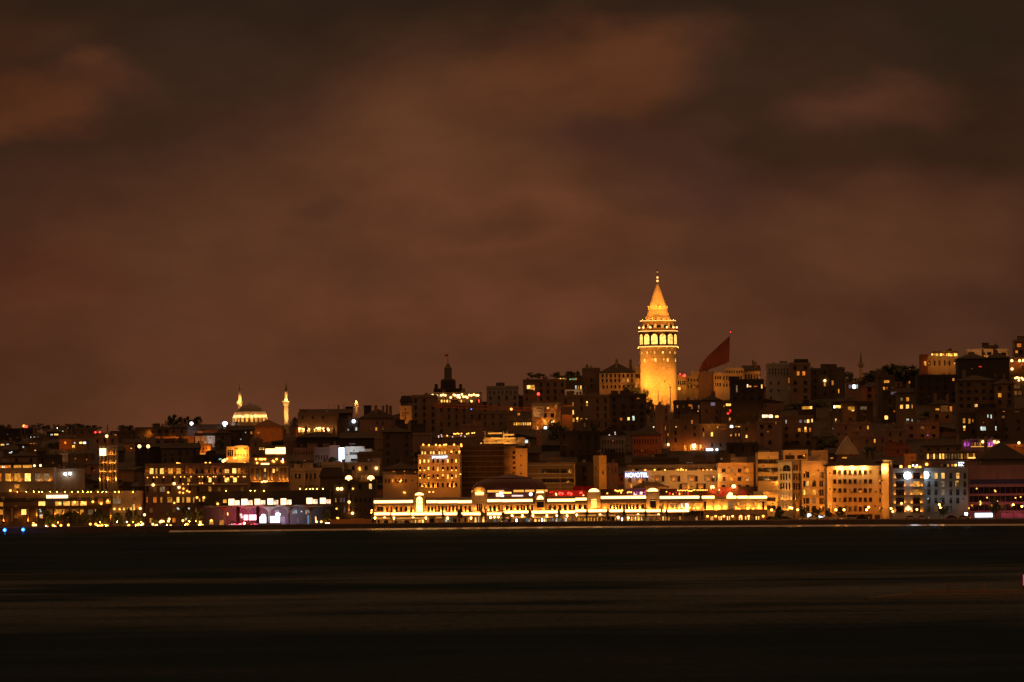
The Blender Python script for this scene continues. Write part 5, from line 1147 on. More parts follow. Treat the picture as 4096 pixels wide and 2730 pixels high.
# ---- crest east of the tower
b = B('row house with dark pilasters under a red lamp beside the tower', 7, 312, 392, 232, D=2622, col='sand', name='town_house', cat='house', dep=10, junk=1, grids=[(318,262,390,296,['....'],.4,.9),(318,315,345,342,['G'],.9,.9)]); b.bulbs([(376,217)], .6, 'R'); b.bulbs([(340,208)], .35, 'R'); b.lamp(345, 300, 110, 's', 3, .3, body=False)
b = B('square amber house with a string course east of the tower', 7, 392, 503, 230, D=2624, col='sand', name='town_house', cat='house', dep=12, junk=1, grids=[(398,245,498,268,['....'],.3,.9),(398,295,498,325,['....'],.3,.9)]); b.lamp(460, 320, 75, 's', 5, .3, body=False); b.slab(392,503,284,288,.4,'cream','ledge'); b.lamp(420, 290, 35, 's', 6, .3, body=False)
b = B('plain gable-sided block beneath the hanging flag', 7, 503, 628, 200, D=2610, col='rose', name='apartment_building', dep=14, roof='flat', junk=2); b.lamp(590, 300, 60, 'a', 6, .4, body=False)
b = B('orange-lit house front with balconies beneath the flag', 7, 625, 692, 205, D=2606, col='sand', name='town_house', cat='house', dep=12, junk=1, grids=[(630,220,690,250,['...'],.4,.9),(630,280,690,310,['...'],.4,.9)]); b.lamp(655, 300, 90, 'a', 4, .3, body=False); b.slab(625,690,262,268,.9,'cream','balcony')
b = B('grand amber-lit crest mansion with a stepped attic', 7, 692, 880, 208, D=2606, col='sand', name='mansion', cat='mansion', dep=14, junk=0, grids=[(700,222,870,258,['.......'],.35,.9),(700,285,870,315,['.......'],.35,.9)])
for x in (720,790,850): b.lamp(x, 275, 60, 's', 5, .3, body=False)
b.slab(688,884,206,214,.7,'cream','cornice')
b = B('attic storey set back on the amber-lit crest mansion', 7, 720, 880, 165, D=2612, col='sand', name='attic_storey', cat='attic storey', dep=8, junk=1, grids=[(728,174,872,200,['.......'],.4,.8)]); b.lamp(800, 200, 80, 's', 4, .3, body=False)
b = B('brown crest house joining the mansion and the tall pale slab', 7, 880, 1015, 180, D=2615, col='stone', name='town_house', cat='house', dep=14, roof='ridge', rh=2.5, junk=3, grids=[(885,205,1005,250,['.....'],.3,.8)]); b.lamp(1015, 215, 90, 'a', 3, .3, body=False)
b = B('tall pale slab block with vertical window strips on the skyline', 8, 15, 205, 165, D=2600, col='grey', name='apartment_building', dep=14, junk=2, grids=[(25,190,195,250,['.......','.......'],.3,.7)], auto=6, wins=[(197,295,12,44,'o'),(200,360,12,40,'d'),(18,340,26,24,'y'),(15,415,26,26,'y')])
b = B('blocky tower house with two orange windows under a black roof box', 8, 205, 374, 158, D=2596, col='brown', name='apartment_building', dep=14, junk=0, wins=[(274,236,26,34,'o'),(320,236,26,34,'o'),(274,236,6,34,'w')], auto=5)
B('black lift-house box on the skyline tower house', 8, 245, 358, 130, D=2600, col='coal', name='roof_house', cat='roof house', dep=8, junk=0)
b = B('dark block with a lone street lamp glare on its face', 8, 374, 530, 205, yb=470, col='dark', name='apartment_building', dep=14, junk=3, auto=5, wins=[(494,326,18,34,'y'),(494,300,16,16,'G')]); b.bulbs([(494,296)], .6, 's')
b = B('dark stepped block with two slit windows beside the minaret', 8, 530, 658, 198, yb=450, col='dark', name='apartment_building', dep=14, junk=3, auto=4, wins=[(558,314,18,40,'y'),(608,382,10,36,'y')])
b = B('flat-roofed house with greenish white kitchen windows', 8, 672, 775, 322, D=2560, col='rose', name='house', cat='house', dep=12, junk=1, wins=[(735,343,26,34,'C'),(758,343,18,34,'c'),(702,344,26,30,'v')])
b = B('black hillside block with windows glowing in two corners', 7, 770, 1050, 262, yb=640, col='coal', name='apartment_building', dep=14, junk=2, auto=3, wins=[(912,306,14,26,'P'),(934,310,20,14,'w'),(980,310,30,12,'o'),(1033,312,14,34,'G'),(820,330,14,60,'m')])
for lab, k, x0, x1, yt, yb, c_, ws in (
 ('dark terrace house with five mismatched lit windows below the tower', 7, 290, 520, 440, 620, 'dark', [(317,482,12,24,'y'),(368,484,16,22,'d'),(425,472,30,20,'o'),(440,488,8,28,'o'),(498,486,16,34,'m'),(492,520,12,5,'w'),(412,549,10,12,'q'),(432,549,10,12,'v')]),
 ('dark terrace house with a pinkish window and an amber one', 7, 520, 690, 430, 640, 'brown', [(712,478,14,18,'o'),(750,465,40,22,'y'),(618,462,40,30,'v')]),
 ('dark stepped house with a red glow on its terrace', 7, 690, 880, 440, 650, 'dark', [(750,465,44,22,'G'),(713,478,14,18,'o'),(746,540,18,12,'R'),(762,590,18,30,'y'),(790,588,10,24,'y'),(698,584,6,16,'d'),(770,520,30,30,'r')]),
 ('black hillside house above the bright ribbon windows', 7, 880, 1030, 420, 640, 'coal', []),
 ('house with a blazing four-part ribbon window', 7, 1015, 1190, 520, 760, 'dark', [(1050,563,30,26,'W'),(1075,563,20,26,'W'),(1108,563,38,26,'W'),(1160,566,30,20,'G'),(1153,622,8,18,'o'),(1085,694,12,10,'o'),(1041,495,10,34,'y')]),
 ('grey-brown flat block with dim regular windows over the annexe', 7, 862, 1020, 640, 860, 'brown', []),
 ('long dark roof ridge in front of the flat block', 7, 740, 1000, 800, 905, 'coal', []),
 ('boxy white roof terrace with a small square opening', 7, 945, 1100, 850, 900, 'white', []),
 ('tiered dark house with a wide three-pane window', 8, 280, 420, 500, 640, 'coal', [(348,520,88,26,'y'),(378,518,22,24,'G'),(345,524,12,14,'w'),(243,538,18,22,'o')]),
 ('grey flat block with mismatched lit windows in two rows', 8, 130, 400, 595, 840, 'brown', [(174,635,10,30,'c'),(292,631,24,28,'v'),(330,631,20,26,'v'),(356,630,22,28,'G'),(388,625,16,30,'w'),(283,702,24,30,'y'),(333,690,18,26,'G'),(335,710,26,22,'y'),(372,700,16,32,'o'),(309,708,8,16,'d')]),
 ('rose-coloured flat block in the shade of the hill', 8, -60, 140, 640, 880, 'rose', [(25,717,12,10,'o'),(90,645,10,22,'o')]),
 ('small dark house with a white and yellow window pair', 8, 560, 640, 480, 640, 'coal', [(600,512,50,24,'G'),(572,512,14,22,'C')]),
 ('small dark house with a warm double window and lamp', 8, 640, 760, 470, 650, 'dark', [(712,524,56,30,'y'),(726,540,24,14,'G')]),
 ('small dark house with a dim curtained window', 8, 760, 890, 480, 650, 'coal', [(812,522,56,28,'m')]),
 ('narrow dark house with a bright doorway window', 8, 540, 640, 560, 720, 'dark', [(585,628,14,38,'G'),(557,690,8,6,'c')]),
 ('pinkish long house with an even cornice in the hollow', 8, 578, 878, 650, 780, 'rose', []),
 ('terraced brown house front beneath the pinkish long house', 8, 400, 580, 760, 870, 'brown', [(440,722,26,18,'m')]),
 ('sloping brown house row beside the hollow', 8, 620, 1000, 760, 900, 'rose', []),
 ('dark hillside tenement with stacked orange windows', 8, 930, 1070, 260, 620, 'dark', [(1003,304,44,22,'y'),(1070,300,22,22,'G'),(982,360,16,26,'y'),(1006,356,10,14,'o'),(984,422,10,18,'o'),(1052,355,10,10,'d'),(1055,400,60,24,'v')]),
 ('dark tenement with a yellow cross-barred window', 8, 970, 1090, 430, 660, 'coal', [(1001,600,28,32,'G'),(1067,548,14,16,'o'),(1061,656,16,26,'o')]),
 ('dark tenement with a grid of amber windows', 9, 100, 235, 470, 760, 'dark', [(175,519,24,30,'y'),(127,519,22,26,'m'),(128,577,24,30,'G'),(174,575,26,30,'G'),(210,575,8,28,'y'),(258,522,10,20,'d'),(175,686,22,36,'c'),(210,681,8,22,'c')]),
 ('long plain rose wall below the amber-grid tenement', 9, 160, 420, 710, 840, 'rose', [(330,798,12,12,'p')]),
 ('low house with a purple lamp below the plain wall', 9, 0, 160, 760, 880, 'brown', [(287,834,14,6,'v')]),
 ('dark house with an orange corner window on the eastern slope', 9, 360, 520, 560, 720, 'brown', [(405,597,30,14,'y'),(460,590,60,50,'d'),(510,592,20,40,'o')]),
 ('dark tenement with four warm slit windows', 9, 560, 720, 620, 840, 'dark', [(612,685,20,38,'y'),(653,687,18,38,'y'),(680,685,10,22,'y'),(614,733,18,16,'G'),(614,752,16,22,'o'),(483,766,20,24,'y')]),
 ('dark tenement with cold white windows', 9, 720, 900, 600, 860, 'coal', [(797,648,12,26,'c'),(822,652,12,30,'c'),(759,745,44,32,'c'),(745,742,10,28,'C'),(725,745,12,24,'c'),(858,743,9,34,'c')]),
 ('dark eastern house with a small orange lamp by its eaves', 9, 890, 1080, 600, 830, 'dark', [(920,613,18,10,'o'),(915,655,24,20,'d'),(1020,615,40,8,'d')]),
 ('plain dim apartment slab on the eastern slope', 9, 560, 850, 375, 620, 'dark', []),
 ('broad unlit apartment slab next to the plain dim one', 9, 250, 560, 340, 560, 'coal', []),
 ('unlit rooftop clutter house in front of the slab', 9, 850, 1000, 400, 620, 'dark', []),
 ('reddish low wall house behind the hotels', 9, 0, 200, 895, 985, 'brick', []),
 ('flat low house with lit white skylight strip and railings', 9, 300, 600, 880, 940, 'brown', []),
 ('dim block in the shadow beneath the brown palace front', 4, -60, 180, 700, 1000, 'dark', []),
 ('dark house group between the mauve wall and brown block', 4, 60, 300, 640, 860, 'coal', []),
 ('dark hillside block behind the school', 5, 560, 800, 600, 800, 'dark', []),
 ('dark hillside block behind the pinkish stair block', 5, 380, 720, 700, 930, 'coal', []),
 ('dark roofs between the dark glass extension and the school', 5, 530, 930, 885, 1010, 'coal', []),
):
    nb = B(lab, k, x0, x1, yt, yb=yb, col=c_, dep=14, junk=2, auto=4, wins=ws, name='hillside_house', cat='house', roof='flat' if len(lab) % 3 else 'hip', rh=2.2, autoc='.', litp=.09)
    hr = random.Random(len(lab)*7+x0)
    for _ in range(hr.choice((0,1,1,2))): nb.lamp(hr.uniform(x0+15, x1-15), hr.uniform(yt+60, max(yt+70, yb-20)), hr.uniform(12, 45), hr.choice('oaa'), 4, .25, body=False)  # lights strewn at random, added for street glow on the fronts
# ---- eastern crest and right edge
b = B('cream skyline villa with tall windows lit from the terrace', 9, 300, 568, 196, D=2640, col='cream', name='villa', cat='villa', dep=12, junk=0, trim=True, grids=[(325,218,560,256,['......'],.28,.95)])
for x in (345,410,480,545): b.lamp(x, 240, 55, 's', 4, .3, body=False)
b = B('rust-coloured end tower of the skyline villa', 9, 278, 330, 182, D=2634, col='brick', name='villa_tower', cat='tower', dep=12, junk=0, wins=[(311,242,20,36,'y')]); b.lamp(300, 260, 40, 'o', 3, .3, body=False)
b = B('glowing glass roof lounge on the skyline villa', 9, 378, 566, 156, D=2646, col='brown', name='roof_lounge', cat='restaurant', dep=8, junk=2, grids=[(380,158,562,186,['yGyGHyHGHyGG'],.85,.9)]); b.bulbs([(366,172),(513,183),(545,178)], .4, 'A'); b.lamp(460, 170, 60, 'y', 2, .2, body=False)
b = B('white modern skyline house with dark openings', 9, 635, 955, 140, D=2650, col='white', name='villa', cat='villa', dep=10, junk=0, wins=[(668,168,44,26,'.'),(763,165,20,16,'.'),(808,165,26,22,'.'),(855,166,14,14,'.'),(918,168,34,20,'.'),(805,186,50,10,'.')])
for x in (700,800,900): b.lamp(x, 185, 60, 's', 5, .3, body=False)
B('low dark roof pod on the white modern skyline house', 9, 768, 880, 112, D=2654, col='dark', name='roof_house', cat='roof house', dep=6, junk=2)
b = B('dark stepped tower block at the end of the ridge', 9, 1002, 1100, 68, D=2640, col='brown', name='apartment_building', dep=12, junk=1, wins=[(1038,101,34,28,'o'),(1019,151,20,20,'y'),(1038,101,8,28,'y')], auto=3)
b = B('terraced block with three glaring balcony lamps below the ridge tower', 9, 960, 1100, 232, D=2600, col='brown', name='apartment_building', dep=12, junk=1); b.bulbs([(982,220),(1042,220),(1072,218),(984,284)], .6, 's', 1.2)
for x in (985,1042,1072): b.lamp(x, 240, 60, 'o', 2, .2, body=False)
b.grid(1030,255,1080,285,['d.'],.6,.8)
b = B('terrace cafe with a bright garland of lamps at the slope end', 9, 985, 1100, 360, D=2560, col='brown', name='terrace_cafe', cat='restaurant', dep=10, junk=0, grids=[(990,400,1050,440,['d'],.9,.7),(990,450,1060,490,['dd'],.9,.8),(990,505,1060,545,['m'],.9,.7)]); b.bulbs([(1010,354),(1022,350),(1034,353),(1036,372),(1058,354),(1070,366),(1065,360)], .45, 's')
b = B('purple and amber lit rooftop restaurant on the eastern slope', 9, 605, 888, 845, D=2210, col='brown', name='rooftop_restaurant', cat='restaurant', dep=8, junk=1, grids=[(608,850,655,885,['pp'],.85,.95),(665,850,790,888,['dydydy'],.8,.9),(795,848,835,882,['pp'],.9,.95),(838,848,885,886,['oGP'],.7,.8)])
b.bulbs([(758,848),(848,848),(876,852),(782,862)], .55, 's'); b.lamp(630, 865, 30, 'p', 1.5, .2, body=False); b.lamp(815, 865, 40, 'p', 1.5, .2, body=False); b.strip(665, 880, 885, 5, 'H', .5); b.slab(640, 860, 826, 830, 2, 'steel', 'awning')
b = B('long glazed roof restaurant with glowing bays behind the blue-grey block', 9, 315, 700, 930, D=2060, col='brown', name='rooftop_restaurant', cat='restaurant', dep=8, junk=0, grids=[(320,934,700,984,['GdGdGHmdmdmydydy'],.7,.9)]); b.slab(300, 745, 925, 930, 1.5, 'brown', 'roof_slab'); b.strip(645, 700, 972, 10, 'G', 1.0)
b = B('roof terrace with cool white and amber cabins on the blue-grey block', 9, 205, 640, 1012, D=1985, col='brown', name='roof_terrace', cat='restaurant', dep=8, junk=0, grids=[(208,1014,256,1046,['CcC'],.7,.6),(262,1030,278,1048,['y'],.8,.7),(315,1014,335,1038,['o'],.8,.8),(425,1016,500,1045,['d.y'],.6,.8),(510,1014,560,1042,['yG'],.8,.8),(565,1000,636,1040,['CCCC'],.8,.8)])
b.bulbs([(124,1040),(323,1022),(190,1040),(240,1046),(270,1046)], .5, 'A'); b.lamp(600, 1025, 40, 'c', 2, .2, body=False)
b = B('small amber-lit cabin on the roof over the round lamps', 9, 155, 242, 955, D=2050, col='orange', name='roof_cabin', cat='roof house', dep=6, junk=0); b.lamp(200, 970, 40, 'a', 4, .3, body=False)
b = B('sloping dark roofs with a dim orange terrace at the eastern edge', 9, 940, 1110, 880, D=2190, col='orange', name='terrace_house', cat='house', dep=10, junk=0, grids=[(1000,850,1050,866,['.y.'],.7,.8)]); b.lamp(1000, 885, 50, 'o', 3, .3, body=False); b.bulbs([(1037,856)], .5, 's')
B('huge dark hipped roof between slope restaurant and banded block', 9, 730, 1110, 985, D=2040, col='dark', name='large_roof_building', cat='building', dep=30, roof='hip', rh=6, junk=1)
for i, (x0, x1, yt) in enumerate(((565,790,205),(790,962,200))):
    B(('dark hump-roofed house in front of the white modern house', 'dark hump-roofed house beside the terraced block')[i], 9, x0, x1, yt, D=2590, col='coal', name='hillside_house', cat='house', roof='hip', rh=2.6, junk=1, dep=14, wins=[(672,282,14,8,'d'),(737,266,26,8,'r')] if i == 0 else [])
# ================================================================== west side: low waterfront quarter
b = B('long low waterfront block with planted parapet and a white lit sign', 1, -40, 1345, 1012, D=2030, col='brown', name='waterfront_block', cat='shopping block', dep=24, junk=0, trim=False)
b.grid(455,1100,1055,1160,['G HHHH'],.85,.95); b.grid(1170,1066,1460,1135,['y y'],.7,.9) if False else None
b.slab(-30, 1345, 1068, 1100, .04, 'coal', 'window_band'); b.slab(-30, 1345, 1165, 1190, .7, 'bronze', 'ledge')
for x0, x1, c in ((1180,1245,'o'),(1275,1335,'y')): b.win((x0+x1)/2, 1100, x1-x0, 70, c)
for x0, x1, c in ((-10,45,'y'),(258,318,'G'),(565,640,'d'),(668,745,'y'),(768,840,'d'),(862,940,'y'),(965,1012,'y'),(1060,1125,'m')): b.win((x0+x1)/2, 1235, x1-x0, 66, c)
b.win(15, 1155, 50, 80, 'y')
for x in (45,145,340,445,575,665,765,865,945,1155,1335): b.slab(x-10, x+10, 1190, 1350, .8, 'sand', 'pilaster')
for x, y in ((48,1335),(342,1330),(240,1270),(442,1265),(745,1310),(1150,1240),(1345,1290),(668,1250),(768,1250),(868,1250),(948,1255)): b.lamp(x, y, 50, 'a', 1.3, .12)
b.bulbs([(490,1125),(518,1138),(720,1130),(900,1115),(995,1118),(1025,1130),(1120,1110),(1300,1100),(1220,1132),(125,975),(410,1390)], .4, 'A', .4)
b.bulbs([(482,1200),(490,1225),(485,1278),(500,1270),(575,1305)], .3, 'c', .4)
p = b.hit(1, 560, 1068, .6); q = b.hit(1, 818, 1028, .6); m = M(); m.box(p.x, p.x+(q.x-p.x)*.27, -.75, -.55, p.z, q.z); m.box(p.x+(q.x-p.x)*.29, q.x, -.75, -.55, p.z, q.z); m.obj('lit_sign', glow('W', True), b.root)
b.auto(4, 'd', (1.3,1.6), (3.4,3.2), .4)
b2 = B('brown continuation block with flat awnings west of the long hotel', 1, 1350, 1700, 1000, D=2034, col='stone', name='waterfront_block', cat='shopping block', dep=20, junk=0)
b2.win(1410, 1102, 90, 70, 'm'); b2.bulbs([(1380,1196),(1445,1198),(1495,1196),(1535,1196),(1580,1194),(1620,1194)], .4, 'a', .8)
for x in (1500,1600): b2.slab(x-50, x+50, 1190, 1196, 1.6, 'brown', 'awning')
b2.lamp(1680, 1200, 60, 'a', 1, .15); b2.win(1680, 1400, 24, 50, 'G')
b2.auto(3, 'd', (1.3,1.6), (3.4,3.2), .4)
# building behind
b = B('brown hall with tall orange windows and an upper glazed lounge', 1, -60, 645, 722, D=2150, col='stone', name='waterfront_hall', cat='hall', dep=18, junk=0, trim=True)
for x, w, c in ((5,30,'o'),(100,75,'y'),(208,75,'y'),(335,75,'G'),(455,75,'m'),(560,70,'m')): b.win(x, 815, w, 95, c)
for x in (122,233,478,588): b.lamp(x, 858, 90, 's', .8, .15)
b.win(205, 925, 65, 50, 'y'); b.lamp(210, 1010, 50, 'y', 1.5, .15, body=False)
b = B('glazed roof lounge with a black planted roof on the brown hall', 1, -60, 390, 655, D=2156, col='coal', name='roof_lounge', cat='restaurant', dep=12, junk=1)
for x, w, c in ((60,150,'o'),(45,45,'W'),(210,95,'y'),(330,115,'y')): b.win(x, 688, w, 55 if w > 50 else 30, c)
b.bulbs([(415,675),(488,672)], .45, 's', -.5)
b = B('low white-walled block lit by two cold white lamps', 1, 640, 995, 735, D=2160, col='beige', name='white_walled_building', cat='building', dep=12, junk=1); b.bulbs([(785,775),(845,770)], .6, 'C', .8)
for x in (780,845): b.lamp(x, 800, 14, 'w', 1.8, .25, body=False)
# open-frame tower
T_ = 2120; k = 1
f0 = W(1, 1205, 850, T_); f1 = W(1, 1405, 850, T_); top = W(1, 1300, 435, T_).z; g0 = terr(f0.x, T_); w = f1.x-f0.x; h = top-g0
ft = thing('clock_tower', 'open concrete frame tower with a glowing square dial panel', 'tower', ((f0.x+f1.x)/2, T_, g0))
fx = lambda x: (x-1305)/3.016*T_/F; fz = lambda y: W(1, 1300, y, T_).z-g0
m = M()
for x in (1208,1252,1300,1332,1360,1398):
    for y in (0, 4, 8): m.box(fx(x)-.28, fx(x)+.28, y-.28, y+.28, 0, h)
for y in (437,545,642,745): m.box(-w/2-.1, w/2+.1, -.32, 8.32, fz(y)-.25, fz(y)+.25)
m.obj('frame', wall('sand'), ft); M().box(fx(1208),fx(1290),.4,7,0,fz(650)).obj('core', wall('brown'), ft)
a = M(); a.box(fx(1207),fx(1283),-.6,-.35,fz(553),fz(466)); a.obj('dial_panel', glow('W', True), ft)
for x, y in ((1330,530),(1356,530),(1384,530),(1245,636),(1282,636),(1330,638),(1352,640),(1386,634),(1212,740),(1240,742),(1270,744),(1330,742),(1386,740),(1205,838),(1305,838),(1398,838)):
    point(ft, (fx(x), -.75, fz(y)), 16 if y < 800 else 90, 's', .12)
# long brown hotel
b = B('long brown hotel with a sloping glazed attic and scattered warm windows', 2, 95, 1070, 858, D=2045, col='brown', name='hotel_building', cat='hotel', dep=20, roof='flat', junk=0, trim=True)
for x, w, c in ((158,36,'G'),(203,24,'y'),(255,38,'G'),(338,44,'y'),(415,44,'y'),(525,20,'o'),(873,46,'G'),(943,40,'G'),(988,28,'y'),(470,20,'.'),(585,24,'.'),(640,24,'.'),(700,24,'.'),(760,24,'.'),(815,24,'.')): b.win(x, 915 if w != 20 else 918, w, 56 if c != 'G' or w < 45 else 40, c)
for x in (120,300,380,480,545,690,740,770,825,1020): b.lamp(x, 935, 22, 'a', .7, .12, body=False)
b.slab(95, 1070, 944, 948, .6, 'sand', 'ledge'); b.slab(95, 1070, 1040, 1044, .4, 'sand', 'ledge')
for x, w, c in ((510,32,'y'),(712,30,'G'),(873,44,'G'),(950,36,'G'),(175,24,'.'),(270,24,'.'),(360,24,'.'),(430,24,'.'),(600,24,'.'),(660,24,'.'),(800,24,'.')): b.win(x, 998, w, 46, c)
for x, w, c in ((712,30,'y'),(190,34,'d'),(260,50,'m'),(415,24,'d'),(600,24,'.'),(120,24,'.'),(330,24,'.'),(520,24,'.')): b.win(x, 1088, w, 52, c)
for x, w, c in ((115,14,'o'),(190,34,'o'),(250,20,'y'),(330,50,'y'),(408,30,'G'),(458,20,'y'),(508,40,'y'),(558,14,'y'),(610,10,'y'),(652,20,'G'),(790,40,'d'),(855,44,'o')): b.win(x, 1188, w, 56, c)
b.bulbs([(118,977),(178,975),(208,973),(272,973),(376,971),(434,970),(470,970),(532,968),(610,968),(640,968),(692,968),(745,968),(766,968),(847,968),(912,968),(928,968),(980,968),(1030,968),(1046,968),(720,944),(615,1030),(640,1030),(745,1032),(455,1038),(505,1038)], .18, 'A', .4)
b.bulbs([(173,1047),(372,1034),(418,1070)], .5, 's', .6); b.bulbs([(316,1118),(424,1118),(457,1122),(516,1112),(495,1103),(460,1082),(588,1166),(373,1217),(785,1228)], .3, 'A', .6)
b.bulbs([(412,845),(425,848),(402,842),(672,840),(712,840)], .4, 'A', -1)
b.auto(6, 'd', (1.1,1.7), (3.1,3.4), .3)
for x in (300,600,900): b.lamp(x, 1010, 16, 'a', 8, .4, body=False)
# colonnaded bank
b = B('lit classical building with tall columns glowing from their feet', 2, 1072, 1458, 872, D=2075, col='brown', name='colonnaded_building', cat='classical building', dep=16, junk=0, trim=True)
pil = [1092,1140,1188,1268]+[540 and (1060+x/2.904-540)*2.375 for x in (-1,)]
for x in (1092,1140,1188,1268,1302,1400-26,1412,1448):
    p = b.hit(2, x, 1008); z1 = b.hit(2, x, 882).z; m = M(); m.lathe([(.42,0),(.34,.3),(.3,z1-p.z-.3),(.45,z1-p.z)], 12); m.obj('column', wall('cream'), b.root, (p.x,-.7,p.z)); b.lamp(x, 1005, 34, 's', 1.2, .12, body=False)
b.slab(1072, 1458, 870, 882, 1.4, 'cream', 'cornice'); b.slab(1072, 1458, 1010, 1016, 1.6, 'cream', 'plinth')
b.win(1235, 905, 20, 34, 'G'); b.win(1318, 912, 24, 40, 'G'); b.win(1165, 960, 20, 40, 'm'); b.win(1235, 960, 24, 44, 'm'); b.win(1350, 900, 24, 34, 'y')
b.bulbs([(1205,1018),(1225,1012),(1240,1015),(1258,1010)], .35, 's', 1.4)
b3 = B('roof deck crowded with amber lamps and a blazing white-gold pavilion', 2, 1090, 1440, 800, D=2082, col='brown', name='rooftop_restaurant', cat='restaurant', dep=10, junk=1)
b3.bulbs([(1150,802),(1160,838),(1185,802),(1200,803),(1212,802),(1235,802),(1310,818),(1320,825),(1345,802),(1395,822),(1405,830),(1040,840),(1050,842)], .38, 'A', .6); b3.strip(1197, 1275, 850, 22, 's', .8); b3.strip(1010, 1085, 776, 6, 'H', .6); b3.strip(1020, 1065, 803, 10, 'H', .6)
b3.win(1405, 815, 16, 40, 'C')
b4 = B('blazing golden glass pavilion on the roofline of the west quarter', 2, 1176, 1432, 690, D=2092, col='bronze', name='glass_pavilion', cat='pavilion', dep=8, junk=0)
m = M()
for x0, x1, y0, y1 in ((1242,1330,702,752),(1334,1428,690,752)):
    p = b4.hit(2, x0, y1); q = b4.hit(2, x1, y0); m.box(p.x, q.x, -.3, -.03, p.z, q.z)
m.obj('lit_glazing', glow('s', True), b4.root); b4.grid(1178,690,1230,716,['GyG'],.85,.9)
b = B('domed corner lantern house with a bright white cornice', 2, 870, 1082, 700, D=2105, col='sand', name='lantern_house', cat='building', dep=12, junk=0, grids=[(878,708,935,775,['...'],.4,.9)])
m = M(); p = b.hit(2, 965, 745, .0); q = b.hit(2, 1060, 684, 0); m.box(p.x,q.x,-1.2,3,p.z-3.5,q.z); m.box(p.x-.4,q.x+.4,-1.6,3.4,q.z,q.z+.4); m.obj('lantern', wall('cream'), b.root)
for x in (955,985,1012,1040,1070): b.lamp(x, 760, 170, 's', 2.4, .15, body=False)
for x in (975,1050): b.lamp(x, 700, 50, 's', 2.2, .12, body=False)
b.bulbs([(803,803),(815,800)], .3, 'g'); b.bulbs([(845,815),(838,820),(852,812)], .55, 's'); b.bulbs([(875,797),(940,793),(955,792)], .35, 'A')
b.slab(860, 1090, 845, 850, .5, 'brown', 'ledge')
# amber houses up the slope
b = B('plain orange cube-shaped house with flat roof in the west', 2, 45, 190, 537, yb=640, col='orange', name='cube_house', cat='house', dep=12, junk=0, wins=[(90,618,50,20,'.')], trim=False); b.lamp(110, 620, 150, 'a', 8, .4, body=False); b.lamp(150, 560, 80, 'a', 8, .4, body=False)
b = B('low orange terrace wall running east from the cube-shaped house', 2, 190, 428, 602, yb=690, col='orange', name='terrace_building', cat='building', dep=8, junk=2); b.lamp(370, 620, 60, 'a', 3, .3, body=False); b.lamp(250, 620, 40, 'a', 3, .3, body=False); b.lamp(400, 620, 60, 'a', 3, .3, body=False)
b = B('stepped orange house with arched blind windows and a glowing corner', 2, 500, 718, 668, yb=800, col='orange', name='arcaded_house', cat='house', dep=12, junk=0); 
for x in (590,620,650,680): b.win(x, 700, 18, 34, '.', True)
b.lamp(700, 715, 200, 's', 1.5, .3); b.lamp(600, 750, 70, 's', 2, .2, body=False); b.lamp(650, 730, 70, 'a', 4, .3, body=False); b.strip(550, 668, 752, 6, 'H', .6)
b = B('upper orange house with round-headed gable above the stepped one', 2, 450, 555, 598, yb=690, col='orange', name='terrace_building', cat='house', dep=10, junk=0); b.lamp(500, 640, 80, 'a', 4, .3, body=False)
b = B('pale domed kiosk and cornice lit white-green on the slope', 2, 572, 765, 580, yb=680, col='white', name='domed_kiosk', cat='kiosk', dep=8, junk=0, roof='mansard', rh=1.2, grids=[(590,625,700,660,['....'],.4,.8)]); b.lamp(690, 655, 40, 'c', 2, .2); b.lamp(720, 600, 30, 'c', 3, .2, body=False); b.lamp(655, 640, 60, 'a', 3, .2, body=False); m = M(); m.ball((0,0,0), 2.2, 0, 12, 1.4); p = b.hit(2, 655, 620, -1); m.obj('cupola', wall('cream'), b.root, (p.x, 1, p.z))
b = B('rust-coloured gabled hall in front of the domed mosque', 2, 1115, 1400, 498, yb=640, col='orange', name='gabled_hall', cat='hall', dep=18, roof='gable', rh=3.4, roofcol='brown', junk=0, wins=[(1240,480,34,16,'.'),(1172,552,28,22,'o'),(1345,500,20,20,'.')]); b.lamp(1200, 590, 200, 'o', 12, .5, body=False); b.lamp(1320, 560, 200, 'o', 12, .5, body=False)
b = B('long low roof with a dim mint and pink front below the white star lamp', 2, 480, 890, 520, yb=620, col='rose', name='long_house', cat='house', dep=12, roof='ridge', rh=2.5, junk=1, wins=[(628,548,26,26,'o'),(605,545,12,16,'o'),(850,545,70,20,'d')]); b.lamp(540, 535, 30, 'c', 3, .3, body=False); b.lamp(720, 540, 40, 'o', 3, .3, body=False)
b.bulbs([(537,463)], .85, 'C', .3); b.bulbs([(855,467)], 1.3, 'C', .3)
for i, (x0, x1, yt, ybb, c_, ws) in enumerate(((0,330,510,640,'dark',[]),(330,480,505,640,'brown',[]),(0,180,650,800,'dark',[(40,680,1,1,'.')]),(180,480,620,770,'dark',[]),(0,300,690,860,'coal',[]),(250,600,700,860,'dark',[]),(560,880,770,860,'coal',[(500,748,10,8,'g')]),(760,900,560,720,'dark',[(1005,612,10,10,'c')]),(880,1120,530,690,'dark',[(1105,550,18,28,'y'),(1050,548,8,8,'c'),(1005,612,10,10,'c')]),(1090,1200,620,760,'rose',[]))):
    B(('dark roofed house below the orange cube-shaped house','brown house between terrace wall and long mint front','dark house carrying two small white roof lamps','dark ridge house in the hollow east of the roof lamps','black low house nearest the hotel attic on the west','dark low house behind the glazed hotel attic','black low house beside the stepped orange house','dark slope house beneath the white star lamp','dark slope house just below the mosque portico','dim rosy house under the gabled rust-coloured hall')[i], 2, x0, x1, yt, yb=ybb, col=c_, name='hillside_house', cat='house', dep=14, roof=['flat','hip','ridge'][i % 3], junk=2, auto=2, wins=ws)
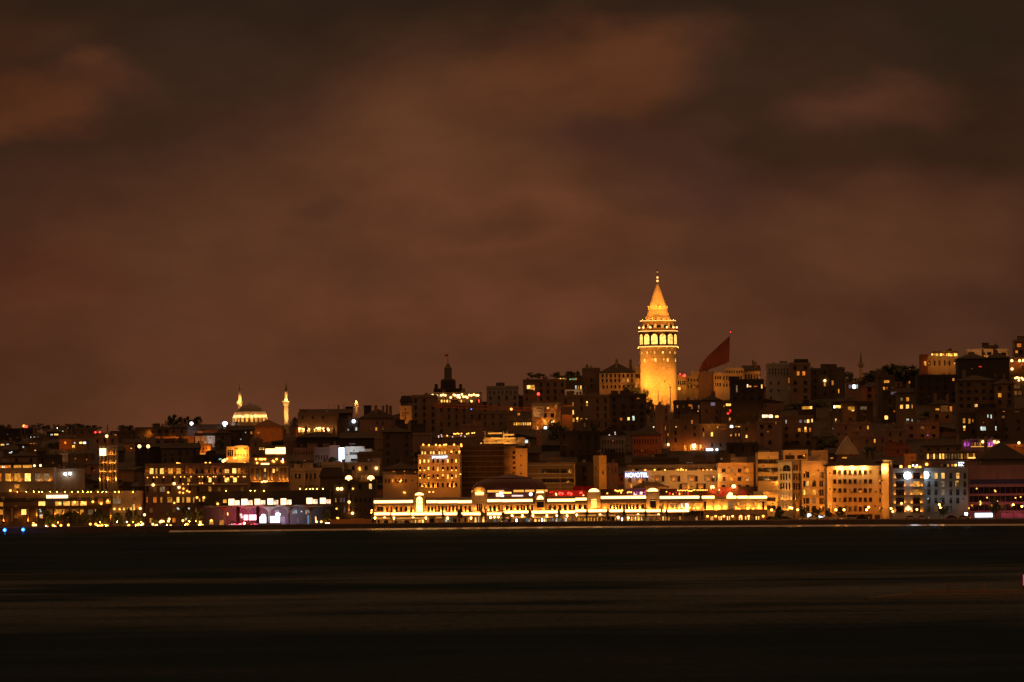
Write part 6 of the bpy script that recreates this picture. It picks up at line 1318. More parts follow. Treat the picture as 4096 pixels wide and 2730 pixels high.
wl = thing('roof_lamp_pair', 'pair of small white lamps on posts above dark western roofs', 'lamp', tuple(W(2, 82, 700, 2420)))
for x in (42,125): p = W(2, x, 680, 2420)-wl.location; M().bar((0,0,-3),(0,0,-.6),.08).obj('post', wall('lead'), wl, p); link('bulb', dot_mesh(.75, 's'), wl, p)
# far western hillside: dark houses with a few windows
far = [
 ('far dark house with a greenish ribbon of windows on the ridge', 350,560,315,380,'dark',[(372,328,14,18,'c'),(415,328,20,20,'c'),(460,328,26,14,'v')]),
 ('far house with two bright yellow-white windows', 560,720,270,360,'dark',[(622,300,30,18,'c'),(678,298,50,20,'G')]),
 ('far house with stacked pale windows near the ridge top', 665,850,205,290,'brown',[(700,218,26,18,'C'),(708,260,36,16,'c'),(757,258,18,12,'c'),(818,222,18,14,'v')]),
 ('far dark house with yellow window at the frame edge', -60,160,395,500,'dark',[(30,422,44,20,'G'),(92,416,36,10,'c')]),
 ('far house with one orange window and a pinkish wall', 330,470,390,470,'dark',[(410,405,16,20,'y'),(370,407,40,12,'o'),(440,405,14,10,'v')]),
 ('far dark house with a small pale round lamp', 200,330,420,520,'coal',[(282,450,22,20,'c')]),
 ('far dark house with a mint-coloured skylight', 40,200,490,600,'coal',[(125,518,34,16,'c'),(140,508,12,12,'C')]),
 ('far dark house with a tiny amber window', 330,560,470,580,'dark',[(425,490,20,12,'G')]),
 ('flame-orange blank gable wall among dark houses', 712,862,350,500,'orange',[]),
 ('far house with green and yellow windows beside the orange gable', 862,1050,370,500,'dark',[(900,400,22,22,'c'),(887,445,34,30,'G'),(975,398,40,24,'G'),(1020,398,34,24,'C'),(1078,402,30,20,'v')]),
 ('pinkish far house beneath the thin mast', 1130,1400,330,450,'rose',[(1285,318,1,1,'.')]),
 ('long rose-grey far house with level roofline', 1480,1700,405,520,'rose',[(1678,438,14,30,'W')]),
 ('rusty far roof slab over the dark valley', 110,460,562,700,'rose',[]),
 ('far dark row below the rose-grey level roofline', 1180,1480,500,640,'coal',[]),
 ('pale mauve narrow gable in the dark valley', 720,820,540,640,'white',[(770,600,14,10,'o')]),
 ('dark valley house with two tiny red-orange lamps', 820,1120,545,700,'dark',[(910,590,10,10,'o'),(1045,600,12,16,'o')]),
 ('dark valley house with a faint grey window', 450,720,560,720,'coal',[(640,640,22,20,'d')]),
 ('rose-brown house just west of the open frame tower', 1040,1190,665,800,'rose',[]),
 ('low brown house just east of the open frame tower', 1405,1600,735,860,'brown',[]),
 ('dark ridge house under the small red ridge lamps', 230,420,235,330,'coal',[]),
 ('broad shadowy ridge house west of the mast', 850,1130,230,345,'dark',[]),
 ('shadowy ridge house east of the mast', 1330,1700,270,400,'dark',[]),
 ('shadowy ridge house at the very edge of the west ridge', -80,240,240,390,'coal',[(90,297,20,10,'v'),(210,338,12,10,'d')]),
]
for lab, x0, x1, yt, yb_, c_, ws in far:
    nb = B(lab, 1, x0, x1, yt, yb=yb_, col=c_, name='hillside_house', cat='house', dep=14, roof=['flat','hip','ridge'][len(lab) % 3], rh=1.8, junk=2, auto=2, wins=ws, aw=(1.2,1.5), apitch=(3.6,3.2), litp=.12)
    hr = random.Random(x0+yt)
    for _ in range(hr.choice((0,1,1))): nb.lamp(hr.uniform(x0+20, x1-20), hr.uniform(yt+60, yb_), hr.uniform(14, 50), hr.choice('oa'), 4, .25, body=False)  # random added lights again, for a glow on far walls
    if 'flame' in lab: nb.lamp(790, 470, 300, 'o', 12, .5, body=False); nb.lamp(750, 400, 220, 'o', 12, .5, body=False)
mp_ = W(1, 1297, 172, 2700); mg_ = terr(mp_.x, 2700); ms = thing('radio_mast', 'thin brown radio mast with a pale lamp at its foot', 'mast', (mp_.x, 2700, mg_)); M().lathe([(.6,0),(.5,(mp_.z-mg_)*.6),(.15,mp_.z-mg_)], 6).obj('mast', wall('rose'), ms)
p = W(1, 1287, 318, 2698); link('bulb', dot_mesh(.7, 's'), ms, (p.x-mp_.x, -2, p.z-mg_))
rl = thing('ridge_lamp', 'orange-red lamp cluster glowing on the dark western ridge', 'lamp', tuple(W(1, 300, 205, 2990))); 
for x, y in ((288,195),(300,200),(316,202)): link('bulb', dot_mesh(.7, 'a' if x < 290 else 'R'), rl, W(1, x, y, 2990)-rl.location)
M().bar((0,0,-6),(0,0,-.5),.12).obj('post', wall('lead'), rl)
rl = thing('warning_lights', 'two tiny red warning lights near the thin radio mast', 'lamp', tuple(W(1, 1180, 280, 2800)))
for x, y in ((1150,272),(1205,270)): link('bulb', dot_mesh(.45, 'R'), rl, W(1, x, y, 2800)-rl.location)
M().bar((0,0,-6),(0,0,.2),.12).obj('post', wall('lead'), rl)

# ---- between mosque and palace
b = B('row house with a crowded lamp-lit cafe on its ground floor', 3, 380, 850, 165, D=2630, col='brown', name='cafe_house', cat='cafe', dep=14, junk=3, auto=1, roof='flat')
b.grid(385,335,525,382,['GHGHyG'],.7,.8); b.grid(565,335,650,378,['GHGH'],.75,.85); b.bulbs([(400,335),(428,340),(455,345),(490,350),(510,340),(600,335),(622,335),(640,330),(678,335),(690,358),(730,338),(800,334),(740,352),(470,365)], .5, 's', .8)
for x in (430,500,600,690,800): b.lamp(x, 345, 30, 's', 2.2, .2, body=False)
b.slab(380, 720, 398, 432, 1.5, 'brown', 'terrace')
B('dark house with a flat black roof above the lamp-lit cafe', 3, 505, 1000, 160, D=2640, col='coal', name='hillside_house', cat='house', dep=16, roof='ridge', rh=2, junk=4)
B('black stepped ridge roof with a thick square chimney', 3, 840, 1010, 135, D=2660, col='coal', name='hillside_house', cat='house', dep=12, junk=2)
b = B('rose-brown ridge house with dark windows and one orange one', 3, 1100, 1500, 215, yb=450, col='rose', name='apartment_building', cat='apartment block', dep=14, roof='hip', rh=4, junk=3, grids=[(1270,240,1400,290,['..'],.25,.8)], wins=[(1292,340,26,40,'y'),(1372,335,20,30,'d'),(1225,340,12,20,'d'),(1292,415,12,36,'c')])
ch_ = W(3, 1192, 75, 2600); cg = terr(ch_.x, 2600); ct = thing('tall_chimney', 'thick dark square chimney stack on the ridge by the little minaret', 'chimney', (ch_.x, 2600, cg)); M().box(-1.7,1.7,-1.7,1.7,0,ch_.z-cg).box(-1.9,1.9,-1.9,1.9,ch_.z-cg,ch_.z-cg+.4).obj('stack', wall('coal'), ct)
b = B('dark block with three cold slit windows and a white roof lamp', 3, 840, 1110, 235, yb=450, col='dark', name='hillside_house', cat='house', dep=14, junk=1, wins=[(968,348,18,20,'c'),(1060,338,26,40,'c'),(1107,335,10,26,'c'),(1068,258,20,14,'v')]); b.bulbs([(1030,250)], .8, 'C'); b.bulbs([(1040,435)], .4, 'R')
b = B('brown house leaning on the palace quarter at the ridge east end', 3, 1490, 1600, 200, yb=430, col='rose', name='hillside_house', cat='house', dep=12, junk=1, wins=[(1548,240,14,12,'o')])
B('black hollow house beneath the lamp-lit cafe', 3, 370, 900, 440, yb=620, col='coal', name='hillside_house', cat='house', dep=16, roof='hip', rh=2.5, junk=3)
B('black hollow house below the cold slit windows', 3, 880, 1290, 450, yb=620, col='coal', name='hillside_house', cat='house', dep=16, roof='ridge', rh=2.5, junk=3, wins=[(1015,512,70,10,'v')])
B('dim rosy wall house between the hollow and the palace quarter', 3, 1270, 1400, 448, yb=620, col='rose', name='hillside_house', cat='house', dep=12, junk=1)
B('dark tree-shaded house at the foot of the palace quarter', 3, 1400, 1620, 500, yb=640, col='dark', name='hillside_house', cat='house', dep=14, roof='hip', rh=3, junk=1)
b = B('rosy apartment front with bay and two chimneys west of the white screen', 3, 330, 572, 575, yb=745, col='rose', name='apartment_building', cat='apartment block', dep=12, junk=2, grids=[(340,600,560,640,['.......'],.3,.8),(370,700,560,730,['........'],.35,.9)]); b.lamp(450, 700, 26, 'w', 6, .4, body=False)
B('dim rosy middle house with flat cornice', 3, 572, 752, 570, yb=745, col='rose', name='apartment_building', cat='apartment block', dep=12, junk=1, grids=[(580,640,740,690,['.....'],.3,.8)])
B('rosy gable house adjoining the white lit screen', 3, 750, 862, 548, yb=745, col='pink', name='apartment_building', cat='apartment block', dep=12, roof='flat', junk=1)
B('faint rosy block above the bay-fronted apartment house', 3, 215, 375, 472, yb=640, col='rose', name='apartment_building', cat='apartment block', dep=12, junk=1)
b = B('white-lit stepped house with dark terrace openings', 3, 930, 1150, 560, yb=735, col='white', name='white_house', cat='house', dep=10, junk=0, grids=[(980,605,1075,638,['.....'],.7,.9),(995,682,1075,712,['.....'],.4,.9),(1085,600,1148,625,['....'],.45,.9)]); b.lamp(960, 640, 380, 'c', 7, .4, body=False); b.lamp(1040, 590, 130, 'c', 6, .4, body=False); b.lamp(1100, 640, 100, 'c', 6, .4, body=False)
b.slab(955, 972, 548, 562, .3, 'white', 'roof_block', back=3); b.slab(1060, 1150, 558, 600, .4, 'white', 'roof_block', back=3)
b = B('low balustraded pale wing east of the white-lit stepped house', 3, 1150, 1240, 588, yb=735, col='white', name='white_house', cat='house', dep=8, junk=0, grids=[(1152,596,1236,618,['.......'],.45,.9)]); b.lamp(1190, 640, 60, 'w', 6, .4, body=False)
sc0 = W(3, 890, 720, 2250); sg_ = terr(sc0.x, 2250); ls = thing('lit_screen', 'tall dazzling white advertising screen beside the stepped white house', 'screen', (sc0.x, 2250, sg_)); zz = lambda y: W(3, 890, y, 2250).z-sg_; m = M(); hw = msz(3, 32, 2250)
m.box(-hw,hw,-.2,0,zz(690),zz(556)); m.box(-hw,0,-.2,0,zz(722),zz(690)-.01); m.obj('screen', glow('N', True), ls); M().box(-hw-.2,hw+.2,.02,.6,0,zz(552)).obj('support', wall('lead'), ls)
B('broad brown block stretching east of the white houses', 3, 1070, 1500, 628, yb=800, col='brown', name='apartment_building', cat='apartment block', dep=16, junk=4, wins=[(1203,700,20,22,'v'),(1307,685,14,14,'o')])
b = B('dim arched house with a lone orange lamp', 3, 965, 1330, 745, yb=905, col='stone', name='arched_house', cat='house', dep=12, junk=2); [b.win(x, 790, 30, 44, '.', True) for x in (1025,1175)]; b.bulbs([(1292,795)], .55, 's'); b.bulbs([(1095,800),(1103,812),(1100,790)], .3, 'A')
b = B('brown terrace house with a thin ledge and one dim lamp', 3, 1330, 1560, 808, yb=960, col='brown', name='apartment_building', cat='apartment block', dep=12, junk=1, wins=[(1380,842,30,8,'y')])
b = B('ochre house with three small dark openings by the rooftop floodlights', 3, 1400, 1600, 895, D=2125, col='stone', name='apartment_building', cat='apartment block', dep=12, junk=1, wins=[(1495,945,20,34,'.'),(1395,937,8,8,'y'),(1550,955,10,6,'G')]); b.lamp(1540, 960, 40, 'a', 5, .3, body=False)
b = B('olive-brown house with paired and single narrow windows', 3, 285, 460, 815, D=2140, col='sand', name='apartment_building', cat='apartment block', dep=12, junk=2, wins=[(360,885,26,46,'.'),(400,885,22,46,'.'),(378,884,14,30,'m')]); b.lamp(320, 900, 34, 'a', 6, .3, body=False)
b = B('plain brown house with three slit windows in a row', 3, 460, 668, 812, D=2145, col='stone', name='apartment_building', cat='apartment block', dep=12, junk=2, wins=[(485,885,18,60,'.'),(533,885,18,60,'.'),(581,885,18,60,'.')]); b.lamp(540, 930, 30, 'a', 7, .3, body=False)
B('large dim hall with a flat roof beside the three slit windows', 3, 660, 900, 745, D=2180, col='stone', name='large_hall', cat='hall', dep=20, junk=2)
B('round-backed dark roof in front of the large dim hall', 3, 640, 900, 900, D=2120, col='dark', name='vaulted_shed', cat='shed', dep=20, roof='mansard', rh=3.5, junk=0)
b = B('dark office block carrying two rooftop floodlights and a flagpole', 3, 800, 1285, 945, D=2050, col='dark', name='office_building', cat='office building', dep=22, junk=0, trim=True, grids=[(800,1130,1250,1200,['.m......'],.5,.8),(800,1240,1250,1320,['........'],.5,.8)])
b.bulbs([(972,918),(1230,918)], 1.25, 's', -1); b.strip(1010, 1098, 941, 8, 'H', -.5); b.bulbs([(847,1035),(888,1035)], .6, 's', .5); b.bulbs([(1022,1033)], .35, 'a'); b.bulbs([(977,1188),(1016,1318)], .5, 's', .6)
for x in (972,1230): b.lamp(x, 905, 90, 's', -2, .3, body=False)
p = b.hit(3, 1060, 942); q = b.hit(3, 1060, 752); M().lathe([(.12,p.z),(.06,q.z)], 6).obj('flag_pole', wall('cream'), b.root, (p.x, 2, 0))
for x in (1120,1135,1160,1185): p = b.hit(3, x, 930); M().lathe([(.15,0),(.12,2.4)], 6).obj('vent_pipe', wall('cream'), b.root, (p.x, 1, p.z-.5)); 
b.lamp(1150, 935, 60, 's', 1.0, .1, body=False)
b.win(805, 1165, 10, 40, 'c'); b.win(822, 1168, 14, 50, 'y'); b.win(922, 1165, 24, 55, 'v'); b.win(925, 1280, 24, 70, 'v'); b.slab(968,984,1090,1320,.5,'sand','pier'); b.lamp(976, 1300, 30, 's', 1.2, .1, body=False); b.bulbs([(832,1265)], .35, 'a')
b.auto(5, '.', (1.2,1.7), (3.2,3.3), .12)
# ---- pavilion with tensile canopy and stage
PV = B('low dark waterfront pavilion with a row of brilliant upper windows', 13, 20, 2420, -58, D=2040, col='dark', cat='pavilion', name='waterfront_pavilion', dep=24, junk=0, trim=False) if False else None
PV = B('low dark waterfront pavilion with a row of brilliant upper windows', 13, 30, 2360, -35, D=2040, col='coal', cat='pavilion', name='waterfront_pavilion', dep=22, junk=0, trim=False, roof='flat')
for x0, y0, x1, y1 in ((585,72,685,190),(810,72,912,188),(1040,72,1135,178),(1265,66,1362,180),(1495,64,1590,180),(1945,55,2045,165),(2180,55,2275,162)):
    p = PV.hit(13, x0, y1, 0); q = PV.hit(13, x1, y0, 0); m = M(); m.box(p.x,q.x,-.15,-.02,p.z,q.z); m.box(p.x-.12,q.x+.12,-.2,-.02,p.z-.15,p.z-.01,1); m.box(p.x-.12,q.x+.12,-.2,-.02,q.z+.01,q.z+.15,1); m.obj('bright_window', [glow('W', True), wall('lead')], PV.root)
    PV.win(x1+50, (y0+y1)/2+10, 86, (y1-y0)*.78, 'P', name='bright_window'); PV.slab(x0, x1+95, y1-8, y1+6, .5, 'sand', 'sill')
PV.win(520, 110, 70, 70, 'y'); PV.win(385, 135, 50, 60, 'd'); PV.win(80, 90, 22, 60, 'y'); PV.win(145, 80, 40, 90, 'y'); PV.bulbs([(155,48),(35,48),(395,158)], .4, 'A')
PV.bulbs([(550,-60)], .01, 'A')
PV.slab(160, 2400, 190, 204, 5, 'lead', 'eaves')
# mushroom canopies
def mush(label, x, ytop, yst, hw_px, stem_y):
    D = 2034; c = W(13, x, ytop, D); g0 = terr(c.x, D); r = msz(13, hw_px, D); zt = c.z-g0; zs = W(13, x, yst, D).z-g0
    root = thing('mushroom_canopy', label, 'canopy', (c.x, D-3, g0), 0, 'mushroom-shaped canopies along the stage')
    prof = [(.22,0),(.22,zs-.3)]
    for i in range(9):
        t = i/8; prof.append((.25+(r-.25)*t**1.9, zs+(zt-zs)*(1-(1-t)**1.8)))
    prof += [(r, zt+.15), (.05, zt+.2)]
    M().lathe(prof, 28).obj('shell', wall('white'), root); return root
for lab, x, hw_, yst in (('mushroom canopy at the west end with a pale unlit underside', 520, 260, 345), ('mushroom canopy washed pink above the stage', 935, 200, 300), ('mushroom canopy tinted rose between the two glowing screens', 1300, 210, 340), ('mushroom canopy tinted blue over the east terrace', 1640, 200, 330), ('mushroom canopy over the dim eastern deck', 2020, 220, 330)):
    mush(lab, x, 205, yst, hw_, 560)
for x, y, P, c in ((450,330,110,'w'),(560,330,110,'w'),(860,300,420,'k'),(1000,290,380,'k'),(1230,300,160,'w'),(1340,300,260,'k'),(1480,330,240,'c'),(1600,360,110,'c'),(1780,330,90,'c'),(1950,330,60,'c'),(900,500,500,'r'),(760,480,260,'r'),(820,420,420,'r'),(1060,520,260,'k'),(1180,540,50,'c'),(1400,540,90,'c'),(1560,450,160,'p'),(1700,480,70,'p')):
    p = PV.hit(13, x, y, 7); point(PV.root, (p.x, p.y, p.z), P*2.6, c, .25)
PV.slab(40, 2350, 250, 560, -.05, 'dark', 'back_wall') if False else None
# stage
EM['D'] = ((1,.5,.58), 4.5)
sd = 2031; s0 = W(13, 790, 570, sd); s1 = W(13, 1500, 545, sd); g0 = terr(s0.x, sd); cx = (s0.x+s1.x)/2
st = thing('concert_stage', 'open-air stage flooded with white and red light under the canopies', 'stage', (cx, sd, g0)); lx = lambda x: W(13, x, 500, sd).x-cx; lz = lambda y: W(13, 1100, y, sd).z-g0
M().box(lx(780),lx(1500),-2,3,0,max(.5,lz(545))).obj('deck', wall('lead'), st)
m = M(); m.box(lx(1105),lx(1238),.5,.7,lz(492),lz(385)); m.obj('screen', glow('N', True), st); m = M(); m.box(lx(1312),lx(1478),.5,.7,lz(490),lz(375)); m.obj('screen', glow('N', True), st)
m = M(); m.box(lx(850),lx(1075),1.5,1.6,lz(440),lz(350)); m.obj('light_wall', glow('D', True), st)
for x in (755,1100): M().box(lx(x)-1.0*.6,lx(x)+.6,-1.5,-.3,0,lz(200)).obj('speaker_tower', wall('coal'), st)
for x in (1265,1640): M().lathe([(.3,0),(.3,lz(330))], 8).obj('post', wall('lead'), st, (lx(x),-1,0))
rs = random.Random(5)
EM['K'] = ((1,.1,.14), 3.5); 
for i in range(26):
    x = rs.uniform(590, 1095); y = rs.uniform(500, 560); link('stage_light', dot_mesh(rs.uniform(.18,.38), rs.choice('KKRqk')), st, (lx(x), -2.6, lz(y)))
for x, y, c, r in ((805,345,'q',.5),(820,385,'q',.5),(1195,375,'C',.8),(1435,345,'C',.6),(1470,345,'C',.5),(1860,300,'c',.3),(2050,228,'c',.35),(1675,540,'C',.4)): link('stage_light', dot_mesh(r, c), st, (lx(x), -1, lz(y)))
for x, y0, y1, w, c in ((1975,350,520,38,'t'),(1793,410,490,22,'v'),(390,490,580,40,'C'),(535,530,585,40,'C'),(285,440,520,80,'y'),(465,440,555,78,'y'),(570,305,360,26,'G'),(1708,285,335,22,'y'),(1937,265,340,24,'y'),(2105,380,480,20,'G'),(1530,380,520,80,'v'),(1750,255,330,60,'t'),(740,440,510,20,'v'),(1975,260,320,34,'t'),(1430,270,330,80,'t')):
    PV.win(x, (y0+y1)/2, w, y1-y0, c, name='window')
p = W(13, 880, 600, sd-9); rf = M(); rf.bar((lx(880),-9,lz(560)-1.2),(lx(880),-9,lz(560)-.3),.06); rf.obj('streak_light_post', wall('lead'), st); point(st, (lx(880), -9, max(.6,lz(560))), 1500, 'r', .35, True)  # red light and post added before the stage to redden the water
# performers and listeners on the stage deck
def person(label, k, x, D, gz_, pose=0, shirt='dark', hh=1.72, group=None):
    p = W(k, x, 500, D); root = thing('person', label, 'person', (p.x, D, gz_), random.uniform(-.5,.5), group)
    me = bpy.data.meshes.new('body'); s_ = hh/1.72
    V = [(0,0,.95),(0,0,1.2),(0,0,1.42),(0,0,1.52),(0,-.01,1.64),(-.19,0,1.4),(-.26,-.05,1.13),(-.24,-.2,.93),(.19,0,1.4),(.27,-.04,1.13),(.26,-.18,.95),(-.1,0,.9),(-.12,-.03,.5),(-.13,.02,.06),(-.13,-.14,.04),(.1,0,.9),(.14,.02,.5),(.16,.06,.06),(.16,-.1,.04)]
    E = [(0,1),(1,2),(2,3),(3,4),(2,5),(5,6),(6,7),(2,8),(8,9),(9,10),(0,11),(11,12),(12,13),(13,14),(0,15),(15,16),(16,17),(17,18)]
    if pose: V[7] = (-.3,-.3,1.35); V[10] = (.32,-.25,1.5)
    Rr = [.15,.15,.16,.06,.105,.07,.05,.04,.07,.05,.04,.1,.07,.05,.045,.1,.07,.05,.045]
    me.from_pydata([tuple(c*s_ for c in v) for v in V], E, []); o = link('body', me, root); sk = o.modifiers.new('skin', 'SKIN'); ss = o.modifiers.new('sub', 'SUBSURF'); ss.levels = 1; ss.render_levels = 1
    if not me.skin_vertices: bpy.context.view_layer.objects.active = o
    for i, v in enumerate(me.skin_vertices[0].data): v.radius = (Rr[i]*s_, Rr[i]*s_); v.use_root = (i == 0)
    me.materials.append(wall(shirt))
    h = M(); h.ball((0,.01,1.67*s_), .115, 0, 8, 1.0); h.obj('hair', wall('coal'), root); return root
# ================================================================== trees, lamps, cars and the sea front
n = 0
hl = 'dark leafy tree crown on the slope %s'
for k, x, yt, yb, w, pos in ((6,40,1205,1420,110,'west of the round tower, nearest the mansion'),(6,110,1235,1440,110,'between mansion and the round tower'),(6,185,1255,1460,90,'touching the western flank of the round tower'),(6,225,1320,1480,80,'just below the lit tower base'),(6,245,1370,1540,70,'lowest in the gap under the tower, tinged green'),
   (6,520,1235,1330,90,'at the eastern flank of the round tower'),(6,620,1240,1340,110,'below the square amber house'),(6,720,1245,1340,110,'below the plain block with the flag'),(6,450,1320,1400,90,'east of the tower base'),(7,705,300,345,90,'olive-lit in front of the grand amber mansion'),(7,600,330,380,80,'between the amber mansion and the tower'),
   (8,470,185,215,70,'topping the dark skyline block'),(8,620,190,225,60,'topping the stepped block near the pointed minaret'),(8,700,235,300,90,'just before the pointed minaret'),(8,850,225,290,90,'just behind the pointed minaret'),(8,930,205,270,90,'on the crest east of the minaret'),(8,1010,175,260,80,'rising highest on the crest east of the minaret'),(8,1060,180,250,80,'on the crest beside its highest tree'),(8,1120,168,250,90,'near the eastern skyline villa'),
   (9,30,255,340,90,'spiky against the sky west of the skyline villa'),(9,110,262,340,110,'round-headed west of the skyline villa'),(9,190,262,350,110,'mid-crest west of the skyline villa'),(9,250,270,350,80,'against the rust-coloured villa tower'),(9,470,245,330,140,'in front of the skyline villa'),(9,370,255,350,120,'under the western windows of the skyline villa'),(9,650,190,280,120,'over the hump-roofed house'),(9,880,190,290,120,'over the second hump-roofed house'),
   (2,330,400,500,90,'in the western cluster, flattest'),(2,385,385,500,70,'in the western cluster, tallest and pointed'),(2,440,402,500,70,'in the middle of the western cluster'),(2,490,400,500,60,'in the western cluster beside the gap'),(2,600,402,500,90,'alone east of the western cluster'),(2,545,430,500,80,'under the small white ridge lamp'),(2,220,462,520,120,'low on the ridge west of the cluster'),(2,800,620,760,110,'beneath the white star lamp'),
   (1,40,178,260,130,'at the extreme western end of the ridge'),(1,110,188,260,100,'second on the western ridge'),(1,460,165,240,140,'round on the western ridge past the red lamp'),(1,560,190,260,110,'east of the round ridge tree'),(1,900,170,240,160,'on the broad western hump'),(1,1000,180,240,150,'east side of the broad western hump'),(1,1160,190,250,120,'between the hump and the radio mast'),(1,1490,190,260,130,'east of the radio mast'),(1,1580,195,265,120,'farther east of the radio mast'),
   (3,345,212,300,110,'beside the free-standing minaret'),(3,420,195,290,100,'west of the cafe roof'),(3,860,128,180,60,'on the stepped black ridge roof'),(3,1240,155,230,130,'near the thick square chimney'),(3,1340,150,230,130,'east of the thick square chimney'),(3,1500,440,640,160,'at the foot of the palace quarter'),(3,790,680,745,80,'in front of the rosy gable house'),(3,340,745,810,80,'above the olive-brown house'),(3,560,748,812,110,'above the three slit windows'),
   (5,330,610,800,110,'below the cream house behind the crane'),(5,380,640,850,120,'in the dark gully east of the crane'),(5,440,720,880,120,'over the pinkish stair block'),(5,600,700,900,150,'in the gully below the lone column of windows'),(5,660,660,850,120,'just west of the grey gabled school'),(5,950,305,395,110,'in front of the hipped mansion'),(5,1040,340,440,100,'over the mass beneath the mansion'),(5,860,345,420,110,'at the mansion terrace'),
   (7,40,690,760,100,'above the red-brown school wing'),(8,480,760,860,110,'in the hollow below the pinkish long house'),(8,590,770,860,110,'dense in the hollow'),(8,700,790,880,110,'in the hollow near the gabled roof'),(8,850,850,960,120,'dark against the gabled roof'),(5,140,195,240,70,'on the western roof terrace of the crest block'),(5,210,200,240,70,'second on the roof terrace of the crest block'),(5,350,190,240,70,'third on the roof terrace of the crest block'),(5,470,182,240,70,'on the glass garden room roof'),(5,530,186,240,60,'at the edge of the glass garden room roof')):
    rooftop = yb-yt < 60 and k == 5
    if k in (8, 9) and yt < 300: yb += 60; w *= 1.25
    tree(hl % pos, k, x, yt, yb, w*1.25, D=(2622 if rooftop else None), group='dark trees on the hillside', gz=(W(k, x, yb, 2622).z if rooftop else None))
for i, (k, x, yt, yb, w, lab) in enumerate(((8,120,1345,1445,66,'dark round tree in front of the ornate cream block'),(8,318,1340,1445,70,'street tree before the brown bay-fronted block'),(8,415,1345,1445,64,'street tree standing above the white-lit stall'),(8,518,1355,1445,56,'street tree at the corner of the floodlit cream block'),(8,625,1350,1445,72,'green street tree against the floodlit cream block'),(9,455,1320,1420,70,'street tree before the blue-grey block'),(9,855,1290,1410,70,'tall street tree against the pinkish bands'),
   (16,1030,530,700,58,'slim dark tree before the terminal, closest to the first vaulted pavilion'),(16,840,560,660,40,'olive tree by the terminal lawn'),(16,1325,500,650,44,'tall dark tree east of the stone pavilion with vault'),(16,1275,520,650,40,'dark tree west of the dark green window pavilion'),(16,1535,560,700,44,'small dark tree below the domed hall'),(16,1830,530,660,36,'small dark tree before the second lunette pavilion'),(16,2170,530,640,40,'narrow dark tree between two ledge lights'),(11,130,540,610,32,'narrow dark tree beside the bright tall window'),(11,355,540,640,44,'broad dark tree near the purple rooftop bar'),(11,535,520,610,30,'narrow dark tree beneath the purple lamps'),(11,770,530,610,32,'narrow dark tree by the fifth pavilion'),(11,1005,520,610,36,'dark tree near the white-lit terminal windows'),(11,2235,500,645,90,'large lit tree at the end of the terminal'))):
    tree(lab, k, x, yt, yb, w*1.15, D=(1998 if k in (16, 11) else 1955 if k == 8 else 1925), i=i % 5)
for i, (k, x, yt, yb, w, lab) in enumerate(((2,305,1330,1450,60,'yellow-lit tree before the long brown hotel with a pale stem'),(2,200,1370,1450,90,'bushy amber-lit tree at the hotel entrance'),(2,480,1260,1450,80,'tall thin tree with greenish lights before the hotel'),(2,625,1310,1450,70,'slender yellow-lit tree at the east corner of the hotel'),(2,520,1300,1400,60,'small tree beside the tall thin one'),(2,60,1330,1440,80,'leafy tree between shopping block and hotel'),(13,80,310,560,110,'lit tree at the west end of the pavilion'),(13,2290,220,500,170,'big golden-lit tree at the east end of the pavilion'),(13,2330,390,520,110,'low golden shrub-like tree beside the fence'),(1,560,1250,1440,130,'broad tree lit amber before the shopping block'),(1,660,1270,1430,120,'broad tree beside the first lit pilaster'),(1,800,1260,1440,140,'dark dense tree before the shop windows'),(1,900,1255,1450,150,'largest dark tree before the shopping block'),(1,1030,1260,1440,130,'dark tree east of the largest one'),(1,1180,1230,1440,130,'olive-lit tree near the last pilasters'),(1,1280,1290,1450,110,'tree with lamps at its foot near the corner'),(1,1430,1280,1450,130,'dark tree at the gap before the continuation block'),(1,1550,1230,1440,110,'olive tree before the continuation block'),(1,1640,1250,1440,90,'tree at the east end of the continuation block'))):
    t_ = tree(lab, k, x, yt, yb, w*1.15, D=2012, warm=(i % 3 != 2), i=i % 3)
    c0 = (yb-yt)/TL[k][2]*2012/F
    if i not in (11,12,13,16): point(t_, (2.4*math.cos(-1.57-t_.rotation_euler.z), 2.4*math.sin(-1.57-t_.rotation_euler.z), max(.4, W(k, x, yb-8, 2012).z-2)), 230, 'y', .1, True)
# lit shrubs on the planted parapets
sh = 0
for k, xs_, y0, y1, w, D, lab in ((1,(215,320,410,470,510,610,690,785,870,945,1000,1060,1100,1180,1240,1285,1390,1440,1610),955,1000,58,2029,'yellow-lit shrub on the parapet of the long shopping block, %s from its west end'),
    (3,(410,482,525,555,605,672),995,1045,44,2043,'yellow-lit shrub on the roof of the pavilion, %s counting from the columned building'),
    (2,(865,1098,1140,1225),1080,1110,40,2039,'small lit shrub on the pavilion roof in front of the columns, %s from the hotel')):
    for i, x in enumerate(xs_):
        if 955 == y0 and x > 1345: D_ = 2033
        else: D_ = D
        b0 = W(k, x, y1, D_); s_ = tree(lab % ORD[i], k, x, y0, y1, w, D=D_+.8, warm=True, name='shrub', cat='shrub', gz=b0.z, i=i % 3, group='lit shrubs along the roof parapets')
        point(s_, (0, -1.1, .25), 22, 'y', .12) if False else None
        lp = point(None, (b0.x, D_-.3, b0.z+.15), 50, 'y', .06, True); lp.parent = s_; lp.location = ((0), 0, 0); 
        a = s_.rotation_euler.z; lp.location = (math.cos(-1.57-a)*1.2, math.sin(-1.57-a)*1.2, .3)
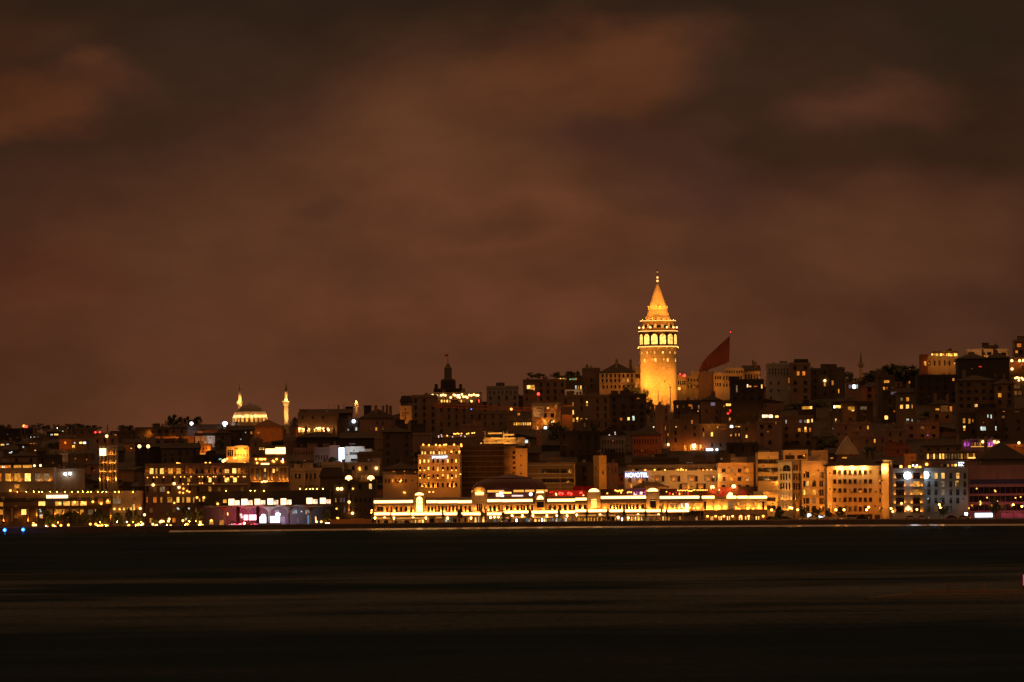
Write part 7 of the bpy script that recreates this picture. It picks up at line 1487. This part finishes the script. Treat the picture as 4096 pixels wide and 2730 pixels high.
# quay street lamps
lamps = [(8,55,1362,'tallest street lamp at the terminal end, glaring white'),(8,205,1345,'street lamp before the ornate cream block, western of a close pair'),(8,222,1348,'street lamp before the ornate cream block, eastern of a close pair'),(8,270,1362,'street lamp at the foot of the brown bay-fronted block'),(8,585,1362,'street lamp between two trees before the floodlit block'),(8,652,1362,'small street lamp half hidden by the green tree'),(8,855,1340,'triple-headed street lamp before the garage doors'),(8,838,1362,'lower lamp of the cluster before the garage doors'),(8,1040,1352,'lone street lamp on a slim post by the stair wing'),
  (9,420,1335,'street lamp before the blue-grey block, upper'),(9,430,1357,'street lamp before the blue-grey block, lower'),(9,992,1336,'big street lamp before the banded block'),(9,1060,1348,'street lamp at the far eastern end of the quay'),(10,85,472,'corner lamp at the first bay of the terminal'),(3,1240,1285,'tall lamp between fence and terminal'),(3,1237,1310,'lower lamp between fence and terminal')]
for i, (k, x, y, lab) in enumerate(lamps):
    street_lamp(lab, k, x, y, 1947 if k == 8 else 1925 if k == 9 else 2006, 150 if k != 3 else 60, 's', .3 if k != 3 else .22)
sl = street_lamp('blue-white star-bright lamp standing before the banded block', 9, 628, 1405, 1918, 420, 'c', .5)
# fence / hoarding and low sheds
p0 = W(3, 760, 1468, 1998); p1 = W(3, 1235, 1385, 1998); g0 = terr(p0.x, 1998); fe = thing('site_hoarding', 'long plain brown hoarding between pavilion and terminal', 'fence', ((p0.x+p1.x)/2, 1998, g0)); hw = (p1.x-p0.x)/2; hh = p1.z-g0
m = M(); nP = 22
for i in range(nP): x0 = -hw+2*hw*i/nP; m.box(x0+.03, x0+2*hw/nP-.03, -.06*(i % 2), .06, .05, hh+(.25 if 10 < i < 18 else 0))
m.obj('board_panel', wall('orange'), fe); m = M(); [m.box(-hw+2*hw*i/11-.08, -hw+2*hw*i/11+.08, .08, .3, 0, hh+.2) for i in range(12)]; m.obj('post', wall('brown'), fe)
for x in (-16,-6,4,14): point(fe, (x*hw/20, -5, 4.2), 30, 'o', .2)
link('bulb', dot_mesh(.3, 'A'), fe, (W(3,838,1378,1998).x-fe.location.x, .5, hh+.5)); link('bulb', dot_mesh(.3, 'A'), fe, (W(3,850,1380,1998).x-fe.location.x, .5, hh+.4))
# lawn strips, ledge lamps
for i, (k, x0, x1, lab) in enumerate(((10,850,1270,'lit strip of lawn at the foot of the terminal by the olive tree'),(10,1960,2353,'lit strip of lawn before the stone pavilion'),(11,40,760,'long lit strip of lawn before the terminal shops'),(11,1000,2100,'longest lit strip of lawn in front of the annexe'),(14,0,160,'short lit strip of lawn at the terminal end'),(14,980,1215,'yellow verge beside the dark kiosk'))):
    a = W(k, x0, 590, 1994); c_ = W(k, x1, 590, 1994); D0 = qd(a.x)+3; m = M(); N_ = 20; rs = random.Random(i)
    for j in range(900):
        x = rs.uniform(a.x, c_.x); y = rs.uniform(D0, D0+4); h = rs.uniform(.1,.3); m.quad((x-.12,y,2),(x+.12,y,2),(x+.1+rs.uniform(-.1,.1),y+.05,2+h),(x-.1,y+.05,2+h))
    m.box(a.x, c_.x, D0, D0+4.2, 1.9, 2.12); g_ = m.obj('lawn', leafmat(True)); tag(g_, kind='stuff')
    for t in range(max(2, int((c_.x-a.x)/9))):
        lx_ = a.x+(c_.x-a.x)*(t+.5)/max(2, int((c_.x-a.x)/9)); bo = thing('bollard_light', '%s bollard light from the west in the %s' % (ORD[t], ['lawn by the olive tree','lawn before the stone pavilion','lawn before the terminal shops','lawn before the annexe','short lawn at the terminal end','verge beside the dark kiosk'][i]), 'bollard light', (lx_, D0+.3, 2.1), 0, 'bollard lights along the quay lawns')
        M().lathe([(.09,0),(.09,.7),(.13,.72),(.13,.8),(.02,.85)], 8).obj('post', wall('lead'), bo); point(bo, (0,.9,.6), 8, 'y', .05, True)
# cars and stalls on the eastern quay
cars = [(14,1480,340,'pale yellow-lit van parked before the garage doors','sand',True,4.8),(14,1290,345,'amber-lit saloon car east of the green tree','sand',False,4.4),(14,1110,345,'car parked beside the white-lit stall','cream',False,4.2),(14,810,340,'pale car with lit rear before the brown bay-fronted block','white',False,4.3),(14,680,345,'small car with cold headlights near the street tree','white',False,4.0),(14,1640,350,'dark car with red tail lights by the pedestrian','coal',False,4.2),(14,120,340,'dark car at the end of the annexe','coal',False,4.2),(14,350,345,'dark car before the ornate cream block','dark',False,4.3)]
for k, x, y, lab, c_, van, L in cars: car(lab, k, x, y, qd(W(k,x,y,1950).x)+9, L, c_, van, 'van' if van else 'car')
for k, x, lab, c_ in ((9,200,'light car before the spotlit pilasters','sand'),(9,290,'car with an amber lamp before the cream block corner','cream'),(9,520,'low car under the blue-grey block','dark'),(9,610,'car beside the star-bright lamp','sand')): car(lab, k, x, 1440, qd(W(k,x,1440,1930).x)+7, 4.3, c_)
for k, x, y0, y1, w, lab in ((14,745,225,320,80,'square white-lit stall with awning on the quay'),(14,955,255,335,110,'sloping white-lit stall tent on the quay'),(14,540,290,345,34,'small blue-lit kiosk on the quay')):
    D = qd(W(k,x,y0,1950).x)+14; a = W(k,x-w/2,y1,D); c_ = W(k,x+w/2,y0,D); g0 = terr(a.x, D); hw = (c_.x-a.x)/2; hh = c_.z-g0
    r = thing('market_stall', lab, 'stall', ((a.x+c_.x)/2, D, g0)); m = M(); m.box(-hw,hw,1.6,1.7,0,hh*.95); m.box(-hw,-hw+.1,0,1.6,0,hh*.95); m.box(hw-.1,hw,0,1.6,0,hh*.95); m.obj('cabin', wall('white'), r)
    m = M(); m.prism([(-hw-.3,hh*.95),(hw+.3,hh*.95 if 'square' in lab else hh*.4),(hw*.2,hh*1.1)], -.5, 1.8); m.obj('awning', wall('white'), r); m = M(); m.box(-hw+.15,hw-.15,1.4,1.55,.5,hh*.85); m.obj('lit_back', glow('N' if 'blue' not in lab else 'b', True), r)
    if 'blue' not in lab: point(r, (0,1.0,hh*.8), 120, 'c', .2, True)
    M().box(-hw,hw,-.3,.2,0,.95).obj('counter', wall('sand'), r)
# pedestrians
for k, x, lab, sh_, grp in ((14,1670,'person in dark clothes walking by the garage doors','coal',None),(14,640,'person standing at the cold-lit car','dark',None),(16,1330,'person on the terminal steps east of the stone pavilion','dark',None),(14,500,'person near the blue-lit kiosk','brown',None),(10,1360,'person before the blue-white shop window','coal',None),(14,1930,'person crouched among planters at the stair wing','dark',None)):
    D = qd(W(k,x,300,1960).x)+5; person(lab, k, x, D, 2.0, 0, sh_, 1.72, grp)
for i, x in enumerate((620,660,700,830,880,930,990,1040)):
    person('%s figure from the west in the red-lit crowd at the stage edge' % ORD[i], 13, x, 2026+(i % 3), 2.0, i % 2, 'dark', 1.7, 'listeners at the stage edge')
# blue mooring lights, small launches
for k, x, y, lab in ((1,58,1450,'cyan-blue lamp on a mooring post, nearest the frame edge'),(1,280,1446,'cyan-blue lamp on a mooring post east of the first one')):
    D = 1984; p = W(k, x, y, D); r = thing('mooring_post', lab, 'mooring post', (p.x, D, -2)); M().lathe([(.3,0),(.25,p.z+1.2),(.35,p.z+1.3)], 8).obj('post', wall('lead'), r); link('beacon', dot_mesh(.65, 'B'), r, (0,0,p.z+2)); point(r, (0,-1.2,p.z+2), 160, 'b', .3, True)
def ql(pts, k, c, r, lab, D=2004):
    x0 = sum(p[0] for p in pts)/len(pts); o = W(k, x0, pts[0][1], D); g0 = terr(o.x, D); t_ = thing('low_light_row', lab, 'lights', (o.x, D, g0))
    for x, y in pts:
        p = W(k, x, y, D); M().bar((p.x-o.x,0,0), (p.x-o.x,0,p.z-g0-r*.8), .05).obj('post', wall('lead'), t_); link('bulb', dot_mesh(r, c), t_, (p.x-o.x, 0, p.z-g0))
    point(t_, (0,-.8,1.6), 40, {'C':'c','A':'a','s':'s'}.get(c, 'a'), .1, True)
ql([(1378,1435),(1392,1465),(1420,1440),(1440,1430),(1460,1420),(1410,1452)], 1, 'C', .35, 'cluster of cold white lights low on the quay by the corner')
ql([(1530,1425),(1540,1440),(1522,1448)], 1, 'C', .3, 'three small cold white lights beside the white cluster')
ql([(430,1390),(400,1390),(450,1430),(415,1450),(335,1455)], 1, 's', .4, 'warm low lights under an awning in the far west')
ql([(590,1455),(672,1450),(575,1420),(670,1415),(735,1395),(640,1395),(910,1445),(825,1390)], 1, 'A', .42, 'scattered amber lights beneath the trees of the shopping block')
ql([(1090,1380),(1155,1380),(1210,1410),(1230,1392),(1265,1455),(1295,1400),(1195,1400),(1240,1450)], 1, 'A', .42, 'amber garden lights near the olive-lit tree')
ql([(1555,1395),(1540,1410),(1665,1395),(1672,1380)], 1, 'A', .42, 'amber lights at the east end of the shopping block')
ql([(205,1430),(190,1440),(170,1420),(250,1390),(240,1398),(262,1392),(325,1370),(318,1390),(340,1435),(395,1457),(330,1455)], 2, 's', .42, 'golden entrance lights before the long brown hotel')
ql([(480,1455),(497,1420),(562,1455),(445,1465),(640,1430),(645,1455),(730,1455),(725,1385),(455,1385),(620,1400)], 2, 'A', .42, 'golden lights beneath the hotel end trees')
ql([(413,1275),(405,1268),(512,1270),(455,1385),(485,1370)], 2, 'c', .35, 'greenish white tree lights before the hotel')
ql([(30,1440),(72,1418),(50,1270),(90,1330)], 2, 's', .45, 'amber lights between shopping block and hotel')
ql([(130,530),(138,575),(295,578),(2168,537),(2118,470),(2200,470)], 13, 's', .4, 'warm ground lights around the pavilion trees', 2020)
# long barge-like breakwater with posts, nearer the camera
BD = 730
bw = thing('breakwater', 'low dark breakwater with short posts crossing the near water', 'breakwater', tuple(W(0, 3800, 2405, BD)-Vector((0,0,0)))); bw.location.z = 0
BX = lambda x: W(0, x, 2400, BD).x-bw.location.x
m = M(); rs = random.Random(9); x = BX(3460); x1 = BX(4250)
prev = None; NSEG = 60; n0 = 0
for i in range(NSEG+1):
    u = x+(x1-x)*i/NSEG; t = min(1, i/14); h = .12+.6*t+rs.uniform(-.06,.06); w_ = .6+3.2*t
    m.v += [(u,-w_,-.6),(u,-w_*.6,h*.7),(u,-.4,h),(u,1.5,h),(u,w_+1,-.6)]
    if i:
        b0 = 5*(i-1)
        for j in range(4): m.f.append((b0+j,b0+5+j,b0+6+j,b0+1+j)); m.m.append(0)
m.obj('rubble_bank', wall('coal'), bw)
m = M(); a = BX(3655); m.box(a, x1, -.35, .35, .72, 1.0); m.obj('deck_beam', wall('brown'), bw)
for px in (3658,3795,3940,4085): m = M(); m.lathe([(.16,.5),(.16,1.75),(.2,1.8),(.02,1.85)], 8); m.obj('post', wall('brown'), bw, (BX(px),0,0))
m = M(); [m.bar((BX(px), 0, 1.5), (BX(px+135), 0, 1.5), .03, 4) for px in (3658,3795,3940)]; m.obj('rail', wall('dark'), bw)
bp_ = W(0, 4094, 2385, BD); be = thing('beacon_pole', 'pinkish-red glowing beacon pole at the frame edge on the breakwater', 'beacon', (bp_.x+.12, BD, .9)); zt_ = W(0, 4093, 2300, BD).z-.9
M().lathe([(.14,0),(.12,.6)], 8).obj('foot', wall('coal'), be); EM['E'] = ((1,.08,.14), .7); M().lathe([(.15,.6),(.15,zt_)], 10).obj('light_tube', glow('E', True), be)

# ---- fill-in houses so that the slopes read as built up (unlit, behind everything named above)
rs = random.Random(77); cnt = 0
for D in (2230, 2310, 2400, 2490, 2580, 2660, 2760, 2880):
    px = -150
    while px < 4250:
        w = rs.uniform(9, 20); P = at(px, 1600, D); g0 = terr(P.x, D); dh_ = rs.uniform(6, 10) if D < 2600 else rs.uniform(4, 7)
        sil = interp([(0,1712),(250,1708),(500,1712),(540,1712),(800,1700),(980,1700),(1060,1695),(1250,1672),(1560,1670),(1600,1600),(1700,1590),(1950,1575),(2090,1540),(2480,1500),(2535,1520),(2560,1655),(2735,1655),(2760,1500),(2800,1500),(3050,1480),(3380,1500),(3480,1510),(3700,1475),(4096,1440)], px)
        top = W(0, px, sil, D).z
        dh_ = min(dh_, top-g0-2.6)
        for (bx0, bx1, bD, bt, bb) in BL:      # never stand in front of a house described above
            if bD > D and bx1 > px-6 and bx0 < px+w*F/D+6 and bD < D+900:
                dh_ = min(dh_, W(0, px, bb, D).z-g0-2.6)
        if dh_ <= 2.0:
            zn = 'under the western ridge' if px < 900 else 'under the mosque ridge' if px < 1500 else 'under the palace' if px < 2000 else 'around the crane' if px < 2500 else 'below the round tower' if px < 3000 else 'below the pointed minaret' if px < 3600 else 'on the eastern slope'
            for t_i in range(2):
                lb_ = '%s dark bushy tree filling a gap at %d paces up, %s' % (ORD[t_i], D-2000, zn)
                hh_ = min(rs.uniform(3, 6), dh_+2.4)
                if lb_ in LABELS or hh_ < 1.4 or cnt < 0: continue
                tx_ = P.x+rs.uniform(0, w); gx_ = terr(tx_, D); tr_ = thing('tree', lb_.replace('%d paces up' % (D-2000), {2230:'the slope foot',2310:'terrace two',2400:'terrace three',2490:'mid-slope',2580:'upper slope',2660:'the crest',2760:'crest back',2880:'the far plateau'}[D]), 'tree', (tx_, D, gx_), rs.uniform(0, 6), 'dark trees in the gaps of the hillside')
                LABELS.setdefault(lb_, []).append('x'); cr_ = link('crown', CROWN[rs.randrange(5)], tr_, (0,0,.4)); ww_ = rs.uniform(8, 13); cr_.scale = (ww_, ww_, hh_); tk_ = link('trunk', TRUNK[0], tr_, (0,0,-.3)); tk_.scale = (5, 5, hh_*.8)
        if dh_ > 2.0:
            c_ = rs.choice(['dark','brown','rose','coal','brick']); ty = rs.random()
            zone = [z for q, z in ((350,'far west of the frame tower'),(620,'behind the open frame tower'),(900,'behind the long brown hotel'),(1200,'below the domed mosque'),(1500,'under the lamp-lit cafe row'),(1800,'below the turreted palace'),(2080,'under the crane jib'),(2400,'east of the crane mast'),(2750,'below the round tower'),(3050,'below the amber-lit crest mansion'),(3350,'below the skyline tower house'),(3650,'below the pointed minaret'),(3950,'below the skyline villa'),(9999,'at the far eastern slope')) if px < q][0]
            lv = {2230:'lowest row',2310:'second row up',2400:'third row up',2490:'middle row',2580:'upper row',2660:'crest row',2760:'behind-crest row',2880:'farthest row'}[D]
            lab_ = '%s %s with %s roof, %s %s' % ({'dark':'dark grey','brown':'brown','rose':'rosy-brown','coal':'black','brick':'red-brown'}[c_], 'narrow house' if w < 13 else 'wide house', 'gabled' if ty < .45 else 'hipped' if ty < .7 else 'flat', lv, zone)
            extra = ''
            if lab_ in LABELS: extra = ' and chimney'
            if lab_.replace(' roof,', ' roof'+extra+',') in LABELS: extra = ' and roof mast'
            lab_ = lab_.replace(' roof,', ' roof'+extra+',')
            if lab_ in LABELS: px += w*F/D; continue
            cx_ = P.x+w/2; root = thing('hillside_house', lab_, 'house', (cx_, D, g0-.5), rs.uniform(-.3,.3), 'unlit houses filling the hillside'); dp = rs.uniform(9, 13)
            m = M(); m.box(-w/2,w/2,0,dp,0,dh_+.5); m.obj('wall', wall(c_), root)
            r = M(); Hr = dh_+.5
            if ty < .45: r.prism([(-w/2-.4,Hr),(w/2+.4,Hr),(0,Hr+2.0)], -.4, dp+.4)
            elif ty < .7:
                r.v += [(-w/2-.4,-.4,Hr),(w/2+.4,-.4,Hr),(w/2+.4,dp+.4,Hr),(-w/2-.4,dp+.4,Hr),(-w/4,dp/2,Hr+2.1),(w/4,dp/2,Hr+2.1)]; r.f += [(0,1,5,4),(1,2,5),(2,3,4,5),(3,0,4),(3,2,1,0)]; r.m += [0]*5
            else: r.box(-w/2-.2,w/2+.2,-.2,dp+.2,Hr,Hr+.3); r.box(-1.5,1.0,3,6,Hr+.3,Hr+1.9)
            r.obj('roof', wall('roofdark'), root)
            if 'chimney' in extra: M().box(-.5,.5,-.4,.4,0,3.2).obj('chimney', wall('brown'), root, (w*.2, dp*.4, Hr))
            if 'mast' in extra: M().bar((0,0,0),(0,0,4.5),.06).obj('mast', wall('steel'), root, (-w*.2, dp*.4, Hr))
            nW = max(2, int(w/3.2)); wsz = (rs.choice((.8,1.0,1.3,1.8)), rs.choice((1.2,1.5,1.8)))
            for j in range(2):
                for i in range(nW):
                    if dh_-1.2-j*3 > 2 and rs.random() < .6: link('window', window_mesh(wsz[0], wsz[1], ('.' if rs.random() > (.12 if px < 2900 else .05) else rs.choice('yodmc')), c_, False, True), root, (-w/2+w*(i+.5)/nW+rs.uniform(-.3,.3), 0, dh_-1.6-j*3))
            if rs.random() < (.3 if px < 2900 else .1): point(root, (rs.uniform(-w/3,w/3), -5, rs.uniform(1.5,4)), rs.uniform(70,230), rs.choice('oaao'), .2)  # wash light added at random to brighten some fill-in houses
            cnt += 1
        px += w*F/D*rs.uniform(1.0, 1.35)
print('fill houses', cnt, 'lights', NL[0], 'objects', len(bpy.data.objects))
dup = {k: v for k, v in LABELS.items() if len(v) > 1 and 'x' not in v}
for k, v in dup.items(): print('DUP', k, len(v))
for o in bpy.data.objects:
    if o.type == 'LIGHT': o.visible_camera = True
